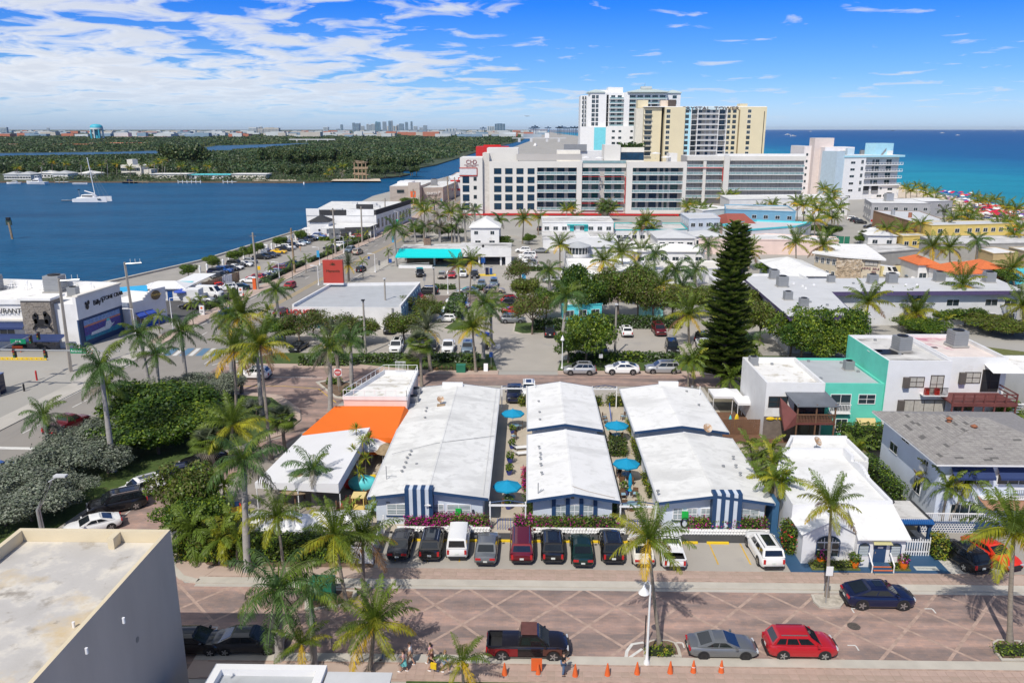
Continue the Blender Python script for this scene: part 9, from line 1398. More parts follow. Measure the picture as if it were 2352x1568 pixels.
T=[('dark',(330,985),5.5,5.6,'wide dark green sea grape;median, left part'),('dark',(395,1000),5.2,5.5,'wide dark green sea grape;median, middle part'),('green',(320,1010),4.6,4.4,'bright leaved sea grape~royal palm trunk'),('dark',(420,970),5.0,5.0,'dark sea grape?back@median'),('green',(365,1045),4.2,4.4,'bright sea grape nearest#loop road'),('dark',(300,1045),4.2,4.2,'dark sea grape^silver bushes'),('green',(445,1020),4.4,4.2,'bright sea grape~fan palm'),('olive',(415,1200),5.6,3.4,'olive green tree~white loop road SUV'),('green',(470,1225),4.0,2.8,'leafy tree&playground slide'),('sparse',(690,795),5.5,3.6,'thin leafed tree^black sports sedan'),('sparse',(780,800),5.6,3.8,'half bare tree^date palm'),('sparse',(720,770),4.6,3.0,'twiggy tree?liquor store corner'),('olive',(833,790),4.4,3.2,'olive tree&concrete lamp pole'),('olive',(930,790),5.2,3.6,'olive tree`black van'),('green',(655,790),4.4,3.4,'leafy shrub tree~blue bins'),('sparse',(958,735),4.6,3.6,'brown leafed tree?liquor store rear corner'),('olive',(985,740),3.8,3.0,'olive shrub tree~lawn island'),('sparse',(1196,668),7,4.2,'half bare tree~taupe SUV'),('olive',(1205,705),6,4.2,'olive tree above#red cars'),('sparse',(1222,768),7,4.6,'leafless grey tree;right lawn island'),('green',(1255,730),5.6,4.0,'green tree&large royal palm'),('dark',(1320,715),9,5.6,'large dark round tree&flat white house'),('dark',(1365,730),8,5.2,'dark spreading tree over#aqua cottage'),('olive',(1420,730),9.5,6.2,'large olive tree$middle@garden thicket'),('olive',(1465,735),8.5,5.4,'olive tree over#pink yard wall'),('sparse',(1500,740),7,4.6,'thin olive tree&golden palm'),('olive',(1545,735),7,4.6,'olive tree~blue roofed hut'),('dark',(1460,700),8,5.0,'dark tree^olive ones'),('olive',(1590,730),6.5,4.2,'olive tree touching#pine'),('green',(1345,838),7.8,5.2,'big round tree~white lamp?driveway'),('green',(1305,835),5,3.2,'smaller round tree~driveway lamp'),('olive',(1745,790),7.5,4.0,'olive tree|pine along#side lane'),('olive',(1725,740),6.5,3.6,'olive tree^lane hedge'),('green',(1815,820),7.4,4.6,'large bright green hedge tree`purple trimmed motel'),('green',(1865,815),7.8,4.8,'middle@large bright green trees`motel'),('green',(1915,815),7.6,4.6,'right one@large bright green trees`motel'),('dark',(1840,830),5.6,4.2,'dark tree low among#bright ones`motel'),('green',(1890,835),5.2,4.0,'low bright tree^teal townhouse'),('green',(2160,740),3.2,3.6,'round green bush`motel wing'),('dark',(2215,745),3.4,3.6,'dark bush?foot@big coconut palm'),('olive',(2275,765),2.8,5.0,'reddish olive thicket;lawn edge'),('olive',(2325,770),2.8,5.0,'dark olive thicket?right edge'),('green',(2085,760),2.6,3.6,'low green shrubs*young palms'),('green',(2130,770),2.4,4.2,'low shrub bank;lawn edge'),('dark',(2235,965),3.8,3.2,'dark shrub thicket^hip roof'),('green',(2310,985),3.6,3.4,'green thicket?right edge^hip roof'),('green',(970,545),4,4.5,'green undergrowth*hotel palms, left part'),('dark',(1030,548),4.5,5,'dark undergrowth*hotel palms, right part'),('green',(1640,470),5,6,'green bushes*right hotel wing'),('green',(1860,540),4,4.2,'green bush beneath#condo palm cluster'),('dark',(1905,545),4,4.2,'dark bush beneath#condo palm cluster'),('green',(1975,560),2.8,3,'bush~white cottage wall'),('dark',(1990,640),2.6,2.6,'dark bush~stone front apartments'),('green',(1775,640),4.0,4.6,'green bush&corrugated white roof'),('dark',(2260,650),4,4.6,'dark thicket^big coconut palm'),('dark',(2310,660),4,4.4,'dark thicket by#turquoise wall'),('dark',(1155,565),3,3,'dark shrub^bank building'),('green',(1215,562),3.4,2.6,'green shrub~thatched hut'),('green',(940,480),5,4.5,'green tree~bakery poster')]
for k,q_,h,r_,lab in T:tree(k,*Q(*q_),h,r_*(.82 if 1190<q_[0]<1600 else 1),lab,trunkr=.14 if r_>3 else .08)
for q_,h,r_,lab in(((50,1165),3.6,4.2,'silver buttonwood bush^street lamp'),((110,1130),3.8,4.4,'large silver buttonwood bush|street lamp'),((15,1210),3.6,4.4,'silver buttonwood bush?left edge'),((175,1085),3.8,4.2,'silver buttonwood bush~low royal palm'),((215,1050),3.8,4.0,'silver buttonwood bush`dark red pickup'),((75,1200),3.4,4.2,'silver buttonwood bush above#beige parapet'),((145,1170),3.0,3.4,'silver buttonwood bush over#white coupe'),((250,1090),3.2,3.4,'silver buttonwood bush~tall royal trunk'),((380,935),3.4,3.2,'silver bush*twin royal palms'),((440,925),3.6,3.6,'silver bush?north end@median'),((490,920),3.4,3.4,'silver bush nearest#brick junction'),((525,915),2.8,2.6,'small silver bush~crosswalk palms'),((590,955),2.0,1.8,'small silver bush;roundabout lawn'),((-30,1180),3.4,4.0,'silver bush cut by#left edge')):tree('silver',*Q(*q_),h,r_,lab,'silver bushes;median',trunkr=.1,name='silver_bush',cat='bush',z=.1)
HM=[aG,aw,at];x0,y0=Q(392,1315);x1,_=Q(560,1318)
hedge(-28.6,57.3,-22.9,59.2,1.5,'yellow green hedge?rounded street corner',[at,bj,aw,aG],[.36,.16,.33,.15],70,.12);hedge(-22.8,57.5,-14.4,59.0,2.0,'tall clipped green hedge along#white tents',HM,[.3,.5,.2],80,.12)
for q_,h,r_,k,lab in(((430,1235),3.4,2.6,'green','leafy shrub^corner hedge'),((490,1265),2.8,2.2,'olive','olive shrub^corner hedge'),((455,1265),2.4,2.0,'green','bright shrub?corner bed')):tree(k,*Q(*q_),h,r_,lab,name='corner_shrub',cat='shrub')
for q_,s,lab in(((440,1225),1.3,'feathery palm$corner bed'),((535,1215),1.2,'yellow areca palm~tents'),((505,1245),1.1,'areca palm^corner hedge'),((545,1245),1.0,'small yellow palm&first tent')):aq('xmas',(q_[0],q_[1]+50),q_,lab,None,scale=s*1.2,n=13)
for i,(q_,hh)in enumerate((((820,1045),4.0),((835,1065),3.6),((815,1080),3.2),((840,1090),2.8),((825,1110),2.2),((848,1050),3.2))):
 x,y=Q(q_[0],q_[1]+22);t_=af('dragon_tree','yellow green tufted dragon plant~motel wall, %s>top'%ORD[i],'plant',(x,y,0),0,'tufted dragon plants');MB().tu([(0,0,0),(.1,0,hh)],.05,cE,5).obj('stem',t_);b=MB();r=random.Random(i)
 for k in rg(46):a,e=r.uniform(0,6.28),r.uniform(-.5,1.3);d=np.array((cos(a)*cos(e),sin(a)*cos(e),sin(e)));s_=np.cross(d,(0,0,1));s_=s_/(nrm_(s_)+1e-6)*.05;p=np.array((.1,0,hh));b.face([p-s_,p+d*.5-s_,p+d*.95-(0,0,.15),p+d*.5+s_],at if k%3 else bj)
 b.obj('leaves',t_)
def hq(q0,q1,qy,d,h,label,ms=None,dens=26,size=.2):(xa,ya),(xb,yb)=Q(q0,qy),Q(q1,qy);return hedge(min(xa,xb),ya-d/2,max(xa,xb),ya+d/2,h,label,ms or[bG,aG,aw],None,dens,size)
hq(690,820,838,1.6,1.2,'silver green hedge along#verge^left palms');hq(826,965,833,1.6,1.2,'long silver green hedge`white boxy SUV');hq(972,1098,831,1.6,1.2,'silver green hedge{fan palm=the driveway');hq(1400,1475,830,1.6,1.3,'green clipped hedge|round tree',[aw,at,aG]);hq(1476,1560,830,1.6,1.2,'silver green hedge`black minivan');hq(1310,1398,832,1.6,1.3,'dark hedge$shade@round tree',[aG,aw]);hq(700,870,752,1.8,1.5,'green hedge*liquor store windows',HM);hq(871,960,751,1.8,1.6,'bright green hedge?liquor store rear',[aw,at]);hq(1385,1500,752,2.0,2.0,'grey green hedge^white SUV$right lot');hq(1501,1560,752,1.8,1.8,'grey green hedge^dark red SUV');hq(1225,1300,757,2,1.8,'flowering grey hedge^black SUV');hq(995,1045,664,1.6,.9,'low hedge between bank lot=side street');hq(1085,1135,666,1.4,.9,'low hedge`steel blue SUV');hq(1178,1260,622,1.6,1.0,'grey hedge round#corner@bank lot')
b0,b1=Q(1012,740),Q(1008,660);hedge(-15.2,141.6,-12.4,157,2.2,'dark screened hedge wall~inner lot',[aG,bG,aw],None,14,.25);hedge(-20.6,147.5,-16.2,154.5,.9,'bright green groundcover^red awning',[aw,at],None,16,.2,name='groundcover')
for s0,n_,lab in((178,26,'first'),(206,22,'second'),(232,24,'third'),(150,14,'nearest')):
 xa,ya,an=along(A1A,s0-30);L_=n_;mid=along(A1A,s0-30+L_/2);me=ba(int(L_*60),boxfn(-L_/2,-.6,.1,L_/2,.6,1.1,.1),.18,[bG,aG,aw],None,s0,name='foliage');nx_,ny_=sin(mid[2]),-cos(mid[2]);t_=af('roadside_hedge','clipped grey green roadside hedge@west car park, %s>tavern'%{'nearest':'first','first':'second','second':'third','third':'fourth'}[lab],'hedge',(mid[0]-nx_*11.5,mid[1]-ny_*11.5,0),mid[2],'roadside hedges');aE('foliage',me,t_);MB().cb(0,0,0,L_*.98,1.0,1.0,bA['hedge_heart']).obj('branches',t_)
for i,e in enumerate(((360,850),(665,770),(860,700),(980,650),(1290,560),(1565,465),(30,980))):x,y=E1(e[0],e[1]+75);tree('green',x,y,3.6,2.2,'small round tree;lagoon seawall, %s>wooden enclosure'%ORD[(i+1)%7],'seawall trees',trunkr=.08)
hedge(33.6,118,35.2,141,2.4,'dark hedge along#side lane|pine',[aG,aw],None,14,.26);hq(975,1130,849,1.2,.35,'low planting;kerb island^cafe',[bk,aw,bH],30,.14)
hedge(-27.6,103.6,-25.8,105.0,.7,'low green shrub;traffic island',HM,None,40,.14,name='shrub',cat='shrub');hedge(-24.4,99.2,-23.0,101.2,.6,'low shrub?tip@traffic island',HM,None,40,.14,name='shrub',cat='shrub')
aq('coconut',(1065,1585),(1062,1545),'young palm tuft?bottom edge~cones',None,scale=.55,n=11)
# STREET FURNITURE, SIGNS, PEOPLE
def island(pts,label_parts,pal=soil):
 k=MB().pr_(pts,0,.16,bo);ae('kerb_island',k);cx=sum(p[0]for p in pts)/len(pts);cy_=sum(p[1]for p in pts)/len(pts);ae('island_bed',MB().pr_([(cx+(x-cx)*.82,cy_+(y-cy_)*.82)for x,y in pts],0,.185,pal))
def qs(*a):return[Q(*p)for p in a]
island(qs((1478,1511),(1478,1490),(1486,1477),(1500,1472),(1535,1473),(1553,1479),(1561,1493),(1566,1511)),0);island(qs((1862,1368),(1937,1368),(1940,1384),(1930,1397),(1905,1399),(1882,1396),(1868,1383)),0,mat('island_gravel',(.42,.38,.32),.95,.3,3,.4));island(qs((2279,1478),(2290,1471),(2345,1474),(2352,1520),(2300,1520),(2284,1498)),0);island(qs((700,1405),(735,1400),(790,1392),(818,1374),(822,1358),(700,1352)),0)
b=MB();am(b,qs((1437,1515),(1440,1495),(1452,1479),(1478,1475)),.22,.03,mk);am(b,qs((1440,1514),(1475,1490)),.2,.034,mk);ae('island_marking',b)
for qx,qy,sx,sy_ in((1304,1474,-1,-1),(1568,1476,-1,1),(1756,1479,1,1),(1955,1397,1,-1),(2141,1398,-1,-1),(1965,1482,-1,-1),(1120,1474,1,1),(500,1440,-1,1)):
 x,y=Q(qx,qy);b=MB().bx_(min(x,x+sx*.55),y-.05,.028,max(x,x+sx*.55),y+.05,.034,mk).bx_(x-.05,min(y-.05,y-.05-.5),.028,x+.05,y-.05,.034,mk);ae('bay_corner_marking',b)
x,y=Q(1961,1438);ae('manhole_cover',MB().la([(.45,0),(.45,.012)],mat('cast_iron',(.09,.075,.065),.7,.3,6),(x,y,.02),16))
for q_ in((1161,1317),(1130,1314)):x,y=Q(*q_);ae('drain_cover',MB().cb(x,y,.05,.45,.45,.012,grey))
hedge(8.0,45.95,9.8,46.5,.5,'low yellow green plants?foot@lamp island palm',[at,bj,aw],None,60,.09,name='island_plants',cat='plants',z0=.15);x,y=Q(2320,1500);hedge(x-1.0,y-.6,x+1.2,y+.4,.4,'low green plants$right hand palm island',[at,aw],None,60,.09,name='island_plants',cat='plants',z0=.15)
def lamp(base,zt,label,kind='bell',dx=-.4,m=aa,az=0.0,group=None):
 x,y=Q(*base)if len(base)==2 else base[:2];t=af('street_lamp',label,'street lamp',(x,y,0),az,group)
 MB().la([(.20,0),(.20,.3),(.11,.45),(.085,1),(.06,zt-.4),(.05,zt)],m,n=10).obj('pole',t,smooth=45)
 if kind=='bell':MB().tu([(0,0,zt),(dx*.5,0,zt+.35),(dx,0,zt+.1)],.04,m,6).obj('arm',t);MB().la([(.36,0),(.34,.06),(.16,.30),(.10,.42),(.05,.62),(.01,.66)],m,(dx,0,zt-.55),12).obj('lamp_shade',t,smooth=45)
 elif kind=='ball':MB().la([(.10,0),(.28,.1),(.30,.25),(.16,.55),(.05,.8),(.01,.9)],m,(0,0,zt),12).obj('lantern',t,smooth=45)
 else:MB().tu([(0,0,zt-.05),(dx,0,zt+.1)],.05,m,6).obj('arm',t);MB().cb(dx*1.2,0,zt+.02,abs(dx)*.7+.3,.3,.14,m).obj('lamp_head',t)
 return t
lamp((1485,1527),5.9,'white bell headed street lamp;near pavement~palm island');lamp((1291,848),4.3,'white lantern post?driveway~round tree','ball');lamp((1029,675),4.2,'white lantern post?side street corner by#hedge','ball');lamp((1290,675),4.2,'white lantern post`flat white roof','ball')
x,y=Q(100,1245);t_=af('street_lamp','leaning grey twin arm street lamp^beige parapet','street lamp',(x,y,0));MB().tu([(0,0,0),(-.1,0,3.0),(1.3,0,5.6),(2.1,.1,6.1)],[.14,.11,.07,.05],cj,8).obj('pole',t_,smooth=50);MB().tu([(.1,.2,0),(0,.2,3),(1.4,.2,5.5)],[.08,.07,.05],cj,6).obj('brace',t_);MB().cb(2.3,.1,6.05,1.0,.5,.15,al).obj('lamp_head',t_)
for i,(bq,zt,ln)in enumerate((((642,641),4.0,'beside#twin date palm, nearest'),((734.5,609),4.6,'holding the blue banner'),((790,582),4.8,'near the date palm'),((860,549),5.2,'before the waterfront porch'),((914,522),5.6,'holding the green banner'),((398,762),6.0,'before the tavern awnings'),((312,770),4.6,'before the boat mural'),((1016,470),6,'before the bakery'),((862,626),4.6,'on#east kerb beyond#red sign'),((732,655),4.4,'between red sign=highway'))):lamp(bq,zt,'white arm street lamp;highway pavement %s'%ln,'arm',-1.0 if i in(8,9)else 1.0 if i==5 else-1.0,group='white highway lamps')
for q_,m_,lab in(((732,588),ac('banner_blue',(.05,.35,.62)),'blue banner;lamp~car park hedge'),((913,508),ac('banner_green',(.02,.50,.30)),'green banner;lamp by#waterfront restaurant'),((904,552),ac('banner_blue',(.05,.35,.62)),'blue banner?palm~turquoise canopy'),((1014,455),ac('banner_blue',(.05,.35,.62)),'blue banner;lamp`bakery')):
 x,y=Q(q_[0],q_[1]+22);t_=af('banner',lab,'banner',(x,y,2.2));MB().bx_(-.35,-.03,0,.35,.03,1.7,m_).obj('cloth',t_);MB().tu([(-.4,0,1.72),(.4,0,1.72)],.03,grey,4).obj('rod',t_)
x,y=Q(529,720);t_=af('street_lamp','dark curved lamp post?car park entrance','street lamp',(x,y,0));MB().tu([(0,0,0),(0,0,4.5),(-.5,0,6.2),(-2.2,0,7.2)],[.13,.10,.08,.05],mat('dark_bronze_pole',(.05,.045,.04),.5),8).obj('pole',t_,smooth=50);MB().cb(-2.5,0,7.1,.8,.3,.12,grey).obj('lamp_head',t_)
for bq,zt,lab in(((840,814),8.6,'tall concrete lamp pole rising through#verge hedge'),((887,737),7.8,'tall concrete lamp pole in front@liquor store wall'),((998,701),7.5,'tall concrete lamp pole~screened hedge'),((1412,815),8.0,'tall white concrete pole$right lot')):
 x,y=Q(*bq);t_=af('lamp_pole',lab,'lamp pole',(x,y,0));MB().tu([(0,0,0),(0,0,zt)],[.2,.13],cw,8).obj('pole',t_);MB().cb(0,-.1,zt,.5,.5,.18,black if zt>8.1 else al).obj('floodlight',t_)
x,y=Q(1110,620);t_=af('lamp_pole','slim pole+round lamp in front@bank wall','lamp pole',(x,y,0));MB().tu([(0,0,0),(0,0,5.8)],.09,aa,6).obj('pole',t_);MB().ball((0,0,6.0),.35,black,8,6).obj('lamp_head',t_);MB().cb(0,-.12,1.8,1.0,.08,1.3,aC).obj('blue_sign',t_)
tops=[]
for(bq,tq_,arm,lab)in(((163,853),(135,640),1,'square concrete utility pole`stone tower'),((310,762),(286,602),1,'square concrete utility pole between mural=tavern'),((593,665),(580,534),0,'concrete utility pole?car park entrance'),((677,627),(668,524),0,'weathered wooden utility pole$west car park'),((771,584),(764,478),0,'concrete utility pole~white waterfront tower'),((832,557),(829,474),0,'concrete utility pole`waterfront porch'),((885,523),(884,455),0,'concrete utility pole by#black roof edge'),((950,482),(949,434),0,'wooden utility pole`bakery'),((1031,471),(1027,405),0,'wooden utility pole&hotel sign tower'),((1046,461),(1044,407),0,'second wooden utility pole&hotel sign tower')):
 x,y=Q(*bq);xt,zt=QY(*tq_,y);t_=af('utility_pole',lab,'utility pole',(x,y,0));MB().tu([(0,0,0),(xt-x,0,zt)],[.30,.20],cw if 'wood' not in lab else aI,4 if arm else 8).obj('pole',t_);tops.append((xt,y,zt))
 if arm:
  MB().tu([(xt-x,0,zt-.3),(xt-x+2.6,.6,zt-.2)],.10,cj,6).obj('crossarm',t_)
  for k in rg(3):MB().tu([(xt-x+.9+k*.75,.2+k*.18,zt-.2),(xt-x+.9+k*.75,.2+k*.18,zt+.5)],.05,al,5).obj('insulator',t_)
 else:
  MB().tu([(xt-x-.7,0,zt-.8),(xt-x+.7,0,zt-.8)],.05,aI,4).obj('crossarm',t_)
  if 'wooden' in lab:MB().la([(.28,0),(.28,.9)],grey,(xt-x+.35,-.2,zt-2.4),8).obj('transformer',t_)
wires=MB()
for(a,c)in zip(tops,tops[1:]):
 for off in(0,.8,1.8):wires.tu([(a[0]+off*.4,a[1],a[2]-.2-off*.25),((a[0]+c[0])/2+off*.4,(a[1]+c[1])/2,(a[2]+c[2])/2-1.0-off*.3),(c[0]+off*.4,c[1],c[2]-.2-off*.25)],.018,black,3,cap=False)
o=wires.obj('overhead_wires');o['kind']='stuff'
def sigarm(p0,p1,zz,label,signs,poleat):
 t=af('signal_mast',label,'traffic signal',(*poleat,0));dx,dy=p1[0]-poleat[0],p1[1]-poleat[1];MB().tu([(0,0,0),(0,0,zz+.6)],[.24,.18],grey,8).obj('pole',t);MB().tu([(0,0,zz),(dx,dy,zz+.25)],[.17,.08],grey,8).obj('mast_arm',t);an=atan2(dy,dx)
 for f,kind,txt in signs:
  x,y,z=dx*f,dy*f,zz+.25*f
  if kind=='sig':
   s=MB().cb(0,0,-1.0,.38,.30,1.15,black);o=s.obj('signal_head',t,(x,y,z));
   for k in rg(3):MB().la([(.13,0),(.13,.08)],mat('dark_lens_%d'%k,((.25,.02,.02),(.25,.16,.02),(.02,.16,.08))[k],.3),n=8).obj('lens',o,(0,-.16,-.12-k*.36)).rotation_euler=(PI/2,0,0)
  elif kind=='green':o=MB().bx_(-1.05,-.14,-.32,1.05,-.08,.34,cH).obj('street_sign',t,(x,y,z));au(txt,.46,aa,o,(0,-.15,.01),depth=.01)
  else:o=MB().bx_(-.42,-.14,-.42,.42,-.08,.42,aa).obj('turn_sign',t,(x,y,z));MB().tu([(cos(a*PI/8)*.32,-.15,sin(a*PI/8)*.32)for a in rg(17)],.04,red,4,cap=False).obj('ban_ring',o);au('R',.4,black,o,(0,-.15,0),depth=.01)
sigarm(None,Q(275,809,6),5.9,'long signal mast arm+green street sign over#highway',[(.22,'sig',''),(.70,'green','Arizona St'),(.79,'x',''),(.45,'sig','')],Q(-35,803,5.9));sigarm(None,Q(90,765,6),5.9,'short signal mast arm+green A1A sign by#stone tower',[(.55,'green','A1A'),(.80,'sig',''),(.97,'sig','')],(Q(-20,812,5.9)[0],Q(-20,812,5.9)[1]))
def ar(bq,z,label,build,name='road_sign',cat='sign',pm=cj):x,y=Q(*bq);t=af(name,label,cat,(x,y,0));MB().tu([(0,0,0),(0,0,z)],.04,pm,6).obj('post',t);build(t,z);return t
def dne(t,z):o=MB().bx_(-.5,-.08,z-.5,.5,-.05,z+.5,aa).obj('sign_plate',t);d=MB().la([(.46,0),(.46,.02)],red,n=18).obj('red_disc',o,(0,-.08,z));d.rotation_euler=(PI/2,0,0);MB().bx_(-.34,-.125,z-.07,.34,-.105,z+.07,aa).obj('white_bar',o);au('DO NOT',.15,aa,o,(0,-.12,z+.24),depth=.01);au('ENTER',.15,aa,o,(0,-.12,z-.24),depth=.01)
ar((779,902),2.9,'red=white do not enter sign;traffic island',dne)
def octo(m):return lambda t,z:setattr(MB().la([(.42,0),(.42,.03)],m,n=8).obj('sign_plate',t,(0,-.05,z)),'rotation_euler',(PI/2,R(22.5),0))
ar((1144,833),2.6,'grey back"a stop sign?driveway entrance',octo(al));ar((2000,525),2.8,'red stop sign;brown beach street',octo(red))
aX=lambda w,h,m:(lambda t,z:MB().bx_(-w/2,-.08,z-h,w/2,-.05,z,m).obj('sign_plate',t))
ar((1128,845),2.5,'blue parking sign<twin royal palms',aX(.5,.8,aC));ar((1379,852),2.6,'grey parking sign`silver SUV',aX(.55,.6,al),pm=black);ar((1896,1388),3.2,'white=green parking sign?garden palm',aX(.5,.75,aa));ar((975,660),2.4,'grey sign back~screened hedge',aX(.6,.9,grey));ar((1090,660),2.4,'grey sign back`silver blue car',aX(.6,.9,grey));ar((872,622),2.6,'dark pay station sign?bank entrance',aX(.5,1.2,aW));ar((848,610),2.4,'blue accessible parking sign near#bank entrance',aX(.5,.7,aC));ar((897,612),2.0,'blue newspaper sign~royal palm?bank',aX(.8,1.0,aC));ar((1480,1493),2.7,'thin black sign pole~white street lamp',aX(.06,.5,black),pm=black);ar((1203,655),2.6,'pale blue sign`white pickup column',aX(.9,1.5,ac('banner_blue',(.05,.35,.62))));ar((597,640),3.0,'yellow=white sign?car park hedge',aX(.7,.9,yellow));ar((382,1310),2.8,'blue=white street name sign?rounded corner',aX(1.2,.4,al))
for q_,lab in(((465,724),'white parking sign panel?forecourt hedge, nearer#tavern'),((554,680),'white parking sign panel?end@forecourt hedge')):x,y=Q(*q_);t_=af('panel_sign',lab,'sign',(x,y,0));MB().cb(0,0,0,.9,.25,1.9,aa).obj('panel',t_);MB().la([(.22,0),(.22,.03)],aT,n=12).obj('orange_logo',t_,(0,-.13,1.45)).rotation_euler=(PI/2,0,0);MB().bx_(-.28,-.14,.55,.28,-.126,.95,mat('print_grey',(.35,.35,.36),.6)).obj('printed_lines',t_)
x,y=Q(586,665);t_=af('orange_box_sign','orange red box sign?foot@concrete pole','sign',(x,y,0));MB().cb(0,0,0,.7,.7,2.6,aT).obj('panel',t_);MB().cb(0,0,2.6,.8,.8,.1,aa).obj('cap',t_)
x,y=Q(770,556);t_=af('panel_sign','dark square logo sign~waterfront tower','sign',(x,y,0));MB().cb(0,0,1.0,3.4,.4,3.2,aW).obj('panel',t_);[MB().la([(.55,0),(.55,.05),(.35,.05)],black,n=14).obj('ring_logo',t_,(s,-.21,2.6))for s in(-.6,.6)];[MB().cb(s,0,0,.2,.2,1.0,grey).obj('post',t_)for s in(-1.4,1.4)]
for q_,s,lab in(((742,1372),1.3,'dark green utility cabinet$corner palm island'),((1059,855),1.0,'dark green utility cabinet;verge^cafe')):x,y=Q(*q_);t_=af('utility_cabinet',lab,'cabinet',(x,y,.1));MB().cb(0,0,0,1.3*s,1.0*s,1.05*s,green).obj('box',t_);MB().bx_(-.67*s,-.52*s,.95*s,.67*s,.52*s,1.1*s,green).obj('lid',t_)
for q_,lab in(((637,787),'blue recycling bin~leafy shrub, left one'),((648,785),'blue recycling bin~leafy shrub, right one')):x,y=Q(*q_);t_=af('wheelie_bin',lab,'bin',(x,y,0));MB().cb(0,0,.08,.7,.8,1.2,aC).obj('body',t_);MB().bx_(-.38,-.45,1.28,.38,.45,1.38,aC).obj('lid',t_)
x,y=Q(10,905);t_=af('blue_container','dark blue steel container?left edge@highway','container',(x-1,y,0));MB().cb(-1.5,0,0,4.2,2.2,2.6,a4).obj('box',t_);MB().cb(-1.5,0,2.6,4.3,2.3,.12,aC).obj('lid',t_)
x,y=Q(1116,853);t_=af('a_frame_sign','white A frame board;pavement by#driveway','sign',(x,y,.13));MB().add([(-.3,-.35,0),(.3,-.35,0),(.3,0,1.1),(-.3,0,1.1),(-.3,.35,0),(.3,.35,0)],[(0,1,2,3),(5,4,3,2)],aa).obj('board',t_)
umbrella(*Q(1112,795),'blue parasol over#attendant stand?driveway palms',1.4,2.5,bD);x,y=Q(1114,803);t_=af('attendant_stand','small dark attendant stand<blue parasol','stand',(x,y,0));MB().cb(0,0,0,1.0,.7,1.1,black).obj('counter',t_);MB().add([(-.6,-.5,1.1),(.6,-.5,1.1),(.6,.5,1.1),(-.6,.5,1.1),(0,0,1.6)],[(0,1,4),(1,2,4),(2,3,4),(3,0,4)],black).obj('roof',t_)
for q_,z in(((56,898),.6),((85,873),.8)):x,y=Q(*q_);t_=tag(MB().la([(.12,0),(.12,z*1.6),(.05,z*1.8)],black if z<.7 else red,(x,y,0),8).obj('bollard'),'%s bollard;wide pavement`restaurant'%('black' if z<.7 else 'red and dark'),'bollard')
for i,e in enumerate(((185,940),(285,915),(505,850),(590,810),(790,750),(1050,660),(1110,640),(1345,560),(1510,495),(1605,465),(1655,450),(1175,620),(1235,600),(440,870),(715,790))):x,y=E1(e[0],e[1]+25);tag(MB().la([(.28,-1),(.28,1.5),(.30,1.55),(.02,1.9)],aa,(x,y,0),8).obj('dock_pile'),'white capped dock pile along#seawall, %s!'%ORD[sorted((185,285,505,590,790,1050,1110,1345,1510,1605,1655,1175,1235,440,715)).index(e[0])],'pile','white dock piles')
boat(*E1(1110,690),9,R(80),'white sport boat+hardtop moored^yellow car',flybridge=True);boat(*E1(1400,570),9,R(80),'white boat+tall hardtop moored further along#seawall',flybridge=True)
b=MB();am(b,[(-96,178),(-87,209),(-79.6,272)],.8,.45,bo,0,-1.5);ae('seawall',b)
cn=(MB().la([(.17,.04),(.13,.3),(.035,.78),(.03,.8)],aT,n=12).mesh('cone_body',50),MB().cb(0,0,0,.42,.42,.05,mat('cone_base',(.35,.32,.28),.8)).mesh('cone_base'),MB().la([(.115,.38),(.075,.56)],aa,n=12).mesh('reflective_band'))
cl=[((1159,1553),'orange cone furthest left~palm tuft'),((1321,1556),'orange cone just|man in jeans'),((1395,1554),'second orange cone|man in jeans'),((1463,1551),'orange cone&white lamp post foot'),((1539,1549),'dull brown orange cone without a pale base'),((1592,1547),'orange cone+white stripe near#grey coupe'),((1656,1547),'pale striped cone furthest right;lawn edge')]
for i,(q_,lab)in enumerate(cl):
 t_=af('traffic_cone',lab,'traffic cone',(*Q(*q_),.11),ru(0,1),'orange cones on the lawn');c=aE('cone_body',cn[0],t_);c.scale=(1.15,)*3;aE('cone_base',cn[1],t_)
 if i>=5:aE('reflective_band',cn[2],c)
x,y=Q(1236,1551);t_=af('barricade_sign','orange plate sign leaning on a cone?near lawn','sign',(x,y,.11));MB().bx_(-.45,.2,.1,.25,.26,1.0,aT).obj('plate',t_);aE('cone_body',cn[0],t_);aE('cone_base',cn[1],t_)
def skinmesh(verts,edges,rad,m,name,sub=1):
 me=bpy.data.meshes.new(name);me.from_pydata(verts,edges,[]);o=bpy.data.objects.new('t',me);md=o.modifiers.new('s','SKIN');md.use_smooth_shade=True;sb=o.modifiers.new('u','SUBSURF');sb.levels=sub;sb.render_levels=sub
 for v,r in zip(me.skin_vertices[0].data,rad):v.radius=r if isinstance(r,tuple)else(r,r)
 me.skin_vertices[0].data[0].use_root=True;out=baked(o,name);out.materials.clear();out.materials.append(m);out.polygons.foreach_set('use_smooth',[True]*len(out.polygons));return out
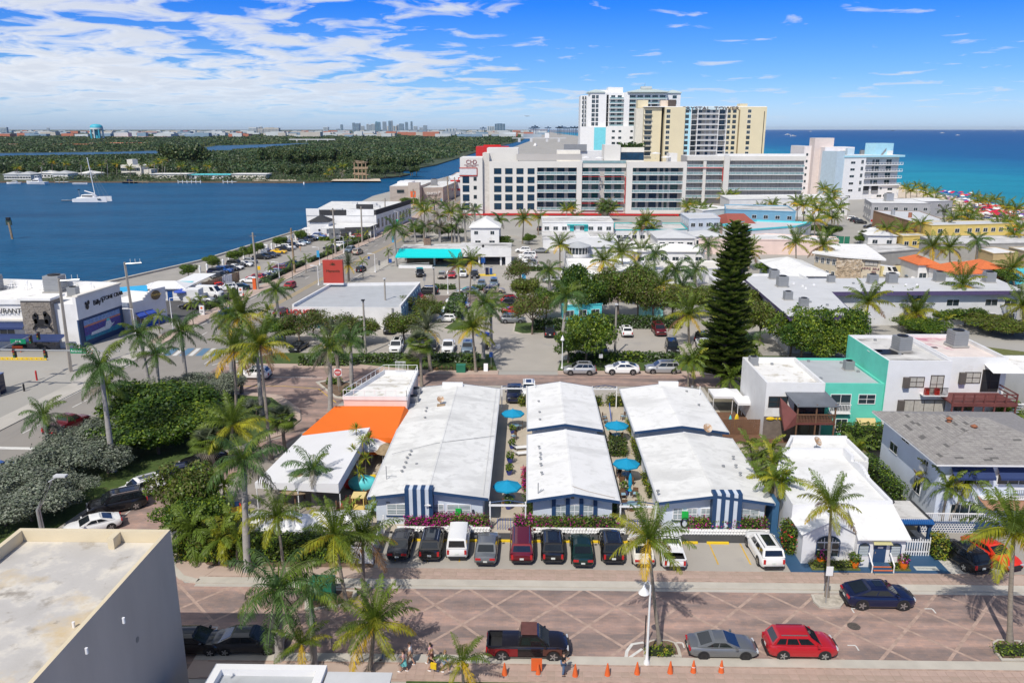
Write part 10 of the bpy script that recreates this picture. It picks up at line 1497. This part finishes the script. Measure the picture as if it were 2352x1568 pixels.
def person(q_,face,label,top,bottom,hair=hairm,sk=skin,h=1.70,stride=.22,dress=False,bag=None,arms='walk',sleeve=True,longleg=False,z=.1,xy=None,hairlong=False):
 x,y=xy or Q(*q_);t=af('person',label,'person',(x,y,z),R(face));k=h/1.70;s=stride
 J=dict(pel=(0,0,.92),sp=(0,0,1.12),ch=(.01,0,1.30),nk=(.01,0,1.45),hd=(.03,0,1.57),top=(.02,0,1.66),shl=(0,.17,1.38),shr=(0,-.17,1.38),hpl=(0,.09,.88),hpr=(0,-.09,.88),knl=(s*.6,.09,.50),knr=(-s*.3,-.09,.50),anl=(s,.09,.09),anr=(-s*1.1,-.09,.12),tol=(s+.17,.10,.03),tor=(-s*1.1+.15,-.10,.03))
 if arms=='walk':J.update(ell=(-.10,.23,1.12),wrl=(.06,.25,.90),elr=(.08,-.23,1.12),wrr=(.26,-.22,.98))
 elif arms=='phone':J.update(ell=(.02,.22,1.12),wrl=(.26,.10,1.16),elr=(.02,-.22,1.12),wrr=(.26,-.08,1.18))
 else:J.update(ell=(0,.24,1.12),wrl=(.02,.25,.87),elr=(0,-.24,1.12),wrr=(.02,-.25,.87))
 for n_,a in(('l',1),('r',-1)):
  w=np.array(J['wr'+n_]);d=w-np.array(J['el'+n_]);d=d/nrm_(d);J['pm'+n_]=tuple(w+d*.07)
  for i,(off,ln)in enumerate(((-.03,.075),(-.01,.09),(.012,.085),(.032,.065))):J['f%d%s'%(i,n_)]=tuple(w+d*(.07+ln)+np.array((off,0,0)))
  J['th'+n_]=tuple(w+d*.06+np.array((.05,-.02*a,0)))
 rad=dict(pel=(.15,.12),sp=(.14,.10),ch=(.15,.11),nk=.055,hd=(.085,.095),top=.055,hpl=.10,hpr=.10,shl=.065,shr=.065,knl=.06,knr=.06,anl=.042,anr=.042,tol=.035,tor=.035,ell=.042,elr=.042,wrl=.03,wrr=.03,pml=.034,pmr=.034,thl=.012,thr=.012)
 E_=[('pel','sp'),('sp','ch'),('ch','nk'),('nk','hd'),('hd','top')]+[e for n_ in 'lr' for e in(('ch','sh'+n_),('sh'+n_,'el'+n_),('el'+n_,'wr'+n_),('wr'+n_,'pm'+n_),('pm'+n_,'th'+n_),('pel','hp'+n_),('hp'+n_,'kn'+n_),('kn'+n_,'an'+n_),('an'+n_,'to'+n_))]+[('pm'+n_,'f%d%s'%(i,n_))for n_ in 'lr' for i in rg(4)]
 def sk_(names_,m,nm,grow=0.0,ov={}):ns=[n_ for n_ in names_];ix={n_:i for i,n_ in enumerate(ns)};sc=lambda r:tuple(q*k+grow for q in(r if isinstance(r,tuple)else(r,r)));return aE(nm,skinmesh([tuple(c*k for c in ov.get(n_,J[n_]))for n_ in ns],[(ix[a],ix[b])for a,b in E_ if a in ix and b in ix],[sc(rad.get(n_,.010))for n_ in ns],m,nm),t)
 allj=['pel']+[n_ for n_ in J if n_!='pel'];sk_(allj,sk,'body')
 mid=lambda a,b,f:tuple(p+(q-p)*f for p,q in zip(J[a],J[b]))
 ov={'ell':mid('shl','ell',.55),'elr':mid('shr','elr',.55)};sk_(['pel','sp','ch','shl','shr']+(['ell','elr']if sleeve else[]),top,'shirt',.018,ov)
 if dress:MB().la([(.24*k,.52*k),(.20*k,.75*k),(.155*k,1.0*k)],bottom,n=12,sy=.85).obj('skirt',t)
 else:ov={}if longleg else{'knl':mid('hpl','knl',.75),'knr':mid('hpr','knr',.75)};sk_(['pel','hpl','hpr','knl','knr']+(['anl','anr']if longleg else[]),bottom,'trousers' if longleg else 'shorts',.02,ov)
 hd=J['hd'];MB().ball((hd[0]*k-.015,0,hd[2]*k+.035),(.098,.092,.085),hair,10,7).obj('hair',t,smooth=60)
 if hairlong:MB().ball((hd[0]*k-.08,0,hd[2]*k-.09),(.05,.075,.14),hair,8,6).obj('long_hair',t,smooth=60)
 f=MB()
 for s_ in(-1,1):f.ball((hd[0]*k+.085,s_*.033,hd[2]*k+.012),.012,black,6,4);f.ball((hd[0]*k,s_*.09,hd[2]*k-.01),(.02,.012,.03),sk,6,4)
 f.ball((hd[0]*k+.10,0,hd[2]*k-.02),(.018,.014,.022),sk,6,4);f.cb(hd[0]*k+.085,0,hd[2]*k-.06,.02,.045,.01,mat('lips',(.3,.08,.07),.5));f.obj('face',t)
 for n_ in 'lr':to,an=J['to'+n_],J['an'+n_];MB().ball(((to[0]+an[0])/2*k,to[1]*k,.045),(.135,.05,.05),aa if not longleg else black,8,5).obj('shoe',t,smooth=60)
 if bag:w=J['wrr'];tb=af('shopping_bag','%s bag carried by the %s'%(bag[1],bag[2]),'bag',(x,y,z),R(face));MB().bx_(w[0]*k-.20,-.32*k-.04,w[2]*k-.52,w[0]*k+.20,-.32*k+.10,w[2]*k-.12,bag[0]).obj('pouch',tb);MB().tu([(w[0]*k-.1,-.29*k,w[2]*k-.12),(w[0]*k,-.26*k,w[2]*k-.02),(w[0]*k+.1,-.29*k,w[2]*k-.12)],.012,bag[0],4).obj('handle',tb)
 return t
pk_=ac('pink_patterned_top',(.62,.38,.36),.8);tq=ac('turquoise_skirt',(.20,.62,.60),.8);kh=ac('khaki_shorts',(.50,.38,.27),.8);dn=ac('denim',(.10,.16,.28),.85);blond=mat('light_brown_hair',(.28,.17,.08),.6,.2,8)
person((884,1514),-150,'man in a pale blue shirt half hidden^palm fronds',ac('pale_blue_shirt',(.45,.55,.72),.8),dn,longleg=True);person((928,1545),170,'woman in a pink top=turquoise skirt walking left',pk_,tq,dress=True,hairlong=True,h=1.66);person((943,1531),175,'man in a white shirt=khaki shorts walking}turquoise skirted woman',aa,kh,h=1.8);person((990,1528),150,'dark haired woman in a pink top^yellow bag',ac('rose_top',(.65,.35,.38),.8),aW,hairlong=True,h=1.66);person((993,1543),-20,'woman in a black top=shorts carrying a yellow bag',ac('brown_black_top',(.10,.035,.03),.8),black,hair=blond,hairlong=True,bag=(aj,'bright yellow shopping','woman in black'),h=1.68);person((1023,1545),-15,'woman in a white sweater=denim shorts walking right',aa,ac('light_denim',(.35,.45,.58),.8),hair=blond,hairlong=True,h=1.65);person((1294,1554),10,'man in a black tee shirt=jeans looking at his phone',black,dn,arms='phone',longleg=True,stride=.06,h=1.78)
person((430,692),-60,'man in a blue shirt standing`blue kiosk umbrella',aC,black,arms='x',longleg=True,stride=.05,z=.03);person((511,862),-120,'person in a white shirt?crosswalk corner',aa,black,z=.03);person((690,578),-90,'man in an orange shirt walking$west car park',ac('peach_shirt',(.72,.42,.22),.8),tan,z=.03);person((560,690),40,'person in red~open white van',red,black,z=.03)
x,y=Q(1422,1100);person(None,-80,'person in a dark red top?courtyard table',a8,black,stride=.02,arms='x',z=.04,xy=(x,y))
hm=bpy.data.materials.new('haze');hm.use_nodes=True;ns=hm.node_tree.nodes;ns.remove(ns['Principled BSDF']);v=ns.new('ShaderNodeVolumePrincipled');sv(v,'Color',(.72,.84,.95,1));sv(v,'Density',1.4e-5);hm.node_tree.links.new(v.outputs[0],ns['Material Output'].inputs['Volume'])
hz_=MB().bx_(-59000,-390,-2.2,59000,59000,160,hm).obj('haze');hz_['kind']='stuff'
bpy.data.scenes.remove(BAKE)
